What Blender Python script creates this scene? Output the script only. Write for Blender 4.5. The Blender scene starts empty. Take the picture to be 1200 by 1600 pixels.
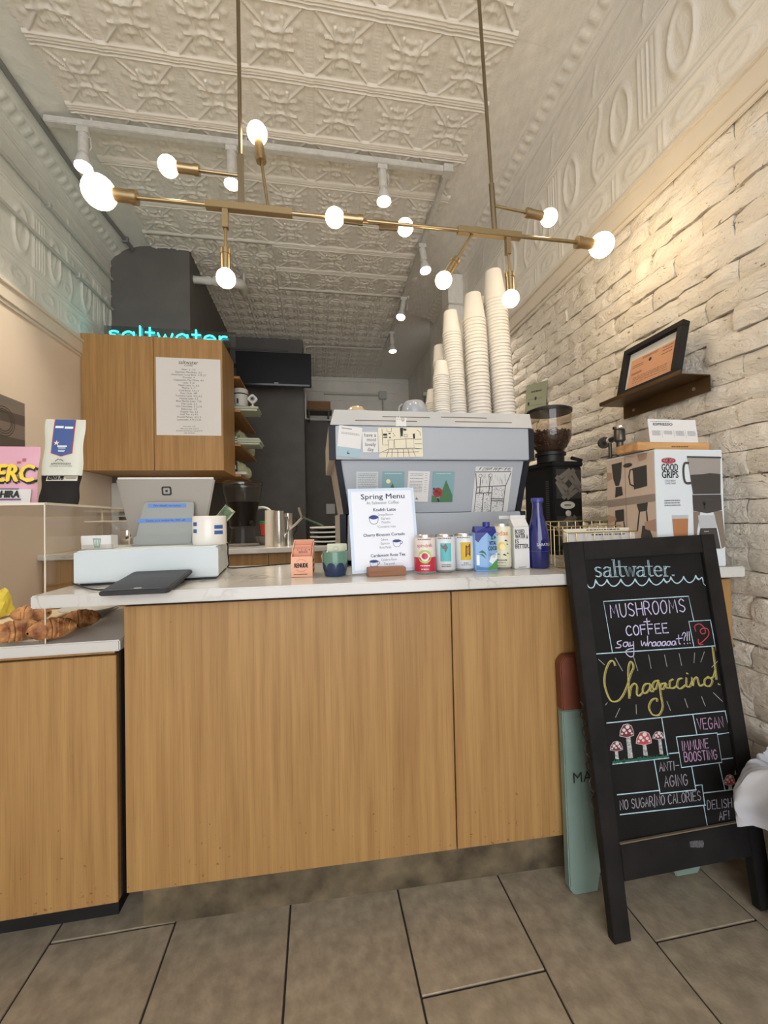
import bpy, bmesh, math, random
from mathutils import Matrix, Vector
random.seed(7)
S = bpy.context.scene
COL = S.collection

# ------------------------------------------------------------------ camera
FPX, YAW, PITCH, ROLL, EYE = 632.18, 0.1655, 0.0182, -0.0213, 1.0776
def cam_axes():
    cy, sy, cp, sp = math.cos(YAW), math.sin(YAW), math.cos(PITCH), math.sin(PITCH)
    fw = Vector((sy*cp, cy*cp, sp)); r = Vector((cy, -sy, 0)); u = r.cross(fw)
    cr, sr = math.cos(ROLL), math.sin(ROLL)
    return r*cr + u*sr, u*cr - r*sr, fw
CR, CU, CF = cam_axes()
CE = Vector((0, 0, EYE))
cam = bpy.data.cameras.new('camera'); cam_o = bpy.data.objects.new('camera', cam); COL.objects.link(cam_o)
cam.sensor_fit = 'HORIZONTAL'; cam.sensor_width = 36; cam.lens = FPX/1200*36; cam.clip_start = 0.02
cam_o.matrix_world = Matrix(((CR.x, CU.x, -CF.x, 0), (CR.y, CU.y, -CF.y, 0), (CR.z, CU.z, -CF.z, EYE), (0, 0, 0, 1)))
S.camera = cam_o
# ------------------------------------------------------------------ daylight (open shop front behind the camera), exposure
w = bpy.data.worlds.new('daylight'); S.world = w; w.use_nodes = True
w.node_tree.nodes['Background'].inputs[0].default_value = (0.96, 0.98, 1.0, 1)
w.node_tree.nodes['Background'].inputs[1].default_value = 4.0
S.view_settings.view_transform = 'Standard'; S.view_settings.look = 'None'
S.cycles.transparent_max_bounces = 24
S.view_settings.exposure = 0.1; S.view_settings.gamma = 1; S.view_settings.use_curve_mapping = False
BULB = 35.0; SPOT_W = 65.0; SPOT_FACE = 25.0; NEON = 6.0

# measuring helpers: where the sight line through a photo point meets a real surface
def sight(x, y): return CF + CR*((x-600)/FPX) - CU*((y-800)/FPX)
def at_x(x, y, X): d = sight(x, y); return CE + d*(X/d.x)
def at_y(x, y, Y): d = sight(x, y); return CE + d*(Y/d.y)
def at_z(x, y, Z): d = sight(x, y); return CE + d*((Z-EYE)/d.z)

# ------------------------------------------------------------------ materials
MATS = {}
def lin(c):
    c = c/255.0
    return c/12.92 if c <= 0.04045 else ((c+0.055)/1.055)**2.4
def rgb(r, g, b): return (lin(r), lin(g), lin(b), 1)
def mat(name, col, rough=0.6, metal=0.0, noise=0.0, nscale=20, bump=0.0, bscale=60, emit=None, estr=0, coat=0, stretch=None, col2=None, spec=0.5, coords='Object', var=0.0):
    if name in MATS: return MATS[name]
    m = bpy.data.materials.new(name); m.use_nodes = True; nt = m.node_tree; N = nt.nodes; L = nt.links
    p = N['Principled BSDF']; c = col if len(col) == 4 else (*col, 1)
    p.inputs['Base Color'].default_value = c; p.inputs['Roughness'].default_value = rough; p.inputs['Metallic'].default_value = metal
    p.inputs['Specular IOR Level'].default_value = spec; p.inputs['Coat Weight'].default_value = coat
    if emit: p.inputs['Emission Color'].default_value = emit; p.inputs['Emission Strength'].default_value = estr
    if noise or bump or col2 or var:
        tc = N.new('ShaderNodeTexCoord'); mp = N.new('ShaderNodeMapping'); L.new(tc.outputs[coords], mp.inputs[0])
        if stretch: mp.inputs['Scale'].default_value = stretch
        oi = N.new('ShaderNodeObjectInfo')
        vm = N.new('ShaderNodeVectorMath'); vm.operation = 'MULTIPLY_ADD'
        cmb = N.new('ShaderNodeCombineXYZ')
        for k in range(3): L.new(oi.outputs['Random'], cmb.inputs[k])
        L.new(cmb.outputs[0], vm.inputs[0]); vm.inputs[1].default_value = (13, 7, 5) if coords == 'Object' else (0, 0, 0); L.new(mp.outputs[0], vm.inputs[2])
        if noise or col2:
            nz = N.new('ShaderNodeTexNoise'); nz.inputs['Scale'].default_value = nscale; nz.inputs['Detail'].default_value = 5; L.new(vm.outputs[0], nz.inputs['Vector'])
            rp = N.new('ShaderNodeValToRGB'); L.new(nz.outputs[0], rp.inputs[0])
            a = Vector(c[:3])*(1-noise); b = Vector((col2 or c)[:3])*(1 if col2 else 1+noise*0.6)
            rp.color_ramp.elements[0].position = 0.35; rp.color_ramp.elements[1].position = 0.68
            rp.color_ramp.elements[0].color = (*a, 1); rp.color_ramp.elements[1].color = (*b, 1)
            out = rp.outputs[0]
            if var:
                hs = N.new('ShaderNodeHueSaturation'); mr = N.new('ShaderNodeMapRange'); L.new(oi.outputs['Random'], mr.inputs[0])
                mr.inputs[3].default_value = 1-var; mr.inputs[4].default_value = 1+var; L.new(mr.outputs[0], hs.inputs['Value']); L.new(out, hs.inputs['Color']); out = hs.outputs[0]
            L.new(out, p.inputs['Base Color'])
        if bump:
            n2 = N.new('ShaderNodeTexNoise'); n2.inputs['Scale'].default_value = bscale; n2.inputs['Detail'].default_value = 6; L.new(vm.outputs[0], n2.inputs['Vector'])
            bp = N.new('ShaderNodeBump'); bp.inputs['Strength'].default_value = bump; bp.inputs['Distance'].default_value = 0.01
            L.new(n2.outputs[0], bp.inputs['Height']); L.new(bp.outputs[0], p.inputs['Normal'])
    MATS[name] = m; return m
def wood(name, c1, c2, axis='Z', rough=0.5, fleck=0.0):
    if name in MATS: return MATS[name]
    st = {'Z': (34, 34, 1.1), 'X': (1.1, 34, 34), 'Y': (34, 1.1, 34)}[axis]
    m = mat(name, c1, rough, noise=0.0, col2=c2, nscale=1.6, stretch=st, bump=0.08, bscale=2.5)
    nt = m.node_tree; N = nt.nodes; L = nt.links
    p = N['Principled BSDF']; src = p.inputs['Base Color'].links[0].from_socket; vec = N['Noise Texture'].inputs['Vector'].links[0].from_socket
    # fine dark pores on top of the broad figure
    mp = N.new('ShaderNodeMapping'); mp.inputs['Scale'].default_value = (9, 9, 4.5); L.new(vec, mp.inputs[0])
    nz = N.new('ShaderNodeTexNoise'); nz.inputs['Scale'].default_value = 1.0; nz.inputs['Detail'].default_value = 3; L.new(mp.outputs[0], nz.inputs['Vector'])
    rp = N.new('ShaderNodeValToRGB'); rp.color_ramp.elements[0].position = 0.3; rp.color_ramp.elements[1].position = 0.5
    rp.color_ramp.elements[0].color = (0.66, 0.6, 0.52, 1); rp.color_ramp.elements[1].color = (1, 1, 1, 1); L.new(nz.outputs[0], rp.inputs[0])
    mx = N.new('ShaderNodeMixRGB'); mx.blend_type = 'MULTIPLY'; mx.inputs[0].default_value = 0.5; L.new(src, mx.inputs[1]); L.new(rp.outputs[0], mx.inputs[2])
    out = mx.outputs[0]
    if fleck:
        # scuffs and dirt splashed on the lower part of the panel
        geo = N.new('ShaderNodeNewGeometry'); sx = N.new('ShaderNodeSeparateXYZ'); L.new(geo.outputs['Position'], sx.inputs[0])
        mr = N.new('ShaderNodeMapRange'); L.new(sx.outputs['Z'], mr.inputs[0]); mr.inputs[1].default_value = 0.42; mr.inputs[2].default_value = 0.12; mr.inputs[3].default_value = 0.0; mr.inputs[4].default_value = 0.13
        n3 = N.new('ShaderNodeTexNoise'); n3.inputs['Scale'].default_value = 75; n3.inputs['Detail'].default_value = 2; L.new(geo.outputs['Position'], n3.inputs['Vector'])
        ad = N.new('ShaderNodeMath'); ad.operation = 'ADD'; L.new(n3.outputs[0], ad.inputs[0]); L.new(mr.outputs[0], ad.inputs[1])
        r3 = N.new('ShaderNodeValToRGB'); r3.color_ramp.elements[0].position = 0.78; r3.color_ramp.elements[1].position = 0.84
        r3.color_ramp.elements[0].color = (1, 1, 1, 1); r3.color_ramp.elements[1].color = (0.25, 0.18, 0.12, 1); L.new(ad.outputs[0], r3.inputs[0])
        m3 = N.new('ShaderNodeMixRGB'); m3.blend_type = 'MULTIPLY'; m3.inputs[0].default_value = fleck; L.new(out, m3.inputs[1]); L.new(r3.outputs[0], m3.inputs[2]); out = m3.outputs[0]
    L.new(out, p.inputs['Base Color'])
    return m
def clear(name, tint=(1, 1, 1, 1), gloss=0.12, rough=0.03):
    """thin clear sheet: mostly transmits, mirrors a little (more at grazing angles)"""
    if name in MATS: return MATS[name]
    m = bpy.data.materials.new(name); m.use_nodes = True; nt = m.node_tree; N = nt.nodes; L = nt.links; N.remove(N['Principled BSDF'])
    t = N.new('ShaderNodeBsdfTransparent'); t.inputs[0].default_value = tint; g = N.new('ShaderNodeBsdfGlossy'); g.inputs['Roughness'].default_value = rough
    lw = N.new('ShaderNodeLayerWeight'); lw.inputs['Blend'].default_value = 0.5
    pw = N.new('ShaderNodeMath'); pw.operation = 'POWER'; L.new(lw.outputs['Facing'], pw.inputs[0]); pw.inputs[1].default_value = 4.0
    ma = N.new('ShaderNodeMath'); ma.operation = 'MULTIPLY_ADD'; L.new(pw.outputs[0], ma.inputs[0]); ma.inputs[1].default_value = 0.5; ma.inputs[2].default_value = gloss*0.3
    mx = N.new('ShaderNodeMixShader'); L.new(ma.outputs[0], mx.inputs[0]); L.new(t.outputs[0], mx.inputs[1]); L.new(g.outputs[0], mx.inputs[2])
    L.new(mx.outputs[0], N['Material Output'].inputs[0]); MATS[name] = m; return m
def marble(name, base, vein, scale=5, rough=0.15):
    if name in MATS: return MATS[name]
    m = bpy.data.materials.new(name); m.use_nodes = True; nt = m.node_tree; N = nt.nodes; L = nt.links; p = N['Principled BSDF']
    p.inputs['Roughness'].default_value = rough
    geo = N.new('ShaderNodeNewGeometry'); nz = N.new('ShaderNodeTexNoise'); nz.inputs['Scale'].default_value = scale; nz.inputs['Detail'].default_value = 8; nz.inputs['Distortion'].default_value = 1.4
    L.new(geo.outputs['Position'], nz.inputs['Vector']); rp = N.new('ShaderNodeValToRGB'); L.new(nz.outputs[0], rp.inputs[0])
    e = rp.color_ramp.elements; e[0].position = 0.475; e[0].color = base; e[1].position = 0.525; e[1].color = base
    k = e.new(0.5); k.color = vein
    n2 = N.new('ShaderNodeTexNoise'); n2.inputs['Scale'].default_value = 2.5; L.new(geo.outputs['Position'], n2.inputs['Vector'])
    r2 = N.new('ShaderNodeValToRGB'); r2.color_ramp.elements[0].position = 0.5; r2.color_ramp.elements[1].position = 0.62; L.new(n2.outputs[0], r2.inputs[0])
    mx = N.new('ShaderNodeMixRGB'); L.new(r2.outputs[0], mx.inputs[0]); mx.inputs[1].default_value = base; L.new(rp.outputs[0], mx.inputs[2]); L.new(mx.outputs[0], p.inputs['Base Color'])
    MATS[name] = m; return m

def rough_paint(name, col, crack=0.385):
    """thick old paint over rough masonry: craggy relief, dark pits and hairline cracks"""
    m = bpy.data.materials.new(name); m.use_nodes = True; nt = m.node_tree; N = nt.nodes; L = nt.links; p = N['Principled BSDF']; p.inputs['Roughness'].default_value = 0.6
    geo = N.new('ShaderNodeNewGeometry'); mp = N.new('ShaderNodeMapping'); mp.inputs['Scale'].default_value = (1, 0.55, 1); L.new(geo.outputs['Position'], mp.inputs[0])
    def nz(sc, det, dist=0.0, rough=0.6):
        n = N.new('ShaderNodeTexNoise'); n.inputs['Scale'].default_value = sc; n.inputs['Detail'].default_value = det; n.inputs['Distortion'].default_value = dist; n.inputs['Roughness'].default_value = rough; L.new(mp.outputs[0], n.inputs['Vector']); return n.outputs[0]
    a, b, c = nz(22, 8, 0.8, 0.62), nz(95, 5), nz(48, 6, 1.5, 0.7)
    ad = N.new('ShaderNodeMath'); ad.operation = 'MULTIPLY_ADD'; L.new(b, ad.inputs[0]); ad.inputs[1].default_value = 0.28; L.new(a, ad.inputs[2])
    bp = N.new('ShaderNodeBump'); bp.inputs['Strength'].default_value = 1.0; bp.inputs['Distance'].default_value = 0.022; L.new(ad.outputs[0], bp.inputs['Height']); L.new(bp.outputs[0], p.inputs['Normal'])
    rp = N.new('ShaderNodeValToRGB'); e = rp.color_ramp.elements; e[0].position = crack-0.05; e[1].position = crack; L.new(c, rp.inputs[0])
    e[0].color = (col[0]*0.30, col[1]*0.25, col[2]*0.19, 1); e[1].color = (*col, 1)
    r2 = N.new('ShaderNodeValToRGB'); L.new(nz(7, 4), r2.inputs[0]); r2.color_ramp.elements[0].position = 0.3; r2.color_ramp.elements[1].position = 0.7; r2.color_ramp.elements[0].color = (0.9, 0.88, 0.85, 1); r2.color_ramp.elements[1].color = (1, 1, 1, 1)
    mx = N.new('ShaderNodeMixRGB'); mx.blend_type = 'MULTIPLY'; mx.inputs[0].default_value = 1; L.new(rp.outputs[0], mx.inputs[1]); L.new(r2.outputs[0], mx.inputs[2]); L.new(mx.outputs[0], p.inputs['Base Color'])
    MATS[name] = m; return m
M_TIN = mat('painted_tin', (0.76, 0.735, 0.68), 0.42, noise=0.07, nscale=9, bump=0.25, bscale=70, coords='Generated')
M_TIN_L = mat('painted_tin_left', (0.72, 0.73, 0.69), 0.45, noise=0.06, nscale=9, bump=0.25, bscale=60)
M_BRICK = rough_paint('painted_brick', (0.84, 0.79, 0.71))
M_MORTAR = rough_paint('painted_mortar', (0.60, 0.54, 0.45), crack=0.52)  # darker than the brick paint: dirt, plus joint shade put into the colour
M_PLASTER = mat('beige_plaster', (0.72, 0.62, 0.515), 0.6, noise=0.04, nscale=3)
M_LEDGE = mat('cream_ledge', (0.66, 0.60, 0.51), 0.55, noise=0.04, nscale=6)
M_DARK = mat('charcoal_paint', (0.115, 0.109, 0.103), 0.6, noise=0.12, nscale=5, bump=0.1, bscale=30)
M_OAK = wood('oak_veneer', rgb(153, 115, 67), rgb(172, 134, 82), 'Z', 0.5)
M_OAKP = wood('oak_panel', rgb(153, 115, 67), rgb(172, 134, 82), 'Z', 0.5, fleck=0.6)
M_OAKX = wood('oak_horizontal', rgb(166, 120, 72), rgb(190, 148, 96), 'X', 0.5)
M_OAKY = wood('oak_shelf', rgb(160, 112, 64), rgb(184, 138, 84), 'Y', 0.5)
M_QUARTZ = marble('white_quartz', (0.58, 0.57, 0.55, 1), (0.38, 0.36, 0.33, 1), 6)
M_TILE = mat('stone_tile', rgb(146, 135, 118), 0.45, noise=0.08, nscale=26, col2=rgb(168, 155, 136), bump=0.12, bscale=60, var=0.05)
M_GROUT = mat('dark_grout', (0.03, 0.025, 0.02), 0.95)
M_PLINTH = mat('dirty_plinth', rgb(82, 70, 50), 0.75, noise=0.4, nscale=11, col2=rgb(118, 104, 80), bump=0.2)
M_BLACK = mat('black_plastic', (0.012, 0.012, 0.013), 0.45, spec=0.3)
M_BLACKG = mat('black_gloss', (0.008, 0.008, 0.01), 0.12)
M_BLACKM = mat('black_matt', (0.016, 0.015, 0.015), 0.75, noise=0.2, nscale=8, spec=0.25)
M_VOID = mat('shadow_gap', (0.02, 0.012, 0.008), 0.9)
M_WHITE = mat('white_plastic', (0.64, 0.65, 0.65), 0.4)
M_WHITEM = mat('white_matt', (0.66, 0.66, 0.66), 0.6)
M_PAPER = mat('white_paper', (0.70, 0.70, 0.70), 0.75)
M_CREAM = mat('cream_paper', (0.74, 0.69, 0.55), 0.8)
M_CUP = mat('paper_cup', (0.61, 0.59, 0.55), 0.55)
M_INK = mat('black_ink', (0.02, 0.02, 0.022), 0.7)
M_INKG = mat('grey_ink', (0.16, 0.16, 0.17), 0.7)
M_NAVY = mat('navy_ink', (0.015, 0.03, 0.11), 0.6)
M_STEEL = mat('brushed_steel', (0.62, 0.6, 0.57), 0.28, metal=1)
M_CHROME = mat('chrome', (0.75, 0.75, 0.75), 0.12, metal=1)
M_PIPE = mat('dark_pipe', (0.12, 0.11, 0.10), 0.35, metal=0.8)
M_BRASS = mat('aged_brass', (0.36, 0.27, 0.15), 0.32, metal=1)
M_BRONZE = mat('bronze_rod', (0.23, 0.185, 0.12), 0.38, metal=1)
M_GOLD = mat('gold_wire', (0.62, 0.5, 0.26), 0.35, metal=0.9)
M_ACRYL = clear('clear_acrylic', (0.97, 0.965, 0.95, 1), 0.10)
M_GLASS = clear('clear_plastic', (0.93, 0.92, 0.90, 1), 0.04, 0.06)
M_EDGE = mat('acrylic_edge', (0.72, 0.66, 0.56), 0.3)

# ------------------------------------------------------------------ mesh helpers
I4 = Matrix.Identity(4)
def T(x, y, z): return Matrix.Translation((x, y, z))
def RX(a): return Matrix.Rotation(a, 4, 'X')
def RY(a): return Matrix.Rotation(a, 4, 'Y')
def RZ(a): return Matrix.Rotation(a, 4, 'Z')
class MB:
    def __init__(s): s.v = []; s.f = []
    def add(s, vs, fs, M=None):
        o = len(s.v)
        s.v += [tuple(M @ Vector(p)) if M is not None else tuple(p) for p in vs]; s.f += [tuple(i+o for i in f) for f in fs]; return s
    def box(s, x0, x1, y0, y1, z0, z1, M=None):
        return s.add([(x0,y0,z0),(x1,y0,z0),(x1,y1,z0),(x0,y1,z0),(x0,y0,z1),(x1,y0,z1),(x1,y1,z1),(x0,y1,z1)],
              [(0,3,2,1),(4,5,6,7),(0,1,5,4),(1,2,6,5),(2,3,7,6),(3,0,4,7)], M)
    def hexa(s, P): return s.add(P, [(0,3,2,1),(4,5,6,7),(0,1,5,4),(1,2,6,5),(2,3,7,6),(3,0,4,7)])
    def prism(s, poly, z0, z1, M=None):
        n = len(poly)
        return s.add([(x,y,z0) for x,y in poly]+[(x,y,z1) for x,y in poly],
              [tuple(range(n))[::-1], tuple(range(n,2*n))]+[(i,(i+1)%n,n+(i+1)%n,n+i) for i in range(n)], M)
    def poly(s, pts, M=None): return s.add(pts, [tuple(range(len(pts)))], M)
    def lathe(s, prof, seg=24, M=None):
        n = len(prof); vs = []; fs = []
        for k in range(seg):
            a = 2*math.pi*k/seg; c, q = math.cos(a), math.sin(a)
            vs += [(r*c, r*q, z) for r, z in prof]
        for k in range(seg):
            a, b = k*n, ((k+1) % seg)*n
            for i in range(n-1): fs.append((a+i, b+i, b+i+1, a+i+1))
        if prof[0][0] > 1e-6: fs.append(tuple(k*n for k in range(seg))[::-1])
        if prof[-1][0] > 1e-6: fs.append(tuple(k*n+n-1 for k in range(seg)))
        return s.add(vs, fs, M)
    def open_lathe(s, prof, seg=24, M=None):
        n = len(prof); vs = []; fs = []
        for k in range(seg):
            a = 2*math.pi*k/seg; c, q = math.cos(a), math.sin(a)
            vs += [(r*c, r*q, z) for r, z in prof]
        for k in range(seg):
            a, b = k*n, ((k+1) % seg)*n
            for i in range(n-1): fs.append((a+i, b+i, b+i+1, a+i+1))
        return s.add(vs, fs, M)
    def cyl(s, p0, p1, r0, r1=None, seg=14):
        p0, p1 = Vector(p0), Vector(p1); d = p1-p0; q = d.to_track_quat('Z', 'Y').to_matrix().to_4x4()
        return s.lathe([(r0, 0), (r0 if r1 is None else r1, d.length)], seg, T(*p0) @ q)
    def tube(s, pts, r, seg=8, closed=False):
        pts = [Vector(p) for p in pts]; n = len(pts); vs = []; fs = []; up = Vector((0, 0, 1))
        rr = r if isinstance(r, (list, tuple)) else [r]*n
        prev = None
        for i, p in enumerate(pts):
            t = (pts[min(i+1, n-1)]-pts[max(i-1, 0)]).normalized() if not closed else (pts[(i+1) % n]-pts[i-1]).normalized()
            a = prev if prev is not None else (t.cross(up) if abs(t.dot(up)) < 0.95 else t.cross(Vector((1, 0, 0))))
            a = (a - t*a.dot(t)).normalized(); b = t.cross(a); prev = a
            vs += [tuple(p + (a*math.cos(2*math.pi*k/seg) + b*math.sin(2*math.pi*k/seg))*rr[i]) for k in range(seg)]
        for i in range(n if closed else n-1):
            for k in range(seg): fs.append((i*seg+k, i*seg+(k+1) % seg, ((i+1) % n)*seg+(k+1) % seg, ((i+1) % n)*seg+k))
        if not closed: fs += [tuple(range(seg))[::-1], tuple((n-1)*seg+k for k in range(seg))]
        return s.add(vs, fs)
    def ball(s, c, r, su=16, sv=10, M=None, sc=(1, 1, 1)):
        prof = [(r*math.sin(math.pi*i/sv), -r*math.cos(math.pi*i/sv)) for i in range(sv+1)]
        prof[0] = (0, -r); prof[-1] = (0, r)
        return s.lathe(prof, su, (M or I4) @ T(*c) @ Matrix.Diagonal((*sc, 1)))
    def grid(s, fn, nu, nv):
        o = len(s.v)
        for j in range(nv+1):
            for i in range(nu+1): s.v.append(tuple(fn(i/nu, j/nv)))
        for j in range(nv):
            for i in range(nu): a = o+j*(nu+1)+i; s.f.append((a, a+1, a+nu+2, a+nu+1))
        return s
    def stroke(s, pts, wd, z=0.0, M=None):
        """flat ribbon along a 2D polyline"""
        pts = [Vector((p[0], p[1])) for p in pts]; n = len(pts); vs = []
        for i, p in enumerate(pts):
            t = pts[min(i+1, n-1)]-pts[max(i-1, 0)]
            if t.length < 1e-9: t = Vector((1, 0))
            t.normalize(); q = Vector((-t.y, t.x))*wd/2
            if i == 0: p = p - t*wd*0.4
            if i == n-1: p = p + t*wd*0.4
            vs += [(p.x+q.x, p.y+q.y, z), (p.x-q.x, p.y-q.y, z)]
        return s.add(vs, [(2*i+1, 2*i+3, 2*i+2, 2*i) for i in range(n-1)], M)
    def mesh(s, name, m, smooth=False, bevel=0, seg=2, recalc=True, weld=True):
        me = bpy.data.meshes.new(name); me.from_pydata(s.v, [], s.f)
        if bevel or recalc:
            b = bmesh.new(); b.from_mesh(me)
            if weld: bmesh.ops.remove_doubles(b, verts=b.verts, dist=1e-6)
            if recalc: bmesh.ops.recalc_face_normals(b, faces=b.faces)
            if bevel:
                ed = [e for e in b.edges if len(e.link_faces) == 2 and e.calc_face_angle(0) > 0.5]
                bmesh.ops.bevel(b, geom=ed, offset=bevel, segments=seg, affect='EDGES', clamp_overlap=True)
            b.to_mesh(me); b.free()
        if m: me.materials.append(m)
        if smooth:
            for p in me.polygons: p.use_smooth = True
            me.set_sharp_from_angle(angle=math.radians(42))
        return me
    def build(s, name, m, parent=None, smooth=False, bevel=0, seg=2, recalc=True, weld=True):
        o = bpy.data.objects.new(name, s.mesh(name, m, smooth, bevel, seg, recalc, weld)); COL.objects.link(o)
        if parent: o.parent = parent
        return o
def tag(o, label=None, cat=None, group=None, kind=None):
    if label: o['label'] = label
    if cat: o['category'] = cat
    if group: o['group'] = group
    if kind: o['kind'] = kind
    return o
def thing(name, label, cat, M=None, group=None):
    o = bpy.data.objects.new(name, None); o.empty_display_size = 0.05; COL.objects.link(o)
    if M is not None: o.matrix_world = M if isinstance(M, Matrix) else T(*M)
    return tag(o, label, cat, group)
def struct(o): o['kind'] = 'structure'; return o
def inst(src, name, parent=None, M=None):
    o = bpy.data.objects.new(name, src); COL.objects.link(o)
    if parent: o.parent = parent
    if M is not None: o.matrix_local = M
    return o
_fc = {}
def lettering(txt, size, M, m, parent, name='lettering', align='CENTER', thin=0.0, width=None, sx=1.0):
    """printed or cut letters lying flat on the local XY plane of M"""
    cu = bpy.data.curves.new('lettering', 'FONT'); cu.body = txt; cu.size = size; cu.align_x = align; cu.align_y = 'CENTER'; cu.offset = min(thin, 0.0); cu.resolution_u = 2
    ob = bpy.data.objects.new('lettering', cu); me = bpy.data.meshes.new_from_object(ob)
    bpy.data.objects.remove(ob); bpy.data.curves.remove(cu)
    if width and len(me.vertices):
        xs = [v.co.x for v in me.vertices]; sx = width/max(1e-6, max(xs)-min(xs))
    me.transform(Matrix.Diagonal((sx, 1, 1, 1)))
    if thin > 0:        # heavier strokes: the same letters again, shifted a hair to each side
        V = [v.co.copy() for v in me.vertices]; P = [tuple(p.vertices) for p in me.polygons]; n = len(V); k = thin*1.3; me = bpy.data.meshes.new('lettering')
        sh = ((-k, 0), (k, 0), (0, k*0.8), (0, -k*0.8)); me.from_pydata([(v.x+a, v.y+b, v.z) for a, b in sh for v in V], [], [tuple(i+q*n for i in p) for q in range(4) for p in P])
    me.transform(M); me.materials.clear(); me.materials.append(m)
    o = bpy.data.objects.new(name, me); COL.objects.link(o)
    if parent: o.parent = parent
    return o
def card_frame(tl, tr, bl):
    """matrix of a flat sheet: origin bottom left, x along the sheet, y up it, z out of its face"""
    tl, tr, bl = Vector(tl), Vector(tr), Vector(bl)
    x = (tr-tl).normalized(); y = (tl-bl); y = (y - x*y.dot(x)).normalized(); z = x.cross(y)
    return Matrix(((x.x, y.x, z.x, bl.x), (x.y, y.y, z.y, bl.y), (x.z, y.z, z.z, bl.z), (0, 0, 0, 1)))
def smooth_path(pts, k=6):
    """Catmull-Rom through 2D or 3D points"""
    P = [Vector(p) for p in pts]; out = []
    for i in range(len(P)-1):
        a, b, c, d = P[max(i-1, 0)], P[i], P[i+1], P[min(i+2, len(P)-1)]
        for j in range(k):
            t = j/k; out.append(0.5*((2*b)+(c-a)*t+(2*a-5*b+4*c-d)*t*t+(3*b-a-3*c+d)*t**3))
    out.append(P[-1]); return out
def rrect(w, h, r, k=4, x0=0, y0=0):
    pts = []
    for cx, cy, a0 in ((w-r, r, -90), (w-r, h-r, 0), (r, h-r, 90), (r, r, 180)):
        for i in range(k+1): a = math.radians(a0+90*i/k); pts.append((x0+cx+r*math.cos(a), y0+cy+r*math.sin(a)))
    return pts
def disc(cx, cy, r, n=20, sy=1.0): return [(cx+r*math.cos(2*math.pi*i/n), cy+r*sy*math.sin(2*math.pi*i/n)) for i in range(n)]
def flat(parent, name, polys, m, z=0.0006, M=None):
    if 1 < len(polys) <= 8 and name.endswith('s'):      # a few separate prints: one part each
        return [flat(parent, name[:-1], [p], m, z, M) for p in polys]
    b = MB()
    for p in polys: b.poly([(q[0], q[1], z) for q in p], M)
    return b.build(name, m, parent, recalc=False, weld=False)

# ================================================================== the setting
XL, XR, HC, YF, YB = -1.55, 1.305, 3.28, -2.6, 6.2
# floor: dark grout bed with single tiles laid on it
floor = struct(MB().box(-1.7, 1.7, YF, YB+0.1, -0.06, -0.004).build('floor', M_GROUT))
TW, TL_, x0t = 0.3048, 0.6096, -0.0914
tile_me = MB().box(-TW/2+0.0025, TW/2-0.0025, -TL_/2+0.0025, TL_/2-0.0025, -0.012, 0).mesh('tile', M_TILE, bevel=0.0015, seg=1)
phase = {-2: at_z(150, 1462, 0).y, 1: at_z(755, 1537, 0).y, 3: at_z(1100, 1455, 0).y, -1: 0.72, 0: 0.66, 2: 0.70, 4: 0.75, -3: 0.9, -4: 1.2, -5: 0.9, -6: 1.1, 5: 1.1}
for k in range(-5, 5):
    y = phase[k]-5*TL_
    while y < 2.6:
        inst(tile_me, 'tile', floor, T(x0t+(k+0.5)*TW, y+TL_/2, random.uniform(-0.0004, 0.0004))); y += TL_
MB().box(-1.6, 1.5, 2.3, YB, -0.02, -0.0005).build('floor_beyond_counter', M_TILE, floor)

# ceiling: slab with pressed tin panels
def sstep(a, b, x): t = min(1, max(0, (x-a)/(b-a))); return t*t*(3-2*t)
def ridge(d, wd): return math.exp(-(d/wd)**2)
def tin_a(u, v):
    """floral panel: four arched lobes around a cross of diagonals, ribs along the seams"""
    a, b = abs(u), abs(v); h = 0.0
    h += 0.8*(ridge(b-0.95, 0.035)+ridge(b-0.85, 0.03))
    if a > 0.86: h += 0.25*sstep(0.86, 0.9, a)*(0.7+0.3*math.cos(v*60))
    if a < 0.83 and b < 0.80:
        h += 0.75*ridge(a-b, 0.035)*sstep(0.10, 0.2, max(a, b))
        for cx, cy in ((0.46, 0), (-0.46, 0), (0, 0.46), (0, -0.46)):
            du, dv = u-cx, v-cy; d = math.hypot(du, dv)
            if du*cx+dv*cy < 0.06*abs(cx+cy)+0.02: h += 0.8*ridge(d-0.27, 0.045)
            t = math.atan2(dv, du); rr = 0.12*(1+0.35*math.cos(4*t))
            h += 0.8*math.exp(-(d/rr)**2)
        d = math.hypot(u, v); h += 0.6*ridge(d, 0.07)
        for sx in (-1, 1):
            for sy in (-1, 1):
                h += 0.55*math.exp(-((u-sx*0.68)**2+(v-sy*0.38)**2)/0.010)+0.55*math.exp(-((u-sx*0.36)**2+(v-sy*0.66)**2)/0.010)
    return h
def tin_b(u, v):
    """small squares with petals, two by two"""
    U = ((u+1) % 1.0)*2-1; V = ((v+1) % 1.0)*2-1; a, b = abs(U), abs(V)
    h = 0.75*max(ridge(a-1, 0.10), ridge(b-1, 0.10)); d = max(a, b)
    h += 0.7*ridge(max(0, math.hypot(a-1.25, b)-0.42) if False else abs(math.hypot(a-1.15, b)-0.62), 0.09)
    h += 0.7*ridge(abs(math.hypot(a, b-1.15)-0.62), 0.09)
    h += 0.6*(1 if d < 0.2 else max(0, 1-(d-0.2)/0.08))
    return h
GP, GX, GY = 0.3135, 0.0055, 2.0083
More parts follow.
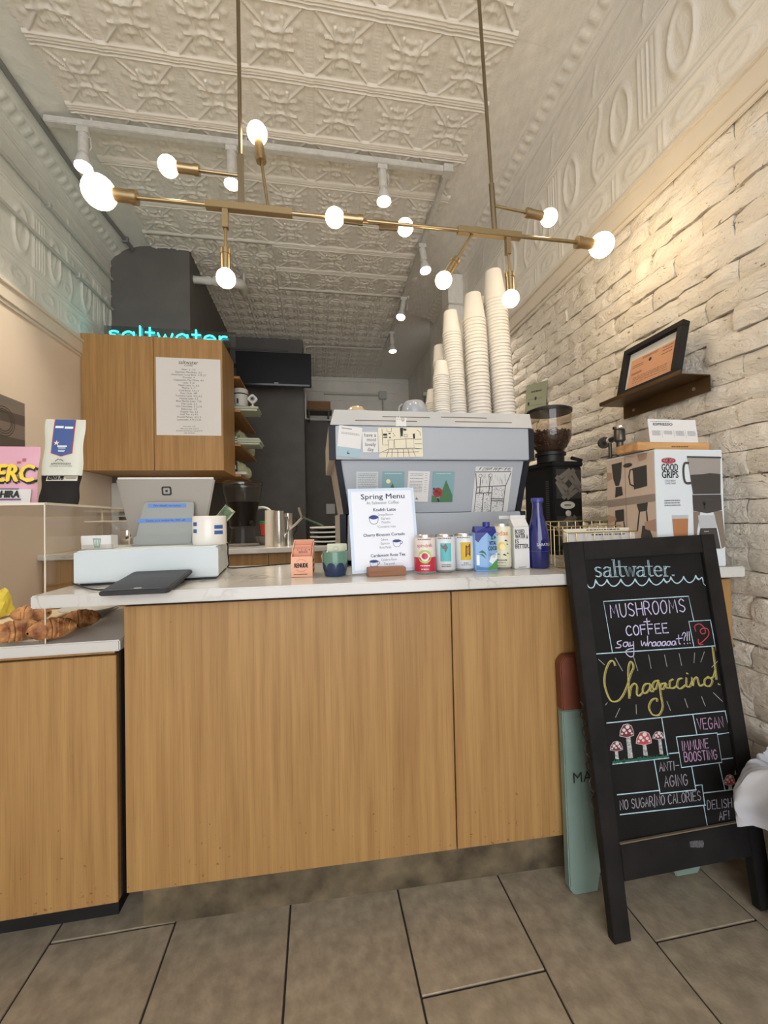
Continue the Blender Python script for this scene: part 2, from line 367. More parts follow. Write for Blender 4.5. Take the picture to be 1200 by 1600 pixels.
def tin_mesh(fn, amp, n, seed):
    r = random.Random(seed); wob = [(r.uniform(2, 5), r.uniform(2, 5), r.uniform(0, 6)) for _ in range(3)]
    def f(s, t):
        u, v = s*2-1, t*2-1; e = (1-u*u)*(1-v*v)
        return (u*GP/2, v*GP/2, -amp*fn(u, v)-0.002*e*sum(math.sin(a*u+b*v+c) for a, b, c in wob))
    return MB().grid(f, n, n).mesh('ceiling_panel', M_TIN, smooth=True, recalc=False, weld=False)
ceiling = struct(MB().box(-1.7, 1.7, YF, YB+0.1, HC+0.002, HC+0.08).build('ceiling', M_TIN))
pa = [tin_mesh(tin_a, 0.0125, 56, s) for s in (1, 2, 3)]; pb = [tin_mesh(tin_b, 0.012, 36, s) for s in (4, 5)]
for i in range(-4, 3):
    for j in range(-5, 14):
        me = random.choice(pa) if j < (4 if i < -1 else 6) else random.choice(pb)
        inst(me, 'ceiling_panel', ceiling, T(GX+(i+0.5)*GP, GY+(j+0.5)*GP, HC))
# walls
wall_left = struct(MB().box(XL-0.1, XL, YF, 3.42, 0, HC).build('wall_left', M_PLASTER))
wall_chase = struct(MB().box(XL-0.1, -0.97, 3.42, 5.1, 0, HC).build('wall_chase', M_DARK))
wall_dark = struct(MB().box(XL-0.1, -0.13, 5.1, YB+0.1, 0, HC).build('wall_partition', M_DARK))
wall_back = struct(MB().box(-0.13, 1.6, YB, YB+0.1, 0, HC).build('wall_back', M_TIN))
MB().box(-0.13, 1.5, YB-0.012, YB, 0, 2.6).build('dark_dado', M_DARK, wall_back)
for z, r in ((3.22, 0.02), (3.05, 0.015), (2.92, 0.012), (2.78, 0.015), (2.64, 0.018)):
    MB().box(-0.13, 1.5, YB-r, YB, z-0.015, z+0.015).build('moulding', M_TIN, wall_back, bevel=0.006)
wall_far = struct(MB().box(1.47, 1.6, 4.35, YB, 0, HC).build('wall_far_right', M_TIN))
# brick wall on the right: rough backing, the near bricks one by one, the far ones joined
def rough(s, t, seed=0):
    return 0.0022*math.sin(37*s+seed)+0.0018*math.sin(53*t+1.7*seed)+0.0016*math.sin(91*s+67*t)
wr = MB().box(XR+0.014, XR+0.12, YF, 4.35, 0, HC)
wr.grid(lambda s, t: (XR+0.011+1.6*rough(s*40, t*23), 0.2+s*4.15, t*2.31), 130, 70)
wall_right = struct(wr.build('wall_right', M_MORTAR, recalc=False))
CH, BL = 0.0745, 0.212
def brick_mb(seed, L, M=None, mb=None):
    r = random.Random(seed); mb = mb or MB(); nu, nv = 6, 3; hw, hh = L/2-0.0012, CH/2-r.uniform(0.0008, 0.0026)
    bulge = r.uniform(-0.002, 0.003); ph = r.uniform(0, 9); tl = r.uniform(-0.004, 0.004)
    def f(s, t):
        y, z = (s*2-1), (t*2-1); ed = max(abs(y)**8, abs(z)**5)
        jx = r.uniform(-0.0026, 0.0026) if ed < 0.5 else 0
        x = -0.006-bulge*(1-y*y)-tl*y+(0.010*abs(z)**6*r.uniform(0.2, 1.3)+0.006*abs(y)**10*r.uniform(0, 1.2))+0.0016*math.sin(5*y+ph)+jx
        return (x, y*hw+r.uniform(-0.0022, 0.0022), z*hh+r.uniform(-0.0016, 0.0016))
    o = len(mb.v); mb.grid(f, nu, nv)
    # sides reach back into the mortar
    ring = [o+i for i in range(nu+1)]+[o+j*(nu+1)+nu for j in range(1, nv+1)]+[o+nv*(nu+1)+i for i in range(nu-1, -1, -1)]+[o+j*(nu+1) for j in range(nv-1, 0, -1)]
    b0 = len(mb.v)
    for k in ring: p = mb.v[k]; mb.v.append((0.02, p[1], p[2]))
    n = len(ring)
    for k in range(n): mb.f.append((ring[k], b0+k, b0+(k+1) % n, ring[(k+1) % n]))
    if M is not None:
        for k in range(o, len(mb.v)): mb.v[k] = tuple(M @ Vector(mb.v[k]))
    return mb
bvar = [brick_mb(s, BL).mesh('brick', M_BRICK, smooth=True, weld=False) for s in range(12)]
far = MB()
for c in range(31):
    y = 0.42-(BL/2 if c % 2 else 0)-random.uniform(0, 0.02); z = (c+0.5)*CH
    while y < 4.25:
        yy = y+BL/2; Mx = T(XR+random.uniform(-0.003, 0.003), yy, z+random.uniform(-0.003, 0.003)) @ RX(random.uniform(-0.012, 0.012)) @ RZ(random.uniform(-0.015, 0.015))
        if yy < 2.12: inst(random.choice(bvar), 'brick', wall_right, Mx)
        else: brick_mb(random.randrange(9999), BL, Mx, far)
        y += BL
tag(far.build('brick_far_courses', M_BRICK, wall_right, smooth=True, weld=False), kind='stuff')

# ledges, friezes and coves along both side walls
def frieze_h(y, z):
    """pressed tin frieze: y runs 0..0.627 along the wall, z 0..0.79 up it"""
    h = 0.0
    for rz, wd, a in ((0.012, 0.010, 1.0), (0.17, 0.008, 0.9), (0.195, 0.006, 0.6), (0.535, 0.010, 1.0), (0.56, 0.006, 0.5), (0.775, 0.012, 1.0)): h += a*ridge(z-rz, wd)
    if 0.03 < z < 0.16:
        for c in (0.10, 0.34, 0.58):
            d = math.hypot((y-c)/1.6, z-0.095); h += 0.5*ridge(d-0.035, 0.009)+0.4*ridge(d, 0.012)
        for c in (0.22, 0.46): h += 0.5*ridge(y-c-0.010, 0.006)*sstep(0.03, 0.05, z)*(1-sstep(0.14, 0.16, z))+0.5*ridge(y-c+0.010, 0.006)*sstep(0.03, 0.05, z)*(1-sstep(0.14, 0.16, z))
    if 0.2 < z < 0.53:
        for c in (0.125, 0.415):
            d = math.hypot((y-c)/0.052, (z-0.36)/0.115); h += 1.0*ridge((d-1)*0.055, 0.010)+0.35*ridge(y-c-0.012*math.sin((z-0.36)*25), 0.008)*(1 if d < 0.7 else 0)
        if abs(y-0.27) < 0.055:
            e = sstep(0.205, 0.225, z)*(1-sstep(0.505, 0.525, z)); h += e*(0.35+0.55*(0.5+0.5*math.cos((y-0.27)*2*math.pi/0.021)))
        xs = 0.56+0.028*math.sin((z-0.2)*15); h += 0.7*ridge(y-xs, 0.010)+0.5*ridge(math.hypot(y-0.585, z-0.47)-0.025, 0.008)+0.5*ridge(math.hypot(y-0.535, z-0.27)-0.025, 0.008)
    if 0.58 < z < 0.76:
        for c in (0.27, 0.56):
            h += 0.6*ridge(y-c-0.012*math.sin((z-0.58)*30), 0.007)*sstep(0.6, 0.63, z)*(1-sstep(0.72, 0.75, z))
        h += 0.12+0.12*math.sin(y*31+z*12)*math.sin(z*47+y*9)
    return h
FP = 2*GP
def frieze_mesh(sgn, m):
    return MB().grid(lambda s, t: (-sgn*0.0085*frieze_h(s*FP, t*0.79), s*FP, t*0.79), 84, 96).mesh('frieze_panel', m, smooth=True, recalc=False, weld=False)
def cove_mesh(sgn, m, x_in, z_lo, x_out):
    """rounded corner between wall and ceiling with an egg moulding; s along Y, t from wall to ceiling"""
    def f(s, t):
        a = t*math.pi/2; X = x_out+(x_in-x_out)*(1-math.cos(a))**0.9; Z = z_lo+(HC-z_lo)*math.sin(a)
        h = 0.0; c = (t-0.34)/0.085
        ph = (s*FP/0.0627) % 1.0-0.5
        if abs(c) < 1: h += 0.010*math.sqrt(max(0, 1-c*c))*(0.35+0.65*math.exp(-(ph/0.26)**4))
        h += 0.004*(ridge(t-0.22, 0.012)+ridge(t-0.46, 0.012)+ridge(t-0.03, 0.015))
        h += 0.0012*math.sin(s*40+t*31)*math.sin(t*57)
        n = Vector((-sgn*math.cos(a*0.8), 0, -math.sin(a*0.8)))
        return (X+n.x*h, s*FP, Z+n.z*h)
    return MB().grid(f, 90, 60).mesh('cove_panel', m, smooth=True, recalc=False, weld=False)
def side_trim(name, sgn, X, zl, zt, x_in, m, y1, m_ledge):
    t = struct(MB().box(*sorted((X, X+sgn*0.03)), YF, y1, zt, HC).build(name, m))
    n0 = -1; n1 = int((y1-(GY-5*GP))/FP+0.999)
    fm, cm = frieze_mesh(sgn, m), cove_mesh(sgn, m, x_in, zt+0.79, X-sgn*0.002)
    for k in range(n0, n1+0):
        y = GY-5*GP+k*FP
        if y+FP > y1+0.25: continue
        inst(fm, 'frieze_panel', t, T(X-sgn*0.001, y, zt)); inst(cm, 'cove_panel', t, T(0, y, 0))
    lm_ = MB().box(*sorted((X-sgn*0.016, X+sgn*0.05)), YF, y1, zl, zt+0.004)
    lm_.box(*sorted((X-sgn*0.026, X)), YF, y1, zt-0.014, zt+0.006)
    lm_.box(*sorted((X-sgn*0.008, X)), YF, y1, zl-0.022, zl)
    lm_.build('picture_ledge', m_ledge, t, bevel=0.003)
    return t
trim_r = side_trim('trim_1', 1, 1.295, 2.30, 2.39, 0.946, M_TIN, 4.35, M_LEDGE)
trim_l = side_trim('trim_2', -1, XL, 2.235, 2.325, -1.2485, M_TIN_L, 3.42, M_LEDGE)
# painted casing hanging on the right wall, conduits along the left cove
struct(MB().box(1.16, 1.30, 3.32, 3.5, 2.36, 2.93).box(1.16, 1.30, 3.32, 3.5, 2.935, 3.2).build('trim_3', M_TIN, bevel=0.006))
def conduit(name, label, pts, r, m, clips=()):
    t = thing(name, label, 'conduit', (pts[0])); o = Vector(pts[0])
    MB().tube([Vector(p)-o for p in pts], r, 8).build('tube', m, t, smooth=True)
    for c in clips: p = Vector(c)-o; MB().box(p.x-r*1.6, p.x+r*1.6, p.y-0.012, p.y+0.012, p.z-r*1.5, p.z+r*1.5).build('clip', m, t, bevel=0.002)
    return t
M_PIPEP = mat('painted_pipe', (0.50, 0.51, 0.49), 0.5); M_PIPEG = mat('grey_pipe', (0.2, 0.2, 0.2), 0.5)
conduit('conduit', 'thick grey conduit where the left cove meets the tin ceiling', [(-1.405, 0.6, 3.225), (-1.405, 3.0, 3.225), (-1.385, 3.41, 3.24)], 0.014, M_PIPEG, [(-1.405, 2.9, 3.225), (-1.39, 3.3, 3.235)])
conduit('conduit', 'upper painted conduit on the left tin frieze under the egg moulding', [(XL+0.02, 0.6, 2.955), (XL+0.02, 2.1, 2.965), (XL+0.02, 3.41, 2.985)], 0.009, M_PIPEP, [(XL+0.02, 2.65, 2.975)])
conduit('conduit', 'lower painted conduit across the left tin frieze ovals', [(XL+0.02, 0.6, 2.70), (XL+0.02, 2.1, 2.715), (XL+0.02, 3.41, 2.75)], 0.009, M_PIPEP, [(XL+0.02, 2.95, 2.738)])

# ================================================================== main counter
CROT = -0.033
def on_counter(px, py): return at_z(px, py, 0.911)
cy0 = 1.107-0.033*0.686
cc = thing('counter_cabinet', 'long oak veneered service counter base with two front panels', 'counter', T(0, 0, 0))
def yp(x, d=0): return 1.130-0.033*x+d
def slab(mb, x0, x1, ya, yb, z0, z1):
    """upright slab whose face follows the counter line; ya, yb are depths behind the panel face"""
    return mb.hexa([(x0, yp(x0, ya), z0), (x1, yp(x1, ya), z0), (x1, yp(x1, yb), z0), (x0, yp(x0, yb), z0), (x0, yp(x0, ya), z1), (x1, yp(x1, ya), z1), (x1, yp(x1, yb), z1), (x0, yp(x0, yb), z1)])
PJ = at_y(709, 1120, 1.12).x
slab(MB(), -0.495, PJ-0.002, 0, 0.019, 0.138, 0.866).build('front_panel', M_OAKP, cc, bevel=0.0012)
slab(MB(), PJ+0.002, 1.29, 0, 0.019, 0.138, 0.866).build('front_panel', M_OAKP, cc, bevel=0.0012)
slab(MB(), -0.492, 1.28, 0.021, 0.45, 0.13, 0.872).build('carcass', M_VOID, cc)
slab(MB(), -0.478, 1.28, 0.055, 0.4, 0.0, 0.13).build('plinth', M_PLINTH, cc)
MB().hexa([(-0.495, yp(-0.495, 0.0191), 0.138), (-0.4925, yp(-0.4925, 0.0191), 0.138), (-0.4925, yp(-0.4925, 0.45), 0.138), (-0.495, yp(-0.495, 0.45), 0.138), (-0.495, yp(-0.495, 0.0191), 0.866), (-0.4925, yp(-0.4925, 0.0191), 0.866), (-0.4925, yp(-0.4925, 0.45), 0.866), (-0.495, yp(-0.495, 0.45), 0.866)]).build('side_panel', M_OAK, cc)
wt = MB(); yq = lambda x: 1.0855-0.033*x
wt.prism([(-0.686, yq(-0.686)), (1.292, yq(1.292)), (1.292, 2.05), (0.02, 2.05), (0.02, 1.63), (-0.686, 1.65)], 0.8785, 0.910)
tag(wt.build('countertop', M_QUARTZ, bevel=0.003), 'white veined quartz worktop across the main oak counter', 'countertop')

# lower pastry counter on the left
pc = thing('pastry_cabinet', 'lower oak cabinet under the pastry case at left', 'cabinet', T(0, 0, 0))
MB().box(XL+0.002, -0.523, 1.165, 1.184, 0.103, 0.738).build('front_panel', M_OAKP, pc, bevel=0.0012)
MB().box(XL+0.002, -0.521, 1.186, 1.60, 0.103, 0.750).build('carcass', M_VOID, pc)
MB().box(XL+0.002, -0.528, 1.170, 1.186, 0.742, 0.751).build('top_rail', M_OAK, pc)
MB().box(XL+0.002, -0.56, 1.25, 1.58, 0.0, 0.103).build('plinth', M_BLACKM, pc)
tag(MB().box(XL+0.002, -0.507, 1.150, 1.62, 0.752, 0.781).build('worktop', M_QUARTZ, bevel=0.003), 'low white stone slab under the pastries', 'countertop')
# acrylic pastry case
case = thing('pastry_case', 'clear acrylic pastry case on the low white slab', 'display case', T(-1.1, 1.16, 0.781))
cx0, cx1, ct = XL+0.004+1.1, -0.683+1.1, 0.352
MB().box(cx0, cx1, 0, 0.004, 0, ct).build('front_pane', M_ACRYL, case)
MB().box(cx1-0.004, cx1, 0.004, 0.475, 0, ct).build('side_pane', M_ACRYL, case)
MB().box(cx0, cx1, 0, 1.5, ct, ct+0.006).build('top_pane', M_ACRYL, case)
MB().box(cx1-0.0022, cx1+0.0004, -0.0004, 0.0022, 0, ct).build('corner_edge', M_EDGE, case)
MB().box(cx1-0.004, cx1+0.0005, 0.005, 1.5, ct+0.0005, ct+0.0065).build('top_edge', M_EDGE, case)
MB().box(cx0, cx1, -0.001, 0.0, ct, ct+0.006).build('front_edge', M_EDGE, case)
MB().box(cx1-0.003, cx1, 0.472, 0.4755, 0, ct).build('rear_corner_edge', M_EDGE, case)
MB().box(cx0, -0.03, 1.48, 1.5, -0.781+0.92, ct).build('rear_post', M_ACRYL, case) if False else MB().box(cx1-0.012, cx1, 1.485, 1.497, -0.781+0.92, ct).build('rear_post', M_EDGE, case)
tag(MB().box(XL+0.02, -0.705, 1.19, 1.60, 0.7815, 0.786).build('tray', mat('parchment', (0.70, 0.6, 0.45), 0.7)), 'beige paper lined tray under the croissants', 'tray')

M_CROI = mat('baked_crust', rgb(146, 82, 42), 0.45, noise=0.3, nscale=34, col2=rgb(214, 156, 98), bump=0.8, bscale=70)
def croissant(M, L, label, seed):
    r = random.Random(seed)
    nu, nv = 44, 20
    def f(s, t):
        a = (s-0.5)*1.25; R = L*0.80; cx, cy = R*math.sin(a), R*(math.cos(a)-1)*0.7
        env = max(0.02, math.cos((s-0.5)*math.pi*0.98))**0.62
        k = s*7; fr = k-math.floor(k); step = 0.80+0.20*min(1, fr*5)*(1-0.35*fr)
        rad = L*0.35*env*step; th = t*2*math.pi
        rad *= 1+0.03*math.sin(th*6+s*40+seed)
        n = Vector((math.sin(a), math.cos(a), 0))
        p = Vector((cx, cy, 0))+n*rad*math.cos(th)+Vector((0, 0, 1))*rad*math.sin(th)*0.8
        return (p.x, p.y, max(-L*0.23, p.z)+L*0.23)
    o = MB().grid(f, nu, nv).build('croissant', M_CROI, smooth=True); o.matrix_world = M
    o['shell'] = 1; del o['shell']
    return tag(o, label, 'croissant', 'croissants in the pastry case')
for px, py, rz, L, lb in ((68, 1004, 0.66, 0.108, 'croissant nearest the acrylic corner of the pastry case'), (10, 1008, 0.62, 0.108, 'croissant at the left edge of the photo, left of the corner one'),
                          (114, 985, 0.5, 0.100, 'croissant furthest right, under the counter overhang'), (36, 976, 0.15, 0.105, 'croissant behind, half hidden by the two front croissants')):
    p = at_z(px, py, 0.786); croissant(T(p.x, p.y+0.036, 0.7865) @ RZ(rz), L, lb, px)
# yellow parchment parcels
M_YEL = mat('yellow_paper', rgb(226, 208, 64), 0.65, noise=0.12, nscale=10)
def crumple(M, sx, sy, sz, m, label, cat, seed, name, group=None):
    r = random.Random(seed); bm = bmesh.new(); bmesh.ops.create_icosphere(bm, subdivisions=3, radius=1)
    dirs = [Vector((r.uniform(-1, 1), r.uniform(-1, 1), r.uniform(-1, 1))).normalized() for _ in range(9)]
    for v in bm.verts:
        d = v.co.copy(); k = 1.0
        for q in dirs: k -= 0.26*max(0, d.dot(q)-0.55)/0.45
        k += 0.07*math.sin(9*d.x+seed)*math.sin(11*d.y+8*d.z)
        v.co = Vector((d.x*sx*k, d.y*sy*k, max(-0.55, d.z)*sz*k+0.55*sz))
    me = bpy.data.meshes.new(name); bm.to_mesh(me); bm.free(); me.materials.append(m)
    o = bpy.data.objects.new(name, me); COL.objects.link(o); o.matrix_world = M
    zmin = min(v.co.z for v in me.vertices)
    for v in me.vertices: v.co.z -= zmin
    return tag(o, label, cat, group)
for px, py, s, rz, lb in ((6, 958, 0.036, 0.3, 'yellow paper wrapped pastry at the left edge behind the croissants'), (34, 955, 0.05, 1.1, 'large yellow paper wrapped pastry beside the counter corner')):
    p = at_z(px, py, 0.786); crumple(T(p.x, min(p.y, 1.5), 0.7865) @ RZ(rz), s*1.1, s*0.9, s*1.25, M_YEL, lb, 'pastry', px+3, 'wrapped_pastry')
p = at_z(160, 954, 0.786)
t = thing('plate', 'pale plate in the pastry case behind the rightmost croissant', 'plate', T(p.x-0.02, 1.50, 0.7865))
MB().lathe([(0.045, 0), (0.05, 0.006), (0.085, 0.018), (0.087, 0.021), (0.05, 0.010), (0, 0.008)], 32).build('dish', M_WHITE, t, smooth=True)

# ================================================================== back counter and wall cabinet
bc = thing('back_counter_cabinet', 'oak cabinet run under the back counter', 'cabinet', T(0, 0, 0))
MB().box(XL+0.002, -1.16, 2.60, 2.62, 0.1, 0.885).build('front_panel', M_OAK, bc); MB().box(-1.157, -0.3, 2.60, 2.62, 0.1, 0.885).build('front_panel', M_OAK, bc)
MB().box(-0.297, 0.42, 2.60, 2.62, 0.1, 0.885).build('front_panel', M_OAK, bc)
MB().box(XL+0.002, 0.42, 2.62, 3.2, 0.1, 0.886).build('carcass', M_VOID, bc); MB().box(XL+0.002, 0.40, 2.66, 3.18, 0, 0.1).build('plinth', M_BLACKM, bc)
tag(MB().prism([(XL+0.002, 2.56), (0.44, 2.56), (0.44, 3.22), (-0.96, 3.22), (-0.96, 3.415), (XL+0.002, 3.415)], 0.8865, 0.917).build('back_countertop', M_QUARTZ, bevel=0.003), 'pale stone worktop of the back counter', 'countertop')
tag(MB().box(XL+0.002, -0.972, 3.398, 3.418, 0.918, 1.40).build('backsplash', marble('backsplash_marble', (0.58, 0.57, 0.55, 1), (0.33, 0.32, 0.30, 1), 9), bevel=0.001), 'grey veined stone backsplash under the wall cabinet', 'backsplash')
wc = thing('wall_cabinet', 'oak two door wall cabinet high on the left', 'cabinet', T(-1.10, 3.0, 1.448))
MB().box(-0.446, 0.459, 0.021, 0.415, 0, 0.93).build('carcass', M_OAK, wc, bevel=0.001)
MB().box(-0.4475, 0.004, 0, 0.019, 0, 0.93).build('door', M_OAK, wc, bevel=0.001)
MB().box(0.0075, 0.4595, 0, 0.019, 0, 0.93).build('door', M_OAK, wc, bevel=0.001)
# menu on the cabinet door
tl, br = at_y(243.5, 558, 2.999), at_y(346, 681, 2.999)
MW, MH = br.x-tl.x, tl.z-br.z
menu = thing('menu_board', 'white drink price list on the right door of the wall cabinet', 'menu', T(tl.x, 2.9995, br.z) @ RX(math.pi/2))
MB().box(0, MW, 0, MH, 0, 0.003).build('sheet', M_PAPER, menu)
Zt = T(0, 0, 0.0035)
lettering('saltwater', 0.040, Zt @ T(MW/2, MH*0.945, 0), M_INK, menu, width=MW*0.30); lettering('COFFEE', 0.016, Zt @ T(MW/2, MH*0.905, 0), M_INK, menu, width=MW*0.13)
ML = ['Filter  3 | 3.5', 'Espresso, Macchiato  3.5', 'Americano, Long Black  3.75 | 5', 'Cortado  4', 'Cappuccino, Flat White  4.5', 'Latte  5 | 6', 'Maple Latte  6 | 6.5', 'Mocha  6 | 7', 'Cold Brew  4.5 | 5', 'Pour Over  MP', 'Turmeric Latte  5.5 | 6.5', 'Matcha Latte  5.5', 'Blue Matcha Latte  7.25', 'Chai Latte  5.5', 'Hot Chocolate  5 | 5.75', 'Babyccino  1.5', 'Organic Tea  3.5', 'Iced Tea  4 | 4.5', 'Arnold Palmer  4.5 | 5', 'Lemonade  4.75 | 5.25']
for k, s in enumerate(ML): lettering(s, 0.0175, Zt @ T(MW/2, MH*(0.852-k*0.0342), 0), M_INK, menu)
for k, s in enumerate(['extra shot  1.00', 'make your latte iced 0.5', 'all prices exclude tax | extras 0.75', '(oat, almond)']): lettering(s, 0.0125, Zt @ T(MW/2, MH*(0.115-k*0.028), 0), M_INK, menu)

# neon sign on top of the cabinet
NE = mat('neon_cyan', (0.1, 0.8, 0.85), 0.4, emit=(0.02, 0.72, 0.78, 1), estr=NEON)
ns = thing('neon_sign', 'cyan neon saltwater sign on a clear panel above the cabinet', 'sign', T(-1.46, 3.12, 2.3795) @ RX(math.pi/2))
sw = at_y(368, 520, 3.12).x+1.46
MB().box(0.0, sw, 0, 0.115, -0.012, -0.006).build('backing_panel', clear('neon_panel', (0.60, 0.66, 0.66, 1), 0.25), ns)
SC = {  # lower case neon strokes: unit x height 1
 's': [[(0.55, 0.88), (0.3, 1.0), (0.06, 0.86), (0.12, 0.62), (0.42, 0.48), (0.55, 0.25), (0.32, 0.0), (0.04, 0.12)]],
 'a': [[(0.72, 0.98), (0.72, 0.0)], [(0.72, 0.75), (0.42, 1.0), (0.1, 0.78), (0.05, 0.45), (0.2, 0.08), (0.45, 0.0), (0.72, 0.25)]],
 'l': [[(0.12, 1.65), (0.12, 0.0)]],
 't': [[(0.3, 1.55), (0.3, 0.25), (0.42, 0.0), (0.6, 0.03)], [(0.02, 1.0), (0.6, 1.0)]],
 'w': [[(0.02, 1.0), (0.25, 0.0), (0.48, 0.85), (0.72, 0.0), (0.95, 1.0)]],
 'e': [[(0.08, 0.55), (0.74, 0.55), (0.62, 0.9), (0.38, 1.0), (0.1, 0.8), (0.06, 0.4), (0.25, 0.04), (0.5, 0.0), (0.72, 0.15)]],
 'r': [[(0.1, 1.0), (0.1, 0.0)], [(0.1, 0.62), (0.3, 0.95), (0.58, 0.93)]]}
SWD = {'s': 0.78, 'a': 0.98, 'l': 0.42, 't': 0.78, 'w': 1.16, 'e': 0.95, 'r': 0.75}
NY = 0.0062; xs = 0.04; scl = (sw-0.08)/sum(SWD[c] for c in 'saltwater'); vh = scl*0.62
nb = MB()
for c in 'saltwater':
    for stx in SC[c]:
        pts = [(xs+q.x*scl, NY+q.y*vh, 0.012) for q in smooth_path(stx, 5)] if c not in 'wlt' else [(xs+x*scl, NY+y*vh, 0.012) for x, y in stx]
        nb.tube(pts, 0.0058, 8)
    xs += SWD[c]*scl
nb.build('neon_tube', NE, ns, smooth=True)

# ================================================================== lamps
def warm(name, s, c): return mat(name, (0.9, 0.75, 0.5), 0.3, emit=c, estr=s)
M_BULB = warm('frosted_bulb', BULB, (1.0, 0.75, 0.44, 1))
ch = thing('chandelier', 'long brass bar chandelier with ten globe bulbs over the counter', 'chandelier', T(0.22, 1.32, 2.074))
def cl(x, z, y=1.32): return (x-0.22, y-1.32, z-2.074)
bar = MB().cyl(cl(-0.535, 2.074), cl(0.965, 2.074), 0.0062).build('bar', M_BRASS, ch, smooth=True)
for x0, x1 in ((-0.325, -0.06), (0.50, 0.735)): MB().box(x0-0.22, x1-0.22, -0.011, 0.011, -0.011, 0.011).build('sleeve', M_BRASS, ch, bevel=0.001)
MB().cyl(cl(-0.218, 2.082), cl(-0.218, 3.272), 0.0062).build('rod', M_BRONZE, ch, smooth=True); MB().cyl(cl(0.637, 2.085), cl(0.585, 3.272), 0.0062).build('rod', M_BRONZE, ch, smooth=True)
MB().box(-0.227-0.22, -0.209-0.22, -0.009, 0.009, 0.0, 0.17).build('rod_collar', M_BRONZE, ch, bevel=0.001)
MB().cyl(cl(0.637, 2.08), cl(0.629, 2.25), 0.010, seg=8).build('rod_collar', M_BRONZE, ch, smooth=True)
for x in (-0.218, 0.583): MB().cyl(cl(x, 3.245), cl(x, 3.274), 0.05).build('ceiling_rose', M_BRONZE, ch, smooth=True)
def bulb_arm(p_from, p_bulb, rb, arm=True):
    a, b = Vector(p_from), Vector(p_bulb); d = (b-a).normalized(); s1 = b-d*rb*0.86; s0 = s1-d*0.062
    if arm and (s0-a).length > 0.01: MB().cyl(a, s0, 0.0048, seg=10).build('arm', M_BRASS, ch, smooth=True)
    rs = 0.0185 if rb > 0.035 else 0.0145
    sk = MB().cyl(s0, s1, rs, seg=18).cyl(s0-d*0.004, s0+d*0.012, rs*1.12, seg=18).build('socket', M_BRASS, ch, smooth=True)
    q = d.to_track_quat('Z', 'Y').to_matrix().to_4x4()
    prof = [(0.0001, -rb*1.12), (rs*0.8, -rb*1.12), (rs*0.9, -rb*0.95)]+[(rb*math.sin(math.radians(A)), -rb*math.cos(math.radians(A))) for A in range(35, 180, 12)]+[(0, rb)]
    MB().lathe(prof, 24, T(*b) @ q).build('bulb', M_BULB, sk, smooth=True)
def pz(px, py, dy=0.0): p = at_y(px, py, 1.32+dy); return cl(p.x, p.z, 1.32+dy)
bulb_arm(cl(-0.535, 2.074), pz(155, 300), 0.046, False); bulb_arm(cl(0.965, 2.074), pz(940, 383), 0.042, False)
bulb_arm(cl(-0.218, 2.178), pz(263, 260), 0.029); bulb_arm(cl(-0.135, 2.08), pz(402, 208), 0.031)
bulb_arm(cl(-0.266, 2.07), pz(353, 435), 0.029)
MB().box(-0.275-0.22, -0.257-0.22, -0.009, 0.009, -0.07, -0.008).build('arm_collar', M_BRASS, ch, bevel=0.001)
bulb_arm(cl(0.632, 2.175), pz(858, 340), 0.029); bulb_arm(cl(0.556, 2.07), pz(693, 438), 0.028); bulb_arm(cl(0.685, 2.07), pz(798, 467), 0.029)
MB().box(0.676-0.22, 0.694-0.22, -0.009, 0.009, -0.07, -0.008).build('arm_collar', M_BRASS, ch, bevel=0.001)
c_, d_ = pz(523, 340, -0.01), pz(633, 355, 0.03)
bulb_arm((c_[0]+0.15, c_[1], c_[2]), c_, 0.030, False); bulb_arm((d_[0]-0.15, d_[1], d_[2]), d_, 0.028, False)
MB().cyl((c_[0]+0.088, c_[1], c_[2]-0.004), (d_[0]-0.086, d_[1], d_[2]+0.004), 0.0062).build('short_tube', M_BRASS, ch, smooth=True)

M_TRK = mat('white_track', (0.58, 0.57, 0.54), 0.5, noise=0.1, nscale=30)
lt = thing('lighting_track', 'white L shaped lighting track under the tin ceiling', 'track', T(0.84, 2.37, 3.235))
MB().box(-2.225, 0.02, -0.018, 0.018, -0.018, 0.018).build('rail', M_TRK, lt, bevel=0.003)
MB().box(-0.016, 0.016, 0.018, 2.62, -0.018, 0.018, RZ(-0.022)).build('rail', M_TRK, lt, bevel=0.003)
MB().box(-0.03, 0.03, -0.03, 0.03, -0.024, 0.022).build('corner_joint', M_TRK, lt, bevel=0.003)
for x in (-2.0, -1.2, -0.3): MB().cyl((x, 0, 0.018), (x, 0, 0.045), 0.008).build('hanger', M_TRK, lt)
for y in (0.6, 1.6, 2.5): MB().cyl((0.022*y, y, 0.018), (0.022*y, y, 0.045), 0.008).build('hanger', M_TRK, lt)
M_LED = mat('led_face', (0.9, 0.9, 0.9), 0.3, emit=(1.0, 0.88, 0.70, 1), estr=SPOT_FACE)
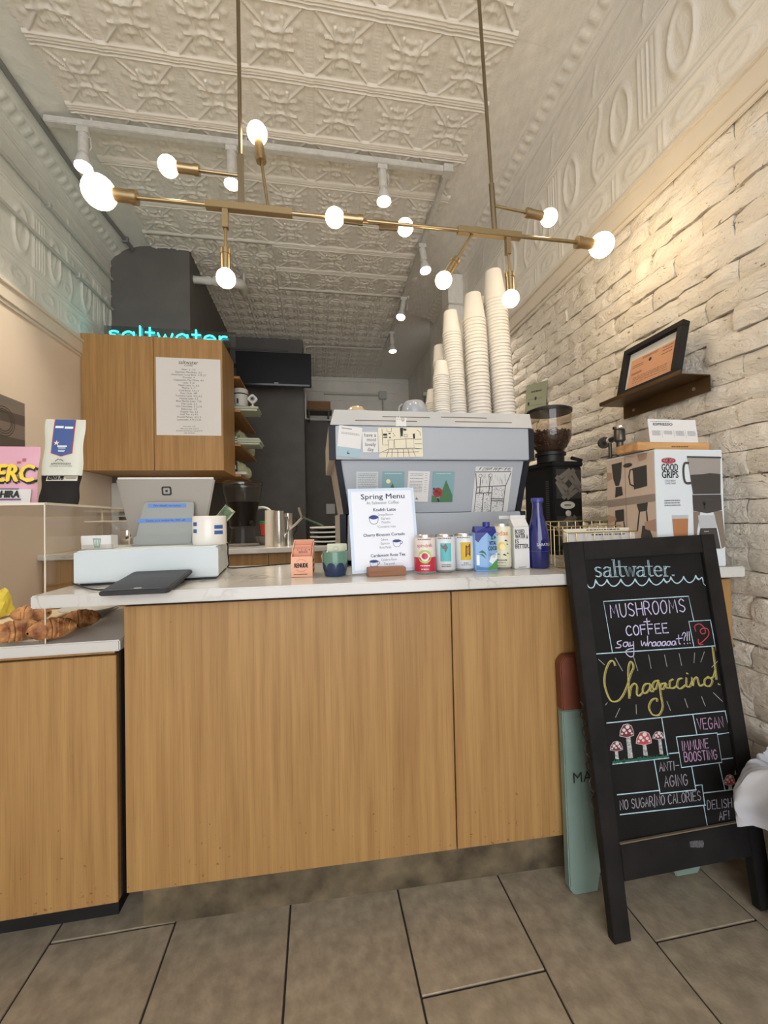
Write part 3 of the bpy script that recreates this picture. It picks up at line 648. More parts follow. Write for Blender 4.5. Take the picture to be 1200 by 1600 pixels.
def spot(x, y, aim, label, ln=0.20):
    t = thing('track_spotlight', label, 'spotlight', T(x, y, 3.215), 'white track spotlights')
    MB().box(-0.03, 0.03, -0.016, 0.016, -0.03, 0.002).build('adapter', M_TRK, t, bevel=0.003)
    d = Vector(aim).normalized(); p0 = Vector((0, 0, -0.045)); pm = p0+d*ln*0.55; p1 = p0+d*ln
    MB().tube([(0.012, 0, -0.03), (0.034, 0, -0.05), (0.038, 0, -0.10), (0.026, 0, -0.125)], 0.0035, 6).build('yoke', M_TRK, t, smooth=True)
    MB().cyl(p0-d*0.01, pm, 0.026, seg=18).build('body', M_TRK, t, smooth=True, bevel=0.003)
    q = d.to_track_quat('Z', 'Y').to_matrix().to_4x4()
    hd = MB().open_lathe([(0.020, 0), (0.027, 0.01), (0.043, 0.068), (0.0455, 0.078), (0.0425, 0.078), (0.038, 0.066)], 22, T(*pm) @ q).build('lamp_head', M_WHITEM, t, smooth=True)
    MB().lathe([(0, 0), (0.039, 0.0), (0.039, 0.004), (0, 0.010)], 22, T(*(pm+d*0.066)) @ q).build('lamp_face', M_LED, hd, smooth=True)
    li = bpy.data.lights.new('spot', 'SPOT'); li.energy = SPOT_W; li.color = (1.0, 0.86, 0.68); li.spot_size = math.radians(75); li.spot_blend = 0.7; li.shadow_soft_size = 0.035
    lo = bpy.data.objects.new('lamp', li); COL.objects.link(lo); lo.parent = hd; lo.matrix_local = T(*(pm+d*0.085)) @ d.to_track_quat('-Z', 'Y').to_matrix().to_4x4()
spot(-1.20, 2.37, (0.06, -0.12, -1), 'white track spotlight at the far left end of the front rail'); spot(-0.44, 2.37, (0.02, -0.10, -1), 'white track spotlight behind the left chandelier rod')
spot(0.43, 2.37, (0.02, -0.08, -1), 'white track spotlight near the corner of the track'); spot(0.852, 3.02, (0.06, -0.2, -1), 'nearest white spotlight on the side rail of the track')
spot(0.868, 3.78, (-0.25, -0.25, -1), 'middle white spotlight on the side rail, tilted left', 0.19); spot(0.885, 4.50, (0.02, -0.1, -1), 'furthest white spotlight on the side rail of the track')

# ================================================================== far background
bk = thing('bulkhead', 'dark painted bulkhead box high on the partition wall', 'bulkhead', T(-0.55, 4.95, 2.95))
MB().box(-0.419, 0.42, 0, 0.149, 0.0, 0.328).build('casing', M_DARK, bk, bevel=0.004); MB().box(0.25, 0.36, -0.03, 0, 0.12, 0.23).build('junction_box', M_DARK, bk, bevel=0.004)
MB().tube([(-0.4, -0.012, 0.175), (0.25, -0.012, 0.175)], 0.010, 6).build('pipe', M_DARK, bk)
M_TVB = mat('television_black', (0.006, 0.006, 0.007), 0.35, spec=0.15)
tv = thing('television', 'black flat television tilted down under the dark bulkhead', 'television', T(-0.45, 4.78, 2.64) @ RX(0.12))
MB().box(-0.42, 0.42, 0, 0.05, 0, 0.38).build('casing', M_TVB, tv, bevel=0.004); MB().box(-0.40, 0.40, -0.002, 0, 0.045, 0.365).build('screen', M_TVB, tv)
MB().box(-0.40, 0.40, -0.004, 0, 0.008, 0.03).build('lower_bezel', M_BLACKG, tv, bevel=0.002); MB().box(0.0, 0.045, -0.0048, -0.0041, 0.032, 0.041).build('maker_badge', M_WHITE, tv)
MB().cyl((0, 0.05, 0.25), (0, 0.15, 0.33), 0.02).build('mount_arm', M_BLACK, tv)
conduit('conduit', 'thin steel conduit curving from the track end down the dark wall corner', [(0.89, 5.0, 3.235)]+[tuple(v) for v in smooth_path([(0.88, 5.04, 3.245), (0.75, 5.06, 3.25), (0.2, 5.06, 3.25), (-0.06, 5.06, 3.24), (-0.105, 5.07, 3.19), (-0.11, 5.08, 3.05)], 4)]+[(-0.11, 5.085, 2.345), (0.20, 5.085, 2.335)], 0.009, M_PIPEP)
jb = thing('junction_box', 'grey junction box with a conduit drop on the far back wall', 'junction box', T(1.045, YB-0.025, 3.0)); MB().box(-0.06, 0.06, -0.06, -0.001, -0.06, 0.06).build('casing', M_PIPEP, jb, bevel=0.008)
MB().cyl((0, -0.02, -0.06), (0, -0.02, -0.6), 0.012).build('pipe', M_PIPEP, jb, smooth=True); MB().cyl((-0.06, -0.02, 0), (-0.9, -0.02, 0), 0.012).build('pipe', M_PIPEP, jb, smooth=True)
se = thing('sensor', 'small white sensor box high on the far right wall', 'sensor', T(1.47, 5.2, 2.72)); MB().box(-0.05, -0.001, -0.05, 0.05, -0.02, 0.03).build('casing', M_WHITE, se, bevel=0.006); MB().cyl((-0.025, 0, -0.02), (-0.025, 0, -0.3), 0.006).build('cable', M_INKG, se)
sh = thing('bracket_shelf', 'small dark shelf holding a cardboard box on the far wall', 'shelf', T(0.06, 5.9, 2.69)); MB().box(-0.17, 0.19, 0.0, 0.287, -0.02, 0).build('board', M_DARK, sh, bevel=0.003); MB().box(-0.15, -0.13, 0.02, 0.287, -0.12, -0.02).build('bracket', M_DARK, sh); MB().box(0.13, 0.15, 0.02, 0.287, -0.12, -0.02).build('bracket', M_DARK, sh)
M_CARD = mat('cardboard', rgb(150, 112, 76), 0.8, noise=0.1, nscale=9)
cb = thing('cardboard_box', 'brown cardboard box on the small shelf high on the far wall', 'box', T(0.06, 5.92, 2.692)); MB().box(-0.16, 0.17, 0, 0.2, 0, 0.12).build('carton', M_CARD, cb, bevel=0.003); MB().box(-0.16, 0.17, -0.001, 0.2, 0.121, 0.1225).build('tape_flap', mat('parcel_tape', rgb(176, 140, 98), 0.4), cb)
sp_ = at_y(516, 795, 6.186)
sw_ = thing('light_switch', 'cream double light switch on the dark far wall', 'switch', T(sp_.x, 6.186, sp_.z)); MB().box(-0.06, 0.07, -0.008, 0, -0.075, 0.075).build('plate', M_WHITEM, sw_, bevel=0.003)
for x in (-0.03, 0.03): MB().box(x-0.014, x+0.014, -0.013, -0.008, -0.035, 0.035).build('rocker', M_WHITE, sw_, bevel=0.002)
wp = at_x(303, 437, -0.968)
pf = thing('pipe_fitting', 'white wrapped pipe fitting sticking out of the dark chimney chase', 'pipe', T(-0.969, wp.y, wp.z)); wl = at_y(376, 437, wp.y).x+0.969
MB().cyl((0.0, 0, 0), (wl-0.05, 0, -0.006), 0.030, seg=18).build('pipe', M_TRK, pf, smooth=True)
for x, r in ((0.10, 0.037), (0.16, 0.041), (0.21, 0.037)): MB().cyl((x, 0, -0.001), (x+0.045, 0, -0.002), r, seg=18).build('collar', M_TRK, pf, smooth=True, bevel=0.004)
MB().tube(smooth_path([(wl-0.12, 0, -0.004), (wl-0.05, 0, -0.004), (wl-0.012, 0.02, 0.0), (wl, 0.07, 0.01), (wl, 0.16, 0.02)], 5), 0.042, 14).build('elbow', M_TRK, pf, smooth=True)
MB().cyl((wl, 0.158, 0.02), (wl, 0.158, 3.279-wp.z), 0.012).build('hanger_rod', M_TRK, pf, smooth=True)

# shelves right of the wall cabinet, on the side of the chimney chase
shelf_z = {}
for k, (px, py, y0, y1, lb) in enumerate(((361, 567, 3.43, 4.25, 'highest'), (362, 625, 3.43, 4.3, 'second'), (362.5, 684, 3.43, 4.32, 'third'), (386, 750, 3.43, 4.0, 'lowest'))):
    z = at_x(px, py, -0.6).z; shelf_z[k] = z+0.02
    s_ = thing('wall_shelf', lb+' oak shelf right of the wall cabinet', 'shelf', T(-0.785, 3.42, z)); MB().box(-0.184, 0.185, y0-3.42, y1-3.42, 0, 0.019).build('board', M_OAKY, s_, bevel=0.001)
    for yy in (0.15, 0.6): MB().box(-0.184, 0.0, yy, yy+0.02, -0.004, -0.0003).build('bracket', M_DARK, s_)
M_SAGE = mat('sage_board', rgb(178, 186, 166), 0.5)
def trays(k, n, label, xw):
    t = thing('tray_stack', label, 'trays', T(-0.80, 3.56, shelf_z[k]))
    for i in range(n): MB().box(-0.14, xw+(0.01 if i % 2 else 0), -0.10, 0.12, i*0.019, i*0.019+0.016).build('tray', M_SAGE, t, bevel=0.002)
    for i in range(n): MB().box(-0.14, xw-0.17, -0.13, -0.101, i*0.019+0.006, i*0.019+0.021).build('tray', M_SAGE, t, bevel=0.002)
    return t
trays(1, 2, 'short stack of pale green trays on the second shelf under the camera', 0.33); trays(2, 3, 'taller stack of pale green trays on the third shelf', 0.345)
ct_ = thing('canister', 'grey white canister with a dark band on the second shelf', 'canister', T(-0.61, 3.52, shelf_z[1]+0.0385)); MB().lathe([(0.06, 0), (0.062, 0.003), (0.062, 0.10), (0.062, 0.145), (0.058, 0.15), (0, 0.15)], 24).build('body', mat('canister_grey', (0.5, 0.51, 0.5), 0.4), ct_, smooth=True); MB().open_lathe([(0.0625, 0.10), (0.0632, 0.101), (0.0632, 0.109), (0.0625, 0.11)], 24).build('band', M_BLACK, ct_); MB().box(-0.02, -0.005, -0.0635, -0.060, 0.02, 0.06).build('label_print', M_INK, ct_)
wc_ = thing('security_camera', 'small white security camera on the pale green tray stack', 'camera', T(-0.51, 3.50, shelf_z[1]+0.0365)); MB().lathe([(0.03, 0), (0.03, 0.006), (0.008, 0.012), (0.008, 0.03), (0, 0.03)], 18).build('foot', M_WHITE, wc_, smooth=True)
MB().prism(rrect(0.066, 0.066, 0.016, 4, -0.033, -0.033), -0.015, 0.015, T(0, 0, 0.07) @ RX(math.pi/2) @ RZ(math.pi/4)).build('head', M_WHITE, wc_, bevel=0.004)
MB().lathe([(0.02, 0), (0.02, 0.003), (0.01, 0.003), (0, 0.001)], 18, T(0, -0.0155, 0.07) @ RX(math.pi/2)).build('lens_ring', mat('lens_grey', (0.25, 0.24, 0.24), 0.4), wc_); MB().lathe([(0.011, 0), (0.009, 0.004), (0, 0.005)], 16, T(0, -0.0185, 0.07) @ RX(math.pi/2)).build('lens', M_BLACKG, wc_, smooth=True)
M_BAG = mat('pale_pouch', rgb(176, 182, 152), 0.45, noise=0.3, nscale=16)
def hang_pouch(k, y, s, lb, sd): crumple(T(-0.655, y, shelf_z[k]) @ RZ(sd), s*0.9, s*0.7, s*1.1, M_BAG, lb, 'pouch', sd, 'coffee_pouch', 'crumpled pouches on the wall shelves')
for i, (y, s) in enumerate(((3.74, 0.12), (3.93, 0.11), (4.12, 0.10))): hang_pouch(2, y, s, ('nearest', 'middle', 'furthest')[i]+' crumpled pale green pouch on the third shelf', i+1)
for i, (y, s) in enumerate(((3.66, 0.10), (3.84, 0.095))): hang_pouch(3, y, s, ('nearer', 'farther')[i]+' crumpled pale pouch on the lowest shelf', i+11)
b_ = thing('wooden_tray', 'white rimmed board under dark bottles on the lowest shelf', 'tray', T(-0.66, 3.5, shelf_z[3])); MB().box(-0.12, 0.10, -0.05, 0.06, 0, 0.022).build('board', M_WHITEM, b_, bevel=0.003)
for i, (x, r, h, lb) in enumerate(((-0.73, 0.026, 0.10, 'left dark jar with a pale lid on the lowest shelf'), (-0.66, 0.022, 0.11, 'right dark bottle with a white label on the lowest shelf'))):
    j = thing('jar', lb, 'jar', T(x, 3.49, shelf_z[3]+0.0225)); MB().lathe([(r, 0), (r, h*0.7), (r*0.5, h*0.82), (r*0.5, h), (0, h)], 16).build('body', M_BLACKG, j, smooth=True); MB().lathe([(r*0.6, h*0.98), (r*0.6, h*1.12), (0, h*1.12)], 16).build('lid', M_WHITE if i == 0 else M_BLACK, j); MB().box(-r*0.7, r*0.7, -r-0.001, -r*0.7, h*0.2, h*0.5).build('label', M_PAPER, j)

# back counter things
z0 = 0.9175
M_COFF = mat('cold_brew', (0.006, 0.003, 0.002), 0.4, spec=0.2)
ur = thing('drink_dispenser', 'clear plastic cold brew dispenser half full of dark coffee', 'dispenser', T(-0.487, 2.84, z0))
MB().open_lathe([(0.098, 0.0), (0.080, 0.07), (0.075, 0.12), (0.088, 0.13), (0.092, 0.20), (0.108, 0.30), (0.122, 0.36), (0.126, 0.385), (0.126, 0.42)], 28).build('vessel', M_GLASS, ur, smooth=True)
MB().lathe([(0, 0.135), (0.085, 0.135), (0.089, 0.2), (0.104, 0.295), (0, 0.295)], 28).build('coffee', M_COFF, ur, smooth=True)
MB().lathe([(0.13, 0.418), (0.132, 0.425), (0.118, 0.437), (0.06, 0.445), (0, 0.446)], 28).build('lid', M_GLASS, ur, smooth=True); MB().open_lathe([(0.127, 0.405), (0.133, 0.408), (0.133, 0.42), (0.127, 0.423)], 28).build('rim', clear('rim_plastic', (0.7, 0.66, 0.6, 1), 0.3), ur, smooth=True)
MB().cyl((0.06, -0.06, 0.16), (0.075, -0.105, 0.15), 0.014).build('tap', M_BLACK, ur, smooth=True)
rc = thing('paper_cup_small', 'small red cup with a green lid behind the steel pitchers', 'cup', T(-0.36, 2.95, z0+0.062)); MB().lathe([(0.026, 0), (0.034, 0.085), (0, 0.085)], 20).build('body', mat('red_cup', rgb(196, 62, 40), 0.5), rc, smooth=True); MB().lathe([(0.036, 0.085), (0.036, 0.10), (0.03, 0.105), (0, 0.105)], 20).build('lid', mat('green_lid', rgb(50, 130, 70), 0.5), rc, smooth=True)
gb = thing('bowl', 'grey mug shaped bowl under the red cup on the back counter', 'bowl', T(-0.355, 2.93, z0)); MB().lathe([(0.035, 0), (0.06, 0.03), (0.066, 0.061), (0.062, 0.061), (0, 0.058)], 24).build('body', mat('grey_ceramic', (0.14, 0.13, 0.12), 0.4), gb, smooth=True); MB().tube([(0.06+0.02*math.sin(a), 0, 0.03+0.02*math.cos(a)) for a in [i*math.pi/6 for i in range(7)]], 0.005, 6).build('handle', mat('grey_ceramic', (0.14, 0.13, 0.12), 0.4), gb, smooth=True)
for i, (x, y, r, h, lb) in enumerate(((-0.302, 2.74, 0.032, 0.235, 'pale steel canister, leftmost of the back counter pitchers'), (-0.24, 2.70, 0.034, 0.23, 'shiny steel pitcher in the middle of the back counter row'), (-0.19, 2.80, 0.032, 0.215, 'dark rimmed steel pitcher, rightmost of the back counter row'))):
    c = thing('steel_pitcher', lb, 'pitcher', T(x, y, z0), 'steel pitchers on the back counter'); MB().lathe([(r, 0), (r*1.02, 0.005), (r, h*0.5), (r*0.96, h-0.01), (r*0.98, h), (r*0.9, h), (r*0.88, h*0.2), (0, h*0.19)], 24).build('body', M_STEEL if i else mat('cream_steel', (0.62, 0.56, 0.46), 0.4), c, smooth=True); MB().tube([(r*0.98, 0, h*0.85), (r*1.7, 0, h*0.82), (r*1.8, 0, h*0.5), (r*1.0, 0, h*0.25)], 0.005, 8).build('handle', M_BLACK if i == 2 else M_CHROME, c, smooth=True)
ts = thing('kettle_spout', 'curved white faucet arching left of the steel pitchers', 'faucet', T(-0.315, 2.98, z0)); MB().tube(smooth_path([(0, 0, 0), (0, 0, 0.2), (-0.03, 0, 0.255), (-0.09, 0, 0.26), (-0.12, 0, 0.22)], 5), 0.009, 10).build('spout', M_WHITE, ts, smooth=True); MB().lathe([(0.022, 0), (0.022, 0.012), (0.012, 0.02), (0, 0.02)], 18).build('base', M_WHITE, ts, smooth=True)
tn = thing('scraper', 'green handled steel scraper leaning on the stacked plates', 'tool', T(-0.045, 2.76, z0+0.165) @ RY(math.radians(24))); MB().box(-0.06, 0.10, -0.012, 0.012, -0.006, 0.006).build('handle', mat('green_grip', rgb(70, 96, 78), 0.6), tn, bevel=0.004); MB().tube(smooth_path([(-0.06, 0, 0), (-0.085, 0, 0.03), (-0.10, 0, 0.05)], 4), 0.008, 8).build('blade', M_STEEL, tn, smooth=True); MB().tube([(-0.055, 0, -0.004), (-0.075, 0, -0.06), (-0.105, 0, -0.115)], 0.008, 8).build('hook', M_STEEL, tn, smooth=True)
for i in range(4):
    s_ = thing('plate', ('lowest', 'second lowest', 'second highest', 'topmost')[i]+' white plate with a dark underside in the back counter stack', 'plate', T(0.075, 2.78, z0+i*0.030), 'stacked plates on the back counter')
    MB().lathe([(0.07, 0.0), (0.075, 0.004), (0.118, 0.017), (0.118, 0.019), (0.0, 0.019)], 32).build('underside', M_BLACK, s_, smooth=True); MB().lathe([(0.0, 0.0192), (0.118, 0.0192), (0.122, 0.024), (0.122, 0.0285), (0.118, 0.0285), (0.10, 0.0225), (0, 0.0215)], 32).build('rim', M_WHITE, s_, smooth=True)
# things on the acrylic shelves at the left of the back counter
ac = thing('acrylic_rack', 'two tier clear acrylic rack on the back counter at left', 'rack', T(-1.15, 2.78, z0))
for zz in (0.03, 0.18): MB().box(-0.22, 0.24, -0.10, 0.12, zz, zz+0.008).build('shelf', M_EDGE, ac, bevel=0.001)
for x in (-0.22, 0.235): MB().box(x, x+0.005, 0.10, 0.12, 0, 0.24).build('post', M_EDGE, ac)
def tub(x, y, z, r, h, m, lb, lidm=None):
    t = thing('tub', lb, 'tub', T(x, y, z)); MB().lathe([(r*0.9, 0), (r, h*0.1), (r, h), (r*0.9, h), (0, h*0.98)], 22).build('body', m, t, smooth=True); MB().lathe([(r*1.06, h), (r*1.06, h*1.15), (r*0.95, h*1.2), (0, h*1.2)], 22).build('lid', lidm or m, t, smooth=True)
tub(-1.17, 2.78, z0+0.1885, 0.05, 0.018, M_BLACK, 'shallow black tub, left one on the acrylic rack top'); tub(-1.055, 2.78, z0+0.1885, 0.046, 0.036, M_BLACK, 'taller black tub, right one on the acrylic rack top')
tub(-0.985, 2.77, z0+0.0385, 0.045, 0.085, M_WHITEM, 'white jar on the lower tier of the acrylic rack'); tub(-1.075, 2.80, z0+0.0385, 0.035, 0.09, M_STEEL, 'steel cup on the lower tier of the acrylic rack'); tub(-1.18, 2.80, z0+0.0385, 0.04, 0.075, M_CHROME, 'chrome pot at the left of the acrylic rack')

# ================================================================== espresso machine
def at_plane(px, py, P0, n): d = sight(px, py); return CE + d*((Vector(P0)-CE).dot(n)/d.dot(n))
M_GREY = mat('pale_grey_enamel', rgb(166, 172, 181), 0.38); M_PINKW = mat('pale_wood_side', rgb(172, 163, 154), 0.55, noise=0.1, nscale=4, stretch=(3, 3, 12)); M_NAVYB = mat('navy_black', (0.014, 0.016, 0.024), 0.5, spec=0.25)
EY, ZC = 1.42, 0.9105
em = thing('espresso_machine', 'wide pale grey espresso machine with black side strips on the counter', 'espresso machine', T(0.43, EY, ZC))
def W(p): return (p[0]-0.43, p[1]-EY, p[2]-ZC)
bl, br_ = at_y(525, 718, EY), at_y(827, 718, EY); tl_, tr_ = at_y(525, 666, EY), at_y(827, 668, EY)
xl, xr, zb0, zb1 = bl.x, br_.x, (bl.z+br_.z)/2, (tl_.z+tr_.z)/2
MB().box(xl-0.43, xr-0.43, 0, 0.56, zb0-ZC, zb1-ZC-0.001).build('upper_band', M_GREY, em, bevel=0.002)
c0, c1, c2, c3 = at_y(515.5, 664, EY-0.004), at_y(832, 667, EY-0.004), at_y(828, 646, EY+0.045), at_y(522, 641, EY+0.045)
zt_ = (c2.z+c3.z)/2; zl_ = zb1
cov = MB().hexa([W((c0.x, EY-0.004, zl_)), W((c1.x, EY-0.004, zl_)), W((c1.x, 2.0, zl_)), W((c0.x, 2.0, zl_)), W((c3.x, EY+0.045, zt_)), W((c2.x, EY+0.045, zt_)), W((c2.x, 1.98, zt_)), W((c3.x, 1.98, zt_))]).build('cup_tray', M_GREY, em, bevel=0.0015)
cn = Vector((0, -(zt_-zl_), 0.049)).normalized(); cn = Vector((0, -(zt_-zl_), 0.049)); cn.normalize()
Fc = card_frame(Vector(W((c3.x, EY+0.045, zt_))), Vector(W((c2.x, EY+0.045, zt_))), Vector(W((c3.x, EY-0.004, zl_))))
def cover_xy(px, py):
    P0 = Vector((c3.x, EY+0.045, zt_)); n = (Fc.to_3x3() @ Vector((0, 0, 1))); p = at_plane(px, py, P0, n); q = Fc.inverted() @ Vector(W(p)); return q.x, q.y
for x0, x1, y in ((597.5, 671, 651), (555, 651, 656.7), (689, 760, 651.8), (711, 799, 658.8)):
    a, b = cover_xy(x0, y), cover_xy(x1, y); MB().box(a[0], b[0], a[1]-0.002, a[1]+0.002, -0.003, 0.0007, Fc).build('vent_slot', mat('slot_dark', (0.10, 0.085, 0.06), 0.5), em)
# lower slanting panel
l0, l1, l2, l3 = at_y(546, 801, EY+0.07), at_y(805, 800, EY+0.07), at_y(818.5, 720, EY+0.02), at_y(532.5, 720, EY+0.02)
zq0, zq1 = (l0.z+l1.z)/2, zb0-0.001
MB().hexa([W((l0.x, EY+0.07, zq0)), W((l1.x, EY+0.07, zq0)), W((l1.x, 1.95, zq0)), W((l0.x, 1.95, zq0)), W((l3.x, EY+0.02, zq1)), W((l2.x, EY+0.02, zq1)), W((l2.x, 1.95, zq1)), W((l3.x, 1.95, zq1))]).build('lower_panel', M_GREY, em, bevel=0.002)
MB().hexa([W((l0.x-0.012, EY+0.055, 0.93)), W((l1.x+0.035, EY+0.055, 0.93)), W((l1.x+0.035, 1.96, 0.93)), W((l0.x-0.012, 1.96, 0.93)), W((l0.x-0.006, EY+0.055, zq0-0.002)), W((l1.x+0.015, EY+0.055, zq0-0.002)), W((l1.x+0.015, 1.96, zq0-0.002)), W((l0.x-0.006, 1.96, zq0-0.002))]).build('base_panel', M_GREY, em, bevel=0.003)
for x in (l0.x+0.03, l1.x-0.03):
    for y in (1.53, 1.9): MB().cyl(W((x, y, ZC)), W((x, y, 0.935)), 0.02).build('foot', M_BLACK, em, smooth=True)
for sgn, xi, xa, xb in ((-1, xl, l3.x, l0.x), (1, xr, l2.x, l1.x)):
    e = 0.024 if sgn < 0 else 0.022
    X0, X1 = sorted((xi, xi+sgn*e))
    MB().box(X0-0.43, X1-0.43, 0, 0.012, zb0-ZC-0.002, zb1-ZC-0.002).build('side_strip', M_NAVYB, em, bevel=0.001)
    MB().box(X0-0.43, X1-0.43, 0.0125, 0.5, zb0-ZC-0.002, zb1-ZC-0.002).build('side_plate', M_PINKW, em, bevel=0.001)
    a0, a1 = sorted((xa, xa+sgn*0.022)); b0, b1 = sorted((xb, xb+sgn*0.022))
    for nm, y0, y1, mm in (('slanted_strip', 0.0, 0.012, M_NAVYB), ('slanted_plate', 0.0125, 0.40, M_PINKW)):
        MB().hexa([W((b0, EY+0.065+y0, zq0)), W((b1, EY+0.065+y0, zq0)), W((b1, EY+0.065+y1, zq0)), W((b0, EY+0.065+y1, zq0)), W((a0, EY+0.015+y0, zb0-0.003)), W((a1, EY+0.015+y0, zb0-0.003)), W((a1, EY+0.015+y1, zb0-0.003)), W((a0, EY+0.015+y1, zb0-0.003))]).build(nm, mm, em, bevel=0.001)
    q0, q1 = sorted((xb-sgn*0.0+sgn*0.014, xb+sgn*0.036))
    MB().box(q0-0.43, q1-0.43, 0.055, 0.075, 0.0, zq0-ZC-0.001).build('leg_strip', M_NAVYB, em, bevel=0.001)
    MB().box(q0-0.43, q1-0.43, 0.0755, 0.45, 0.0, zq0-ZC-0.001).build('leg_plate', M_PINKW, em, bevel=0.001)
# inverted paper cups stacked on the machine
def cup_mesh(R, H):
    m = MB(); m.open_lathe([(R-0.003, 0.0), (R, 0.0012), (R+0.0012, 0.004), (R, 0.0072), (R*0.965, 0.0078), (R*0.70, H-0.003), (R*0.69, H)], 26)
    m.lathe([(0, H-0.005), (R*0.62, H-0.005), (R*0.655, H), (R*0.69, H)][::1], 26)
    return m.mesh('paper_cup', M_CUP, smooth=True)
CY = 1.63
def ordinal(n): return str(n)+('th' if 10 < n % 100 < 14 else {1: 'st', 2: 'nd', 3: 'rd'}.get(n % 10, 'th'))
def stack(px, pyt, pyr, pxt, R, pitch, y, which, H=None):
    base = at_y(px, 640, y); zt = zt_+0.0008; top = at_y(pxt, pyt, y); rim = at_y(pxt, pyr, y)
    Hc = H or max(0.05, top.z-rim.z); me = cup_mesh(R, Hc); n = max(2, int(round((rim.z-zt)/pitch))+1); lean = (top.x-base.x)/max(0.05, top.z-zt)
    for k in range(n):
        z = zt+k*pitch
        o = inst(me, 'paper_cup', None, T(base.x+lean*(z-zt)+random.uniform(-0.0008, 0.0008), y+random.uniform(-0.0008, 0.0008), z) @ RY(lean) @ RZ(random.uniform(0, 6)))
        if k == n-1: tag(o, 'topmost inverted white paper cup of '+which, 'cup', 'paper cups in '+which)
        else: tag(o, ordinal(n-k)+' paper cup from the top of '+which, 'cup', 'paper cups in '+which)
    return base, lean, Hc
stack(788.5, 424, 472, 770, 0.0495, 0.0138, CY, 'the tallest stack furthest right')
stack(750, 463, 505, 739, 0.0490, 0.0145, CY, 'the second tallest stack')
stack(715, 488.5, 525, 704, 0.0405, 0.0112, CY+0.02, 'the medium stack third from the right')
stack(690.5, 565, 590, 689, 0.0335, 0.0088, CY-0.06, 'the short narrow front stack')
stack(697, 540, 566, 686, 0.0335, 0.0098, CY+0.15, 'the narrow stack behind the short one')
stack(738, 503, 540, 723, 0.0400, 0.0150, CY+0.16, 'the rear stack beside the medium one')
stack(769, 465, 505, 755, 0.0450, 0.0190, CY+0.17, 'the rear stack behind the tallest')
stack(676, 609, 632, 675, 0.0300, 0.0088, CY+0.08, 'the lowest stack at the far left')
mg = at_y(650, 643, 1.53)
t = thing('glass_teapot', 'grey glass jug with a handle on the espresso machine', 'jug', T(mg.x, 1.56, zt_+0.0008)); MB().lathe([(0.045, 0), (0.052, 0.006), (0.055, 0.02), (0.042, 0.055), (0.036, 0.062), (0, 0.062)], 26).build('body', mat('smoked_glass', (0.30, 0.33, 0.38), 0.12), t, smooth=True); MB().tube([(-0.046-0.016*math.sin(a), 0, 0.030+0.022*math.cos(a)) for a in [i*math.pi/8 for i in range(9)]], 0.0035, 8).build('handle', mat('smoked_glass', (0.30, 0.33, 0.38), 0.12), t, smooth=True)
mg = at_y(558, 643, 1.53)
t = thing('glass_bowl', 'tan glass bowl upside down on the left of the espresso machine', 'bowl', T(mg.x, 1.56, zt_+0.0008)); MB().lathe([(0.050, 0), (0.046, 0.012), (0.030, 0.032), (0.014, 0.040), (0, 0.040)], 26).build('body', mat('tan_glass', (0.42, 0.34, 0.22), 0.12), t, smooth=True)
# papers on the machine -------------------------------------------------
def sheet(name, label, cat, Mx, wd, ht, m=None, group=None, th=0.0006):
    t = thing(name, label, cat, Mx, group); MB().box(0, wd, 0, ht, 0, th).build('paper', m or M_PAPER, t); return t
def sheet_px(name, label, cat, tl, tr, bl, P0, n, m=None, lift=0.0008, group=None):
    a, b, c = (at_plane(*q, P0, n)+n*lift for q in (tl, tr, bl)); Mx = card_frame(a, b, c); t = sheet(name, label, cat, Mx, (b-a).length, (Mx.inverted() @ a).y, m, group)
    t['w'] = (b-a).length; t['h'] = (Mx.inverted() @ a).y; t_w, t_h = t['w'], t['h']; del t['w']; del t['h']; return t, t_w, t_h
def lines(t, x0, x1, ys, th, m, seed=0, name='text_lines', z=0.0011):
    r = random.Random(seed); b = MB()
    for y in ys:
        x = x0
        while x < x1-0.002:
            wd = r.uniform(0.002, 0.006)*(x1-x0)/0.05; e = min(x1-r.uniform(0, 0.1)*(x1-x0), x+wd)
            if e > x: b.poly([(x, y, z), (e, y, z), (e, y+th, z), (x, y+th, z)])
            x = e+0.0012*(x1-x0)/0.05
    return b.build(name, m, t, recalc=False, weld=False)
PB, NB = (0, EY-0.0015, 1.3), Vector((0, -1, 0))
d0, d1 = Vector((0, EY+0.02, zq1)), Vector((0, EY+0.07, zq0)); NL = Vector((0, -(d0.z-d1.z), (d0.y-d1.y))); NL.normalize(); NL = NL if NL.y < 0 else -NL; PL = d0+NL*0.0015
M_SKYC = mat('sea_blue_card', rgb(160, 186, 198), 0.7); M_TEALC = mat('dusty_teal_card', rgb(128, 164, 172), 0.7); M_GRN = mat('print_green', rgb(74, 116, 82), 0.7); M_ROSE = mat('print_red', rgb(150, 52, 54), 0.7); M_MOON = mat('print_moon', rgb(232, 226, 170), 0.7)
t, a, b = sheet_px('postcard', 'tilted white postcard with a pale blue foot, left end of the upper band', 'postcard', (529.5, 664), (566, 668.5), (525.5, 712), PB, NB)
flat(t, 'blue_foot', [[(0, 0), (a, 0), (a, b*0.30), (0, b*0.31)]], M_SKYC, 0.0009); lines(t, a*0.12, a*0.55, [b*0.90], b*0.025, M_INK, 1); lines(t, a*0.12, a*0.92, [b*0.77, b*0.73], b*0.014, M_INKG, 2); flat(t, 'boat_print', [[(a*0.42, b*0.13), (a*0.56, b*0.13), (a*0.53, b*0.10), (a*0.44, b*0.10)], [(a*0.46, b*0.14), (a*0.475, b*0.22), (a*0.49, b*0.14)]], M_INK, 0.0012)
t, a, b = sheet_px('paper_scrap', 'torn white note with handwriting beside the tilted postcard', 'note', (567, 675), (591, 675), (567, 707), PB, NB)
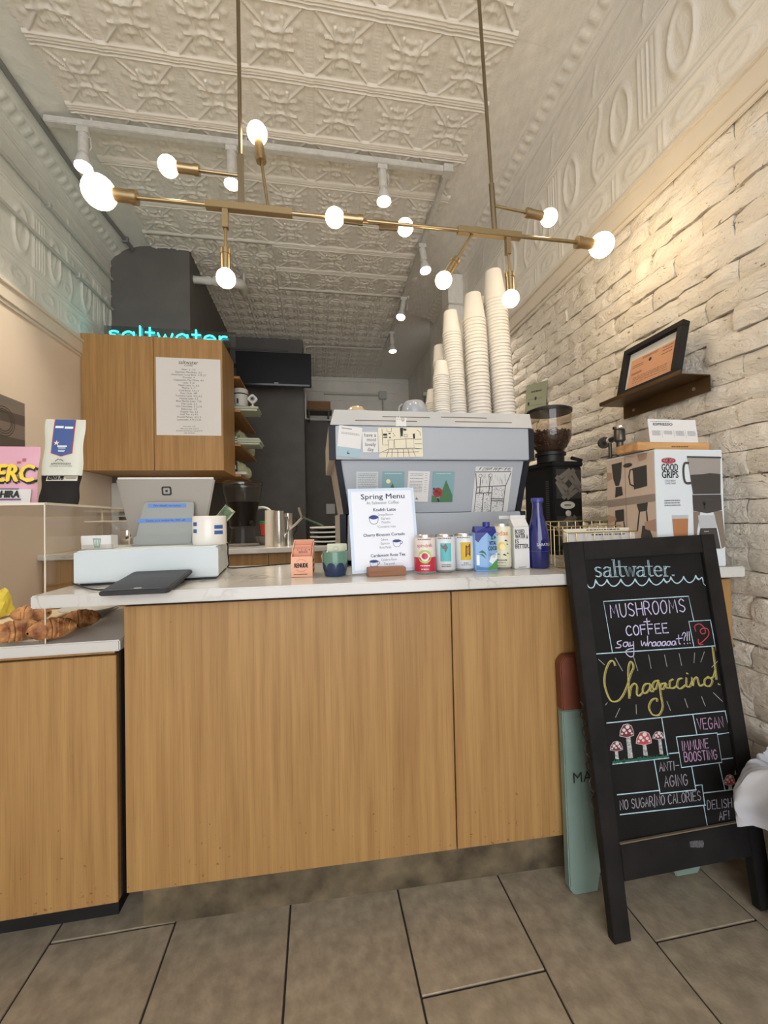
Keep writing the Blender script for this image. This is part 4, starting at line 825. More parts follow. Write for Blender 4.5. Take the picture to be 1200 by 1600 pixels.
for s, y in (('have a', 0.84), ('  most', 0.62), ('lovely', 0.38), ('day', 0.14)): lettering(s, b*0.27, T(a*0.5, b*y, 0.0010), M_INK, t, sx=0.85)
t, a, b = sheet_px('postcard', 'tan ink drawing of the shop counter on the upper band', 'postcard', (592.5, 668.5), (661, 668), (592.5, 715), PB, NB, M_CREAM)
sk = MB(); q = lambda L: [(x*a, y*b) for x, y in L]
for L in ([(0.36, 0.60), (0.80, 0.62), (0.80, 0.30), (0.36, 0.30), (0.36, 0.60)], [(0.21, 0.58), (0.34, 0.58), (0.34, 0.30), (0.22, 0.30), (0.21, 0.58)], [(0.09, 0.96), (0.09, 0.42), (0.2, 0.42)], [(0.62, 0.62), (0.62, 0.30)], [(0.80, 0.30), (0.98, 0.27)], [(0.0, 0.14), (0.2, 0.27), (0.98, 0.27)], [(0.16, 0.02), (0.22, 0.27)], [(0.28, 0.02), (0.30, 0.27)], [(0.42, 0.02), (0.42, 0.27)], [(0.55, 0.02), (0.55, 0.27)], [(0.68, 0.02), (0.66, 0.27)], [(0.82, 0.02), (0.76, 0.27)], [(0.1, 0.16), (0.9, 0.17)], [(0.82, 0.60), (0.98, 0.60)], [(0.82, 0.44), (0.98, 0.44)], [(0.2, 0.98), (0.2, 0.86), (0.3, 0.86), (0.3, 0.98)], [(0.88, 0.92), (0.95, 0.84), (0.95, 0.72)], [(0.33, 0.82), (0.38, 0.72), (0.33, 0.70)], [(0.5, 0.98), (0.5, 0.66)], [(0.58, 0.76), (0.66, 0.76), (0.66, 0.68), (0.58, 0.68), (0.58, 0.76)]): sk.stroke(q(L), a*0.009, 0.0010)
sk.build('drawing_lines', M_INK, t, recalc=False, weld=False); flat(t, 'ink_areas', [q([(0.5, 0.99), (0.57, 0.99), (0.55, 0.70), (0.51, 0.70)]), q([(0.57, 0.97), (0.65, 0.95), (0.63, 0.89), (0.57, 0.90)]), q([(0.78, 0.78), (0.83, 0.80), (0.83, 0.62), (0.79, 0.62)]), q([(0.11, 0.80), (0.2, 0.80), (0.2, 0.73), (0.11, 0.73)]), q([(0.23, 0.82), (0.28, 0.82), (0.28, 0.78), (0.23, 0.78)]), q([(0.11, 0.69), (0.2, 0.70), (0.2, 0.66), (0.11, 0.66)]), q([(0.24, 0.69), (0.28, 0.69), (0.28, 0.65), (0.24, 0.65)])], M_INK, 0.0011)
t, a, b = sheet_px('postcard', 'white text postcard half behind the spring menu, leftmost of four', 'postcard', (556, 737), (590, 737), (556.5, 786), PL, NL, mat('grey_card', rgb(196, 204, 208), 0.7)); lines(t, a*0.08, a*0.95, [b*(0.92-0.055*k) for k in range(11)], b*0.018, M_INKG, 4)
t, a, b = sheet_px('postcard', 'blue postcard with a moon over dark firs behind the spring menu', 'postcard', (596, 736.5), (630.5, 736.5), (596.5, 786), PL, NL, M_TEALC); flat(t, 'moon', [disc(a*0.27, b*0.69, a*0.10)], M_MOON, 0.0010); flat(t, 'fir_trees', [[(a*0.2, b*0.2), (a*0.46, b*0.64), (a*0.75, b*0.2)], [(a*0.6, b*0.2), (a*0.64, b*0.52), (a*0.72, b*0.2)]], M_GRN, 0.0010); lines(t, a*0.1, a*0.9, [b*0.93], b*0.02, M_PAPER, 5)
t, a, b = sheet_px('postcard', 'white text postcard with a small boat right of the moon card', 'postcard', (636, 735.5), (669.5, 736.5), (635, 783.5), PL, NL); lines(t, a*0.1, a*0.72, [b*(0.90-0.048*k) for k in range(13) if k not in (2, 4)], b*0.016, M_INKG, 6); flat(t, 'boat_print', [[(a*0.40, b*0.10), (a*0.55, b*0.10), (a*0.52, b*0.075), (a*0.43, b*0.075)], [(a*0.44, b*0.11), (a*0.46, b*0.17), (a*0.475, b*0.11)]], M_INK, 0.0012); lines(t, a*0.78, a*0.92, [b*(0.93-0.075*k) for k in range(9)], b*0.012, M_INKG, 61)
t, a, b = sheet_px('postcard', 'teal postcard with a green peak and a red rose, rightmost of four', 'postcard', (674, 736.5), (708, 736.5), (674, 784.5), PL, NL, M_TEALC); flat(t, 'green_peak', [[(a*0.30, 0.0), (a*0.62, b*0.73), (a*0.96, b*0.22), (a*0.97, 0)], [(0, 0), (0, b*0.22), (a*0.18, b*0.20), (a*0.35, 0)]], M_GRN, 0.0010); flat(t, 'rose', [disc(a*0.26, b*0.32, a*0.22, 14)], M_ROSE, 0.0013); flat(t, 'rose_leaves', [disc(a*0.08, b*0.44, a*0.05, 8), disc(a*0.29, b*0.10, a*0.05, 8), disc(a*0.32, b*0.04, a*0.05, 8)], M_INK, 0.0013); lines(t, a*0.15, a*0.85, [b*0.92], b*0.02, M_PAPER, 8)
flat(t, 'rose_petals', [disc(a*0.21, b*0.36, a*0.07, 9), disc(a*0.33, b*0.29, a*0.06, 9)], mat('print_red_dark', rgb(112, 36, 42), 0.7), 0.0016)
t, a, b = sheet_px('pencil_drawing', 'tall paper with a grey pencil drawing, right end of the machine', 'drawing', (732, 728.5), (790, 730), (733, 833), PL, NL, M_WHITEM); r = random.Random(3)
sk = MB(); q = lambda L: [(x*a, y*b) for x, y in L]
for L in ([(0.0, 0.92), (0.97, 0.94)], [(0.02, 0.90), (0.08, 0.70), (0.07, 0.24), (0.9, 0.24)], [(0.97, 0.92), (0.86, 0.72), (0.86, 0.24)], [(0.08, 0.70), (0.86, 0.73)], [(0.16, 0.84), (0.17, 0.62)], [(0.42, 0.85), (0.42, 0.58)], [(0.28, 0.61), (0.29, 0.30)], [(0.5, 0.72), (0.53, 0.25)], [(0.53, 0.53), (0.84, 0.53)], [(0.53, 0.50), (0.84, 0.50)], [(0.08, 0.61), (0.5, 0.62)], [(0.05, 0.05), (0.12, 0.22), (0.9, 0.22)]): sk.stroke(q(L), a*0.022, 0.0010)
for cx_, cy_ in ((0.15, 0.865), (0.42, 0.875)): sk.stroke([(a*cx_+a*0.045*math.cos(i*0.63), b*cy_+a*0.045*math.sin(i*0.63)) for i in range(11)], a*0.012, 0.0010)
for k in range(230):
    x, y = r.uniform(0.1, 0.84), r.uniform(0.26, 0.70)
    if abs(x-0.29) < 0.03 or abs(x-0.52) < 0.02: continue
    an = r.uniform(-1, 1.2); l = r.uniform(0.02, 0.06); sk.stroke([(a*x, b*y), (a*(x+l*math.cos(an)), b*y+a*l*math.sin(an))], a*0.007, 0.0010)
for k in range(44): x = r.uniform(0.02, 0.95); sk.stroke([(a*x, b*(0.935+0.04*r.random())), (a*(x+0.05), b*0.99)], a*0.008, 0.0010)
for k in range(30): x = r.uniform(0.1, 0.85); y = r.uniform(0.74, 0.84); sk.stroke([(a*x, b*(y+0.06)), (a*(x+0.02), b*y)], a*0.005, 0.0010)
sk.build('pencil_lines', mat('pencil', (0.10, 0.10, 0.11), 0.6), t, recalc=False, weld=False)
# small white cat cut-out standing against the cover
px0 = at_y(619, 664.5, EY-0.006); px1 = at_y(636, 664.5, EY-0.006); wd = px1.x-px0.x; hh = wd*0.95
t = thing('cat_cutout', 'small white cat shaped cut-out on the espresso machine front edge', 'figure', T(px0.x, EY-0.0015, zb1-0.002) @ RX(math.radians(80)))
catp = [(0, 0), (0, 0.55), (0.05, 0.85), (0.12, 1.0), (0.2, 0.88), (0.3, 0.9), (0.38, 1.02), (0.46, 0.85), (0.48, 0.6), (0.62, 0.5), (0.78, 0.55), (0.85, 0.72), (0.8, 0.88), (0.9, 0.92), (1.0, 0.8), (0.95, 0.45), (0.97, 0.05), (0.85, 0), (0.7, 0.05), (0.5, 0.0), (0.3, 0.05)]
MB().prism([(x*wd, y*hh) for x, y in catp], 0, 0.003).build('body', M_WHITEM, t); flat(t, 'eyes', [disc(wd*0.16, hh*0.72, wd*0.04, 8), disc(wd*0.33, hh*0.74, wd*0.04, 8)], M_INK, 0.0034)

# ================================================================== things along the counter front
ZT = 0.9105
def top(px, py): return at_z(px, py, ZT)
# pink tea carton display
f0, f1 = top(455, 902.5), top(488.5, 904)
M_PINK = mat('pink_card', rgb(226, 170, 142), 0.65); wd = f1.x-f0.x; ht = at_y(460, 870, f0.y).z-ZT
t = thing('tea_box', 'pink open carton of tea sachets at the left of the green pot', 'box', T(f0.x, f0.y, ZT) @ RZ(-0.05)); dd = 0.105
MB().box(0, wd, 0, 0.002, 0, ht).build('front_flap', M_PINK, t, bevel=0.0004); MB().hexa([(0, 0.002, 0), (0.002, 0.002, 0), (0.002, dd, 0), (0, dd, 0), (0, 0.002, ht), (0.002, 0.002, ht), (0.002, dd, ht*1.75), (0, dd, ht*1.75)]).build('side_flap', M_PINK, t); MB().hexa([(wd-0.002, 0.002, 0), (wd, 0.002, 0), (wd, dd, 0), (wd-0.002, dd, 0), (wd-0.002, 0.002, ht), (wd, 0.002, ht), (wd, dd, ht*1.75), (wd-0.002, dd, ht*1.75)]).build('side_flap', M_PINK, t)
MB().box(0, wd, dd, dd+0.002, 0, ht*1.75).build('back_flap', M_PINK, t); MB().box(0.002, wd-0.002, 0.002, dd, 0, 0.002).build('base', M_PINK, t)
F = T(0, -0.0004, 0) @ RX(math.pi/2); lettering('RENUDE', ht*0.30, F @ T(wd*0.47, ht*0.56, 0), M_INK, t, width=wd*0.62, thin=0.0006)
b_ = MB(); b_.stroke([(wd*0.47+ht*0.28*math.cos(a), ht*0.56+ht*0.30*math.sin(a)) for a in [math.radians(40+i*10) for i in range(11)]], 0.0008, 0, F).stroke([(wd*0.47+ht*0.28*math.cos(a), ht*0.56+ht*0.30*math.sin(a)) for a in [math.radians(220+i*10) for i in range(11)]], 0.0008, 0, F); b_.build('ring_print', M_ROSE, t, recalc=False, weld=False)
lines(t, wd*0.12, wd*0.78, [-0.001], 0.0022, M_INK, 31, z=0.0).matrix_local = F @ T(0, ht*0.14, 0.0002)
sd = MB()
for k in range(3): sd.box(wd, wd+0.0004, 0.02, dd*0.85, ht*(0.18+0.25*k), ht*(0.30+0.25*k))
sd.build('side_print', M_INK, t)
for k in range(3):
    y = 0.030+0.028*k; hh = ht*(1.30+0.16*k)
    s_ = thing('tea_sachet', ('front', 'middle', 'rear')[k]+' pink sachet standing in the pink tea carton', 'sachet', t.matrix_world @ T(0.004, y, 0.0025), 'sachets in the tea carton'); MB().box(0, wd-0.009, 0, 0.006, 0, hh).build('pouch', mat('pink_sachet', rgb(214, 150, 124), 0.6), s_, bevel=0.002)
    if k == 0:
        lettering('RENUDE', ht*0.17, T(0, -0.0004, 0) @ RX(math.pi/2) @ T(wd*0.47, hh-0.010, 0), M_INK, s_, width=wd*0.42); flat(s_, 'icons', [disc(wd*(0.22+0.18*i), hh-0.003, 0.0016, 8) for i in range(4)], M_INK, 0.0004, T(0, 0, 0) @ RX(math.pi/2))
# striped papers behind the carton
# green and navy pot with tea bags
g0 = top(525, 902); gx = at_y(525, 880, g0.y+0.037)
t = thing('plant_pot', 'green glazed pot with navy scallops holding tea bags', 'pot', T(g0.x, g0.y+0.036, ZT)); k = 0.00168
prof = [(17.2, 0), (18.5, 0.8), (21.0, 12), (22.6, 24), (22.8, 34), (22.5, 44), (21.4, 45), (20.6, 44), (20.2, 14), (0, 12)]
pot = MB().lathe([(r*k, z*k) for r, z in prof], 40).build('bowl', mat('celadon_glaze', rgb(96, 132, 116), 0.15), t, smooth=True)
nv = MB()
def pot_r(z):
    pr_ = [p for p in prof[:6]]
    for (r0, z0_), (r1, z1_) in zip(pr_, pr_[1:]):
        if z0_ <= z <= z1_: return r0+(r1-r0)*(z-z0_)/max(1e-6, z1_-z0_)
    return 22
nsc = 8
nv.grid(lambda s, q_: (lambda a, zz: ((pot_r(zz)+0.35)*k*math.cos(a), (pot_r(zz)+0.35)*k*math.sin(a), zz*k))(s*2*math.pi, 1.0+q_*(13+11*math.sqrt(max(0, 1-(2*((s*nsc) % 1.0)-1)**2)))), 128, 10)
nv.build('navy_scallops', mat('navy_glaze', rgb(30, 50, 84), 0.15), t, smooth=True, weld=False)
M_TEAB = mat('tea_bag_paper', rgb(196, 200, 178), 0.7)
for i in range(4):
    s_ = thing('tea_bag', ('front', 'second', 'third', 'rear')[i]+' pale sachet standing in the green pot', 'sachet', t.matrix_world @ T(-0.024+0.006*i, -0.020+0.014*i, 0.021) @ RX(-0.10) @ RZ(-0.08)); MB().box(0, 0.044, 0, 0.004, 0, 0.077-0.001*i).build('pouch', M_TEAB, s_, bevel=0.0015)
    if i == 0: MB().stroke([(0.026+0.007*math.cos(a*0.5), 0.062+0.006*math.sin(a*0.5)) for a in range(14)], 0.0007, 0.0005, RX(math.pi/2)).build('ring_print', M_INKG, s_, recalc=False, weld=False)
# spring menu in a wooden block
P0 = top(603, 897.5); Pm = Vector((0, P0.y+0.020, 0)); lean = 0.16; nM = Vector((0.02, -math.cos(lean), math.sin(lean))); nM.normalize()
a0, a1, a2 = (at_plane(*q, Vector((0, P0.y+0.012, ZT)), nM) for q in ((545.5, 764), (645, 761.5), (550.5, 897)))
Mm = card_frame(a0, a1, a2); mw, mh = (a1-a0).length*1.03, (Mm.inverted() @ a0).y
t = thing('menu_stand', 'blue bordered spring menu card standing in a small wooden block', 'menu', Mm)
MB().box(0, mw, 0, mh, -0.0012, 0).build('card', mat('ice_blue_card', rgb(198, 214, 236), 0.4), t); flat(t, 'white_field', [[(mw*0.045, mh*0.035), (mw*0.955, mh*0.035), (mw*0.955, mh*0.965), (mw*0.045, mh*0.965)]], mat('cool_paper', rgb(226, 231, 242), 0.5), 0.0004)
zz = T(0, 0, 0.0008)
for s, x, y, sz, wdt, m in (('Spring Menu', 0.52, 0.895, 0.1, 0.66, M_NAVY), ('At Saltwater Coffee', 0.51, 0.82, 0.06, 0.49, M_INKG), ('Knafeh Latte', 0.53, 0.735, 0.06, 0.34, M_NAVY), ('Orange Blossom', 0.54, 0.675, 0.045, 0.23, M_INKG), ('Espresso', 0.54, 0.628, 0.045, 0.13, M_INKG), ('Pistachio', 0.54, 0.583, 0.045, 0.13, M_INKG), ('*Contains nuts', 0.54, 0.53, 0.045, 0.28, M_INKG), ('Cherry Blossom Cortado', 0.50, 0.435, 0.055, 0.62, M_NAVY), ('Sakura', 0.50, 0.378, 0.045, 0.10, M_INKG), ('Espresso', 0.505, 0.332, 0.045, 0.13, M_INKG), ('Rose Petals', 0.505, 0.285, 0.045, 0.17, M_INKG), ('Cardamom Rose Tea', 0.535, 0.193, 0.055, 0.51, M_NAVY), ('Calabria Rose', 0.545, 0.140, 0.045, 0.23, M_INKG), ('Tea petal', 0.545, 0.092, 0.045, 0.16, M_INKG)):
    lettering(s, mw*sz*1.1, zz @ T(mw*x, mh*y, 0), m, t, width=mw*wdt, thin=0.0002 if m is M_NAVY else 0.0)
def cup_print(cx, cy, s, kind):
    b = MB(); body = [(-0.5, 0.2), (-0.42, -0.25), (-0.2, -0.5), (0.2, -0.5), (0.42, -0.25), (0.5, 0.2)]
    b.stroke([(cx+x*s, cy+y*s) for x, y in smooth_path(body, 4)], s*0.05, 0.0010).stroke([(cx+0.5*s*math.cos(i*0.35), cy+0.2*s+0.16*s*math.sin(i*0.35)) for i in range(19)], s*0.05, 0.0010)
    if kind != 'bowl': b.stroke([(cx+s*(0.46+0.24*math.sin(i*0.35)), cy+s*(0.0-0.2*math.cos(i*0.35))) for i in range(10)], s*0.07, 0.0010)
    if kind == 'saucer': b.stroke([(cx+0.75*s*math.cos(i*0.35), cy-0.5*s+0.12*s*math.sin(i*0.35)) for i in range(19)], s*0.04, 0.0010)
    b.poly([(cx+x, cy+y, 0.0009) for x, y in disc(0, 0.2*s, 0.46*s, 20, 0.28 if kind != 'bowl' else 0.5)])
    b.build('cup_drawing', mat('print_blue', rgb(40, 62, 120), 0.6), t, recalc=False, weld=False)
cup_print(mw*0.36, mh*0.625, mw*0.14, 'bowl'); cup_print(mw*0.68, mh*0.335, mw*0.12, 'cup'); cup_print(mw*0.32, mh*0.11, mw*0.12, 'saucer')
w0, w1 = top(575.5, 901), top(634.5, 898.5)
wbk = MB().box(w0.x, w1.x, w0.y-0.006, P0.y+0.008, ZT, ZT+0.0245); inv = Mm.inverted(); wbk.v = [tuple(inv @ Vector(v)) for v in wbk.v]; wbk.build('wooden_block', wood('walnut_block', rgb(122, 78, 50), rgb(150, 100, 68), 'X', 0.5), t, bevel=0.0015)
wb2 = MB().box(w0.x, w1.x, P0.y+0.016, P0.y+0.045, ZT, ZT+0.012); wb2.v = [tuple(inv @ Vector(v)) for v in wb2.v]; wb2.build('block_rear', wood('walnut_block', rgb(122, 78, 50), rgb(150, 100, 68), 'X', 0.5), t, bevel=0.0015)
# cans
M_CANTOP = mat('can_metal', (0.66, 0.66, 0.66), 0.3, metal=1)
def can(px, py, r, h, body, label):
    p = top(px, py); t = thing('drink_can', label, 'can', T(p.x, p.y+r, ZT) @ RZ(-math.atan2(p.x, p.y)), None)
    MB().lathe([(r*0.78, 0), (r*0.84, 0.002), (r, 0.008), (r, h-0.010), (r*0.86, h-0.001), (r*0.86, h), (r*0.78, h-0.003), (0, h-0.004)], 36).build('shell', body, t, smooth=True)
    MB().open_lathe([(r*1.001, h-0.0105), (r*0.868, h-0.0008), (r*0.872, h+0.0008), (r*0.84, h+0.0004), (r*0.78, h-0.0025)], 36).build('rim', M_CANTOP, t, smooth=True); MB().open_lathe([(r*0.785, -0.0), (r*0.85, 0.0018), (r*1.003, 0.0078)], 36).build('lower_rim', M_CANTOP, t, smooth=True)
    return t
def wrap(t, name, r, a0, a1, z0, z1, m, n=16, off=0.0004, fn=None):
    """print wrapped on a cylinder: angles measured from the side facing the customer"""
    b = MB(); b.grid(lambda s, q: (lambda a: ((r+off)*math.sin(a), -(r+off)*math.cos(a), z0+(z1-z0)*q))(a0+(a1-a0)*s), n, 1); return b.build(name, m, t, smooth=True, recalc=False)
def wrap_text(t, txt, r, z, size, m, width=None, a_c=0.0, off=0.0009, thin=0.0):
    o = lettering(txt, size, I4, m, t, width=width, thin=thin)
    for v in o.data.vertices: a = a_c+v.co.x/r; y = v.co.y; v.co = ((r+off)*math.sin(a), -(r+off)*math.cos(a), z+y)
    return o
def wrap_lines(t, r, zs, wd, th, m, a_c=0.0, seed=0):
    rn = random.Random(seed); b = MB()
    for z in zs:
        x = -wd/2
        while x < wd/2:
            e = min(wd/2, x+rn.uniform(0.002, 0.006)); a0, a1 = a_c+x/r, a_c+e/r; q_ = r+0.0009
            b.add([(q_*math.sin(a0), -q_*math.cos(a0), z), (q_*math.sin(a1), -q_*math.cos(a1), z), (q_*math.sin(a1), -q_*math.cos(a1), z+th), (q_*math.sin(a0), -q_*math.cos(a0), z+th)], [(0, 1, 2, 3)]); x = e+0.0012
    return b.build('text_lines', m, t, recalc=False, weld=False)
def wrap_poly(t, name, pts, r, z, m, a_c=0.0, off=0.0008):
    b = MB(); n = len(pts); c = (sum(p[0] for p in pts)/n, sum(p[1] for p in pts)/n); P = [c]+list(pts)
    b.add([((r+off)*math.sin(a_c+x/r), -(r+off)*math.cos(a_c+x/r), z+y) for x, y in P], [(0, i+1, (i+1) % n+1) for i in range(n)]); return b.build(name, m, t, recalc=False)
M_CANW = mat('can_white', rgb(212, 216, 222), 0.32); M_CANR = mat('can_red', rgb(186, 44, 66), 0.35); M_LIME = mat('print_lime', rgb(166, 196, 96), 0.5)
r = 0.0325; h = at_y(669, 836, top(669, 897).y+r).z-ZT
h = min(max(h, 0.105), 0.125)
c = can(669, 897.5, r, h, mat('can_cream', rgb(222, 214, 208), 0.35), 'red and cream fruit soda can, leftmost of the cans'); wrap(c, 'red_band', r, -math.pi, math.pi, 0.008, h*0.44, M_CANR, 40)
wrap_poly(c, 'lime_ring', disc(0, h*0.46, r*0.62, 24), r, 0, M_LIME); wrap_poly(c, 'cream_disc', disc(0, h*0.46, r*0.42, 20), r, 0, M_CANW, off=0.0010); wrap_poly(c, 'berry', disc(0, h*0.47, r*0.30, 12), r, 0, M_CANR, off=0.0013)
wrap_text(c, 'spindrift', r, h*0.74, 0.016, M_CANR, width=r*1.45); wrap_lines(c, r, [h*0.89], r*1.3, 0.003, M_INKG); wrap_lines(c, r, [h*0.21], r*0.9, 0.003, M_CANW, 0, 1); wrap_lines(c, r, [h*0.12], r*0.7, 0.003, M_CANW, 0, 2)
c = can(701, 895, r, h, M_CANW, 'white can with a turquoise palm picture, middle of the cans'); M_TURQ = mat('print_turquoise', rgb(92, 178, 186), 0.5); wrap(c, 'picture', r, -0.42, 0.62, h*0.30, h*0.78, M_TURQ); wrap_poly(c, 'palm', [(-0.012, h*0.74), (0.004, h*0.77), (0.010, h*0.66), (0.002, h*0.52), (-0.001, h*0.62), (-0.008, h*0.64)], r, 0, M_INKG, off=0.001); wrap_lines(c, r, [h*0.20, h*0.155], r*0.9, 0.002, M_INK, 0.15, 3); wrap_lines(c, r, [h*0.895], r*1.3, 0.003, M_INKG, 0, 4)
c = can(731.5, 892.5, r, h, M_CANW, 'white can with a yellow window picture, rightmost of the cans'); wrap(c, 'picture', r, -0.30, 0.72, h*0.30, h*0.78, mat('print_yellow', rgb(206, 170, 32), 0.5)); wrap_poly(c, 'window_print', [(-0.002, h*0.38), (0.014, h*0.42), (0.014, h*0.74), (-0.001, h*0.69)], r, 0, mat('print_brown', rgb(92, 60, 24), 0.5), a_c=0.2, off=0.001); wrap_poly(c, 'window_light', [(0.002, h*0.46), (0.010, h*0.48), (0.010, h*0.66), (0.002, h*0.63)], r, 0, mat('print_amber', rgb(180, 128, 30), 0.5), a_c=0.2, off=0.0014); wrap_lines(c, r, [h*0.21], r*0.45, 0.002, M_INK, 0.2, 5); wrap_lines(c, r, [h*0.16], r*0.9, 0.002, M_INKG, 0.2, 6); wrap_lines(c, r, [h*0.895], r*1.3, 0.003, M_INKG, 0, 7)
# coconut water carton
p = top(762, 893); ang = -math.atan2(p.x, p.y)-0.30
hc_ = at_y(765, 822, p.y).z-ZT
t = thing('coconut_water_carton', 'sky blue coconut water carton with a navy screw cap', 'carton', T(p.x, p.y, ZT) @ RZ(0.02) @ Matrix.Diagonal((0.74, 0.74, 1, 1))); M_SKY = mat('carton_sky_blue', rgb(132, 172, 220), 0.35); M_DBL = mat('carton_navy', rgb(38, 48, 130), 0.35); M_WPR = mat('print_white', rgb(228, 234, 238), 0.4)
wl, wr_ = 0.040, 0.052
car = [(-0.042, 0.022), (0.002, 0.0), (0.050, 0.012), (0.050, 0.045), (0.004, 0.062), (-0.042, 0.058)]
MB().prism(car, 0, hc_*0.86).build('body', M_SKY, t, bevel=0.002)
MB().add([(x, y, hc_*0.861) for x, y in car]+[(x*0.98, 0.018+y*0.55, hc_*(1.0 if x < 0 else 0.985)) for x, y in car], [tuple(range(6))[::-1], tuple(range(6, 12))]+[(i, (i+1) % 6, 6+(i+1) % 6, 6+i) for i in range(6)]).build('shoulder', M_DBL, t, bevel=0.0015)
MB().lathe([(0.0155, 0), (0.0155, 0.013), (0.014, 0.015), (0, 0.015)], 22, T(0.012, 0.03, hc_*0.985)).build('cap', M_DBL, t, smooth=True)
FL_ = Matrix(((0.8944, 0, -0.4472, -0.042), (-0.4472, 0, -0.8944, 0.022), (0, 1, 0, 0), (0, 0, 0, 1)))      # left face, x towards the corner
FR_ = Matrix(((0.970, 0, 0.2425, 0.002), (0.2425, 0, -0.970, 0.0), (0, 1, 0, 0), (0, 0, 0, 1)))           # right face
def facepoly(F, name, polys, m, z=0.0005): return flat(t, name, polys, m, z, F)
facepoly(FL_, 'navy_swoop', [[(0, hc_*0.86), (0, hc_*0.70), (0.012, hc_*0.64), (0.026, hc_*0.74), (0.049, hc_*0.86)]], M_DBL); facepoly(FR_, 'navy_swoop', [[(0, hc_*0.86), (0.012, hc_*0.80), (0.024, hc_*0.74), (0.036, hc_*0.82), (0.049, hc_*0.86)]], M_DBL)
facepoly(FR_, 'green_hill', [[(0, 0.004), (0.0, 0.012), (0.02, 0.018), (0.034, 0.028), (0.049, 0.034), (0.049, 0.004)]], mat('print_leaf', rgb(86, 150, 82), 0.5)); facepoly(FL_, 'water_print', [[(0.002, 0.004), (0.002, 0.018), (0.02, 0.014), (0.049, 0.012), (0.049, 0.004)]], mat('print_water', rgb(70, 130, 200), 0.4))
facepoly(FR_, 'white_patch', [[(0.006, 0.03), (0.024, 0.022), (0.049, 0.038), (0.049, hc_*0.40), (0.02, hc_*0.36)]], M_WPR, 0.0004)
lettering('VITA', 0.018, FR_ @ T(0.026, hc_*0.615, 0.0008), M_INK, t, width=0.034, thin=0.0005); lettering('COCO', 0.018, FR_ @ T(0.026, hc_*0.50, 0.0008), M_INK, t, width=0.044, thin=0.0005); lettering('Coconut', 0.013, FR_ @ T(0.026, hc_*0.37, 0.0008), M_NAVY, t, width=0.036); lettering('WATER', 0.006, FR_ @ T(0.032, hc_*0.31, 0.0008), M_NAVY, t, width=0.016)
facepoly(FR_, 'green_dots', [disc(0.0205, hc_*0.495, 0.0028, 10), disc(0.0425, hc_*0.495, 0.0028, 10)], mat('print_leaf', rgb(86, 150, 82), 0.5), 0.0011)
fr = []
for i in range(7): a_ = math.radians(15+i*26); fr.append([(0.034, hc_*0.70), (0.034+0.012*math.cos(a_)-0.003, hc_*0.70+0.010*math.sin(a_)+0.003), (0.034+0.017*math.cos(a_), hc_*0.70+0.011*math.sin(a_)), (0.034+0.012*math.cos(a_), hc_*0.70+0.008*math.sin(a_)-0.002)])
facepoly(FR_, 'palm_leaves', [q_ for q_ in fr if all(0 < x_ < 0.049 for x_, y_ in q_)], mat('print_palm', rgb(44, 104, 84), 0.5)); facepoly(FL_, 'palm_leaves', [[(0.012, hc_*0.42), (0.028, hc_*0.47), (0.04, hc_*0.42), (0.046, hc_*0.34), (0.034, hc_*0.40)], [(0.014, hc_*0.38), (0.03, hc_*0.38), (0.044, hc_*0.28), (0.028, hc_*0.34)]], mat('print_palm', rgb(44, 104, 84), 0.5)); facepoly(FL_, 'nutrition_box', [[(0.004, hc_*0.14), (0.016, hc_*0.14), (0.016, hc_*0.36), (0.004, hc_*0.36)]], M_WPR)
# pale tall can
p = top(795, 889); ch_ = at_y(795, 818.5, p.y+0.03).z-ZT
c = can(791, 890, 0.0315, ch_, mat('can_ivory', rgb(218, 216, 192), 0.35), 'tall ivory lemon soda can between the blue carton and the white milk carton'); r = 0.0315; wrap_text(c, 'sodae', r, ch_*0.80, 0.022, mat('print_orange', rgb(206, 96, 52), 0.5), width=r*1.5, a_c=0.0); wrap_poly(c, 'lemon_print', disc(0.002, ch_*0.52, r*0.36, 18, 1.2), r, 0, mat('print_lemon', rgb(226, 196, 104), 0.5)); wrap_poly(c, 'lemon_flesh', disc(0.004, ch_*0.50, r*0.26, 16, 1.2), r, 0, mat('print_lemon_pale', rgb(238, 222, 158), 0.5), off=0.0011)
for dx, dz, s in ((0.016, 0.64, 0.006), (0.020, 0.56, 0.004), (0.010, 0.33, 0.006), (0.021, 0.36, 0.004), (-0.008, 0.34, 0.004)): wrap_poly(c, 'leaf_print', [(dx-s, ch_*dz), (dx, ch_*dz+s*0.5), (dx+s*1.3, ch_*dz-s*0.6), (dx, ch_*dz-s*0.4)], r, 0, M_INK)
wrap_lines(c, r, [ch_*0.20], r*1.1, 0.003, M_INK, 0, 8); wrap_lines(c, r, [ch_*0.15, ch_*0.08], r*0.9, 0.002, M_INKG, 0, 9)
# white gable top carton
def gable(px, py, label, ang, front, wd=None):
    p = top(px, py); w_ = wd or 0.052; hb = front
    t = thing('milk_carton', label, 'carton', T(p.x, p.y, ZT) @ RZ(ang)); MB().box(0, w_, 0, w_*0.95, 0, hb).build('body', M_WHITEM, t, bevel=0.0015)
    g = hb*0.235; d_ = w_*0.95
    MB().add([(0, 0, hb+0.0002), (w_, 0, hb+0.0002), (w_, d_, hb+0.0002), (0, d_, hb+0.0002), (0.0, d_/2-0.002, hb+g*0.8), (w_, d_/2-0.002, hb+g*0.8), (w_, d_/2+0.002, hb+g*0.8), (0, d_/2+0.002, hb+g*0.8)], [(0, 1, 5, 4), (2, 3, 7, 6), (1, 2, 6, 5), (3, 0, 4, 7), (0, 3, 2, 1), (4, 5, 6, 7)]).build('gable', M_WHITEM, t, bevel=0.001)
    MB().box(0, w_, d_/2-0.002, d_/2+0.002, hb+g*0.8, hb+g*1.15).build('crimp', M_WHITEM, t); return t, w_, hb
hb = at_y(806, 823, top(804, 889).y).z-ZT
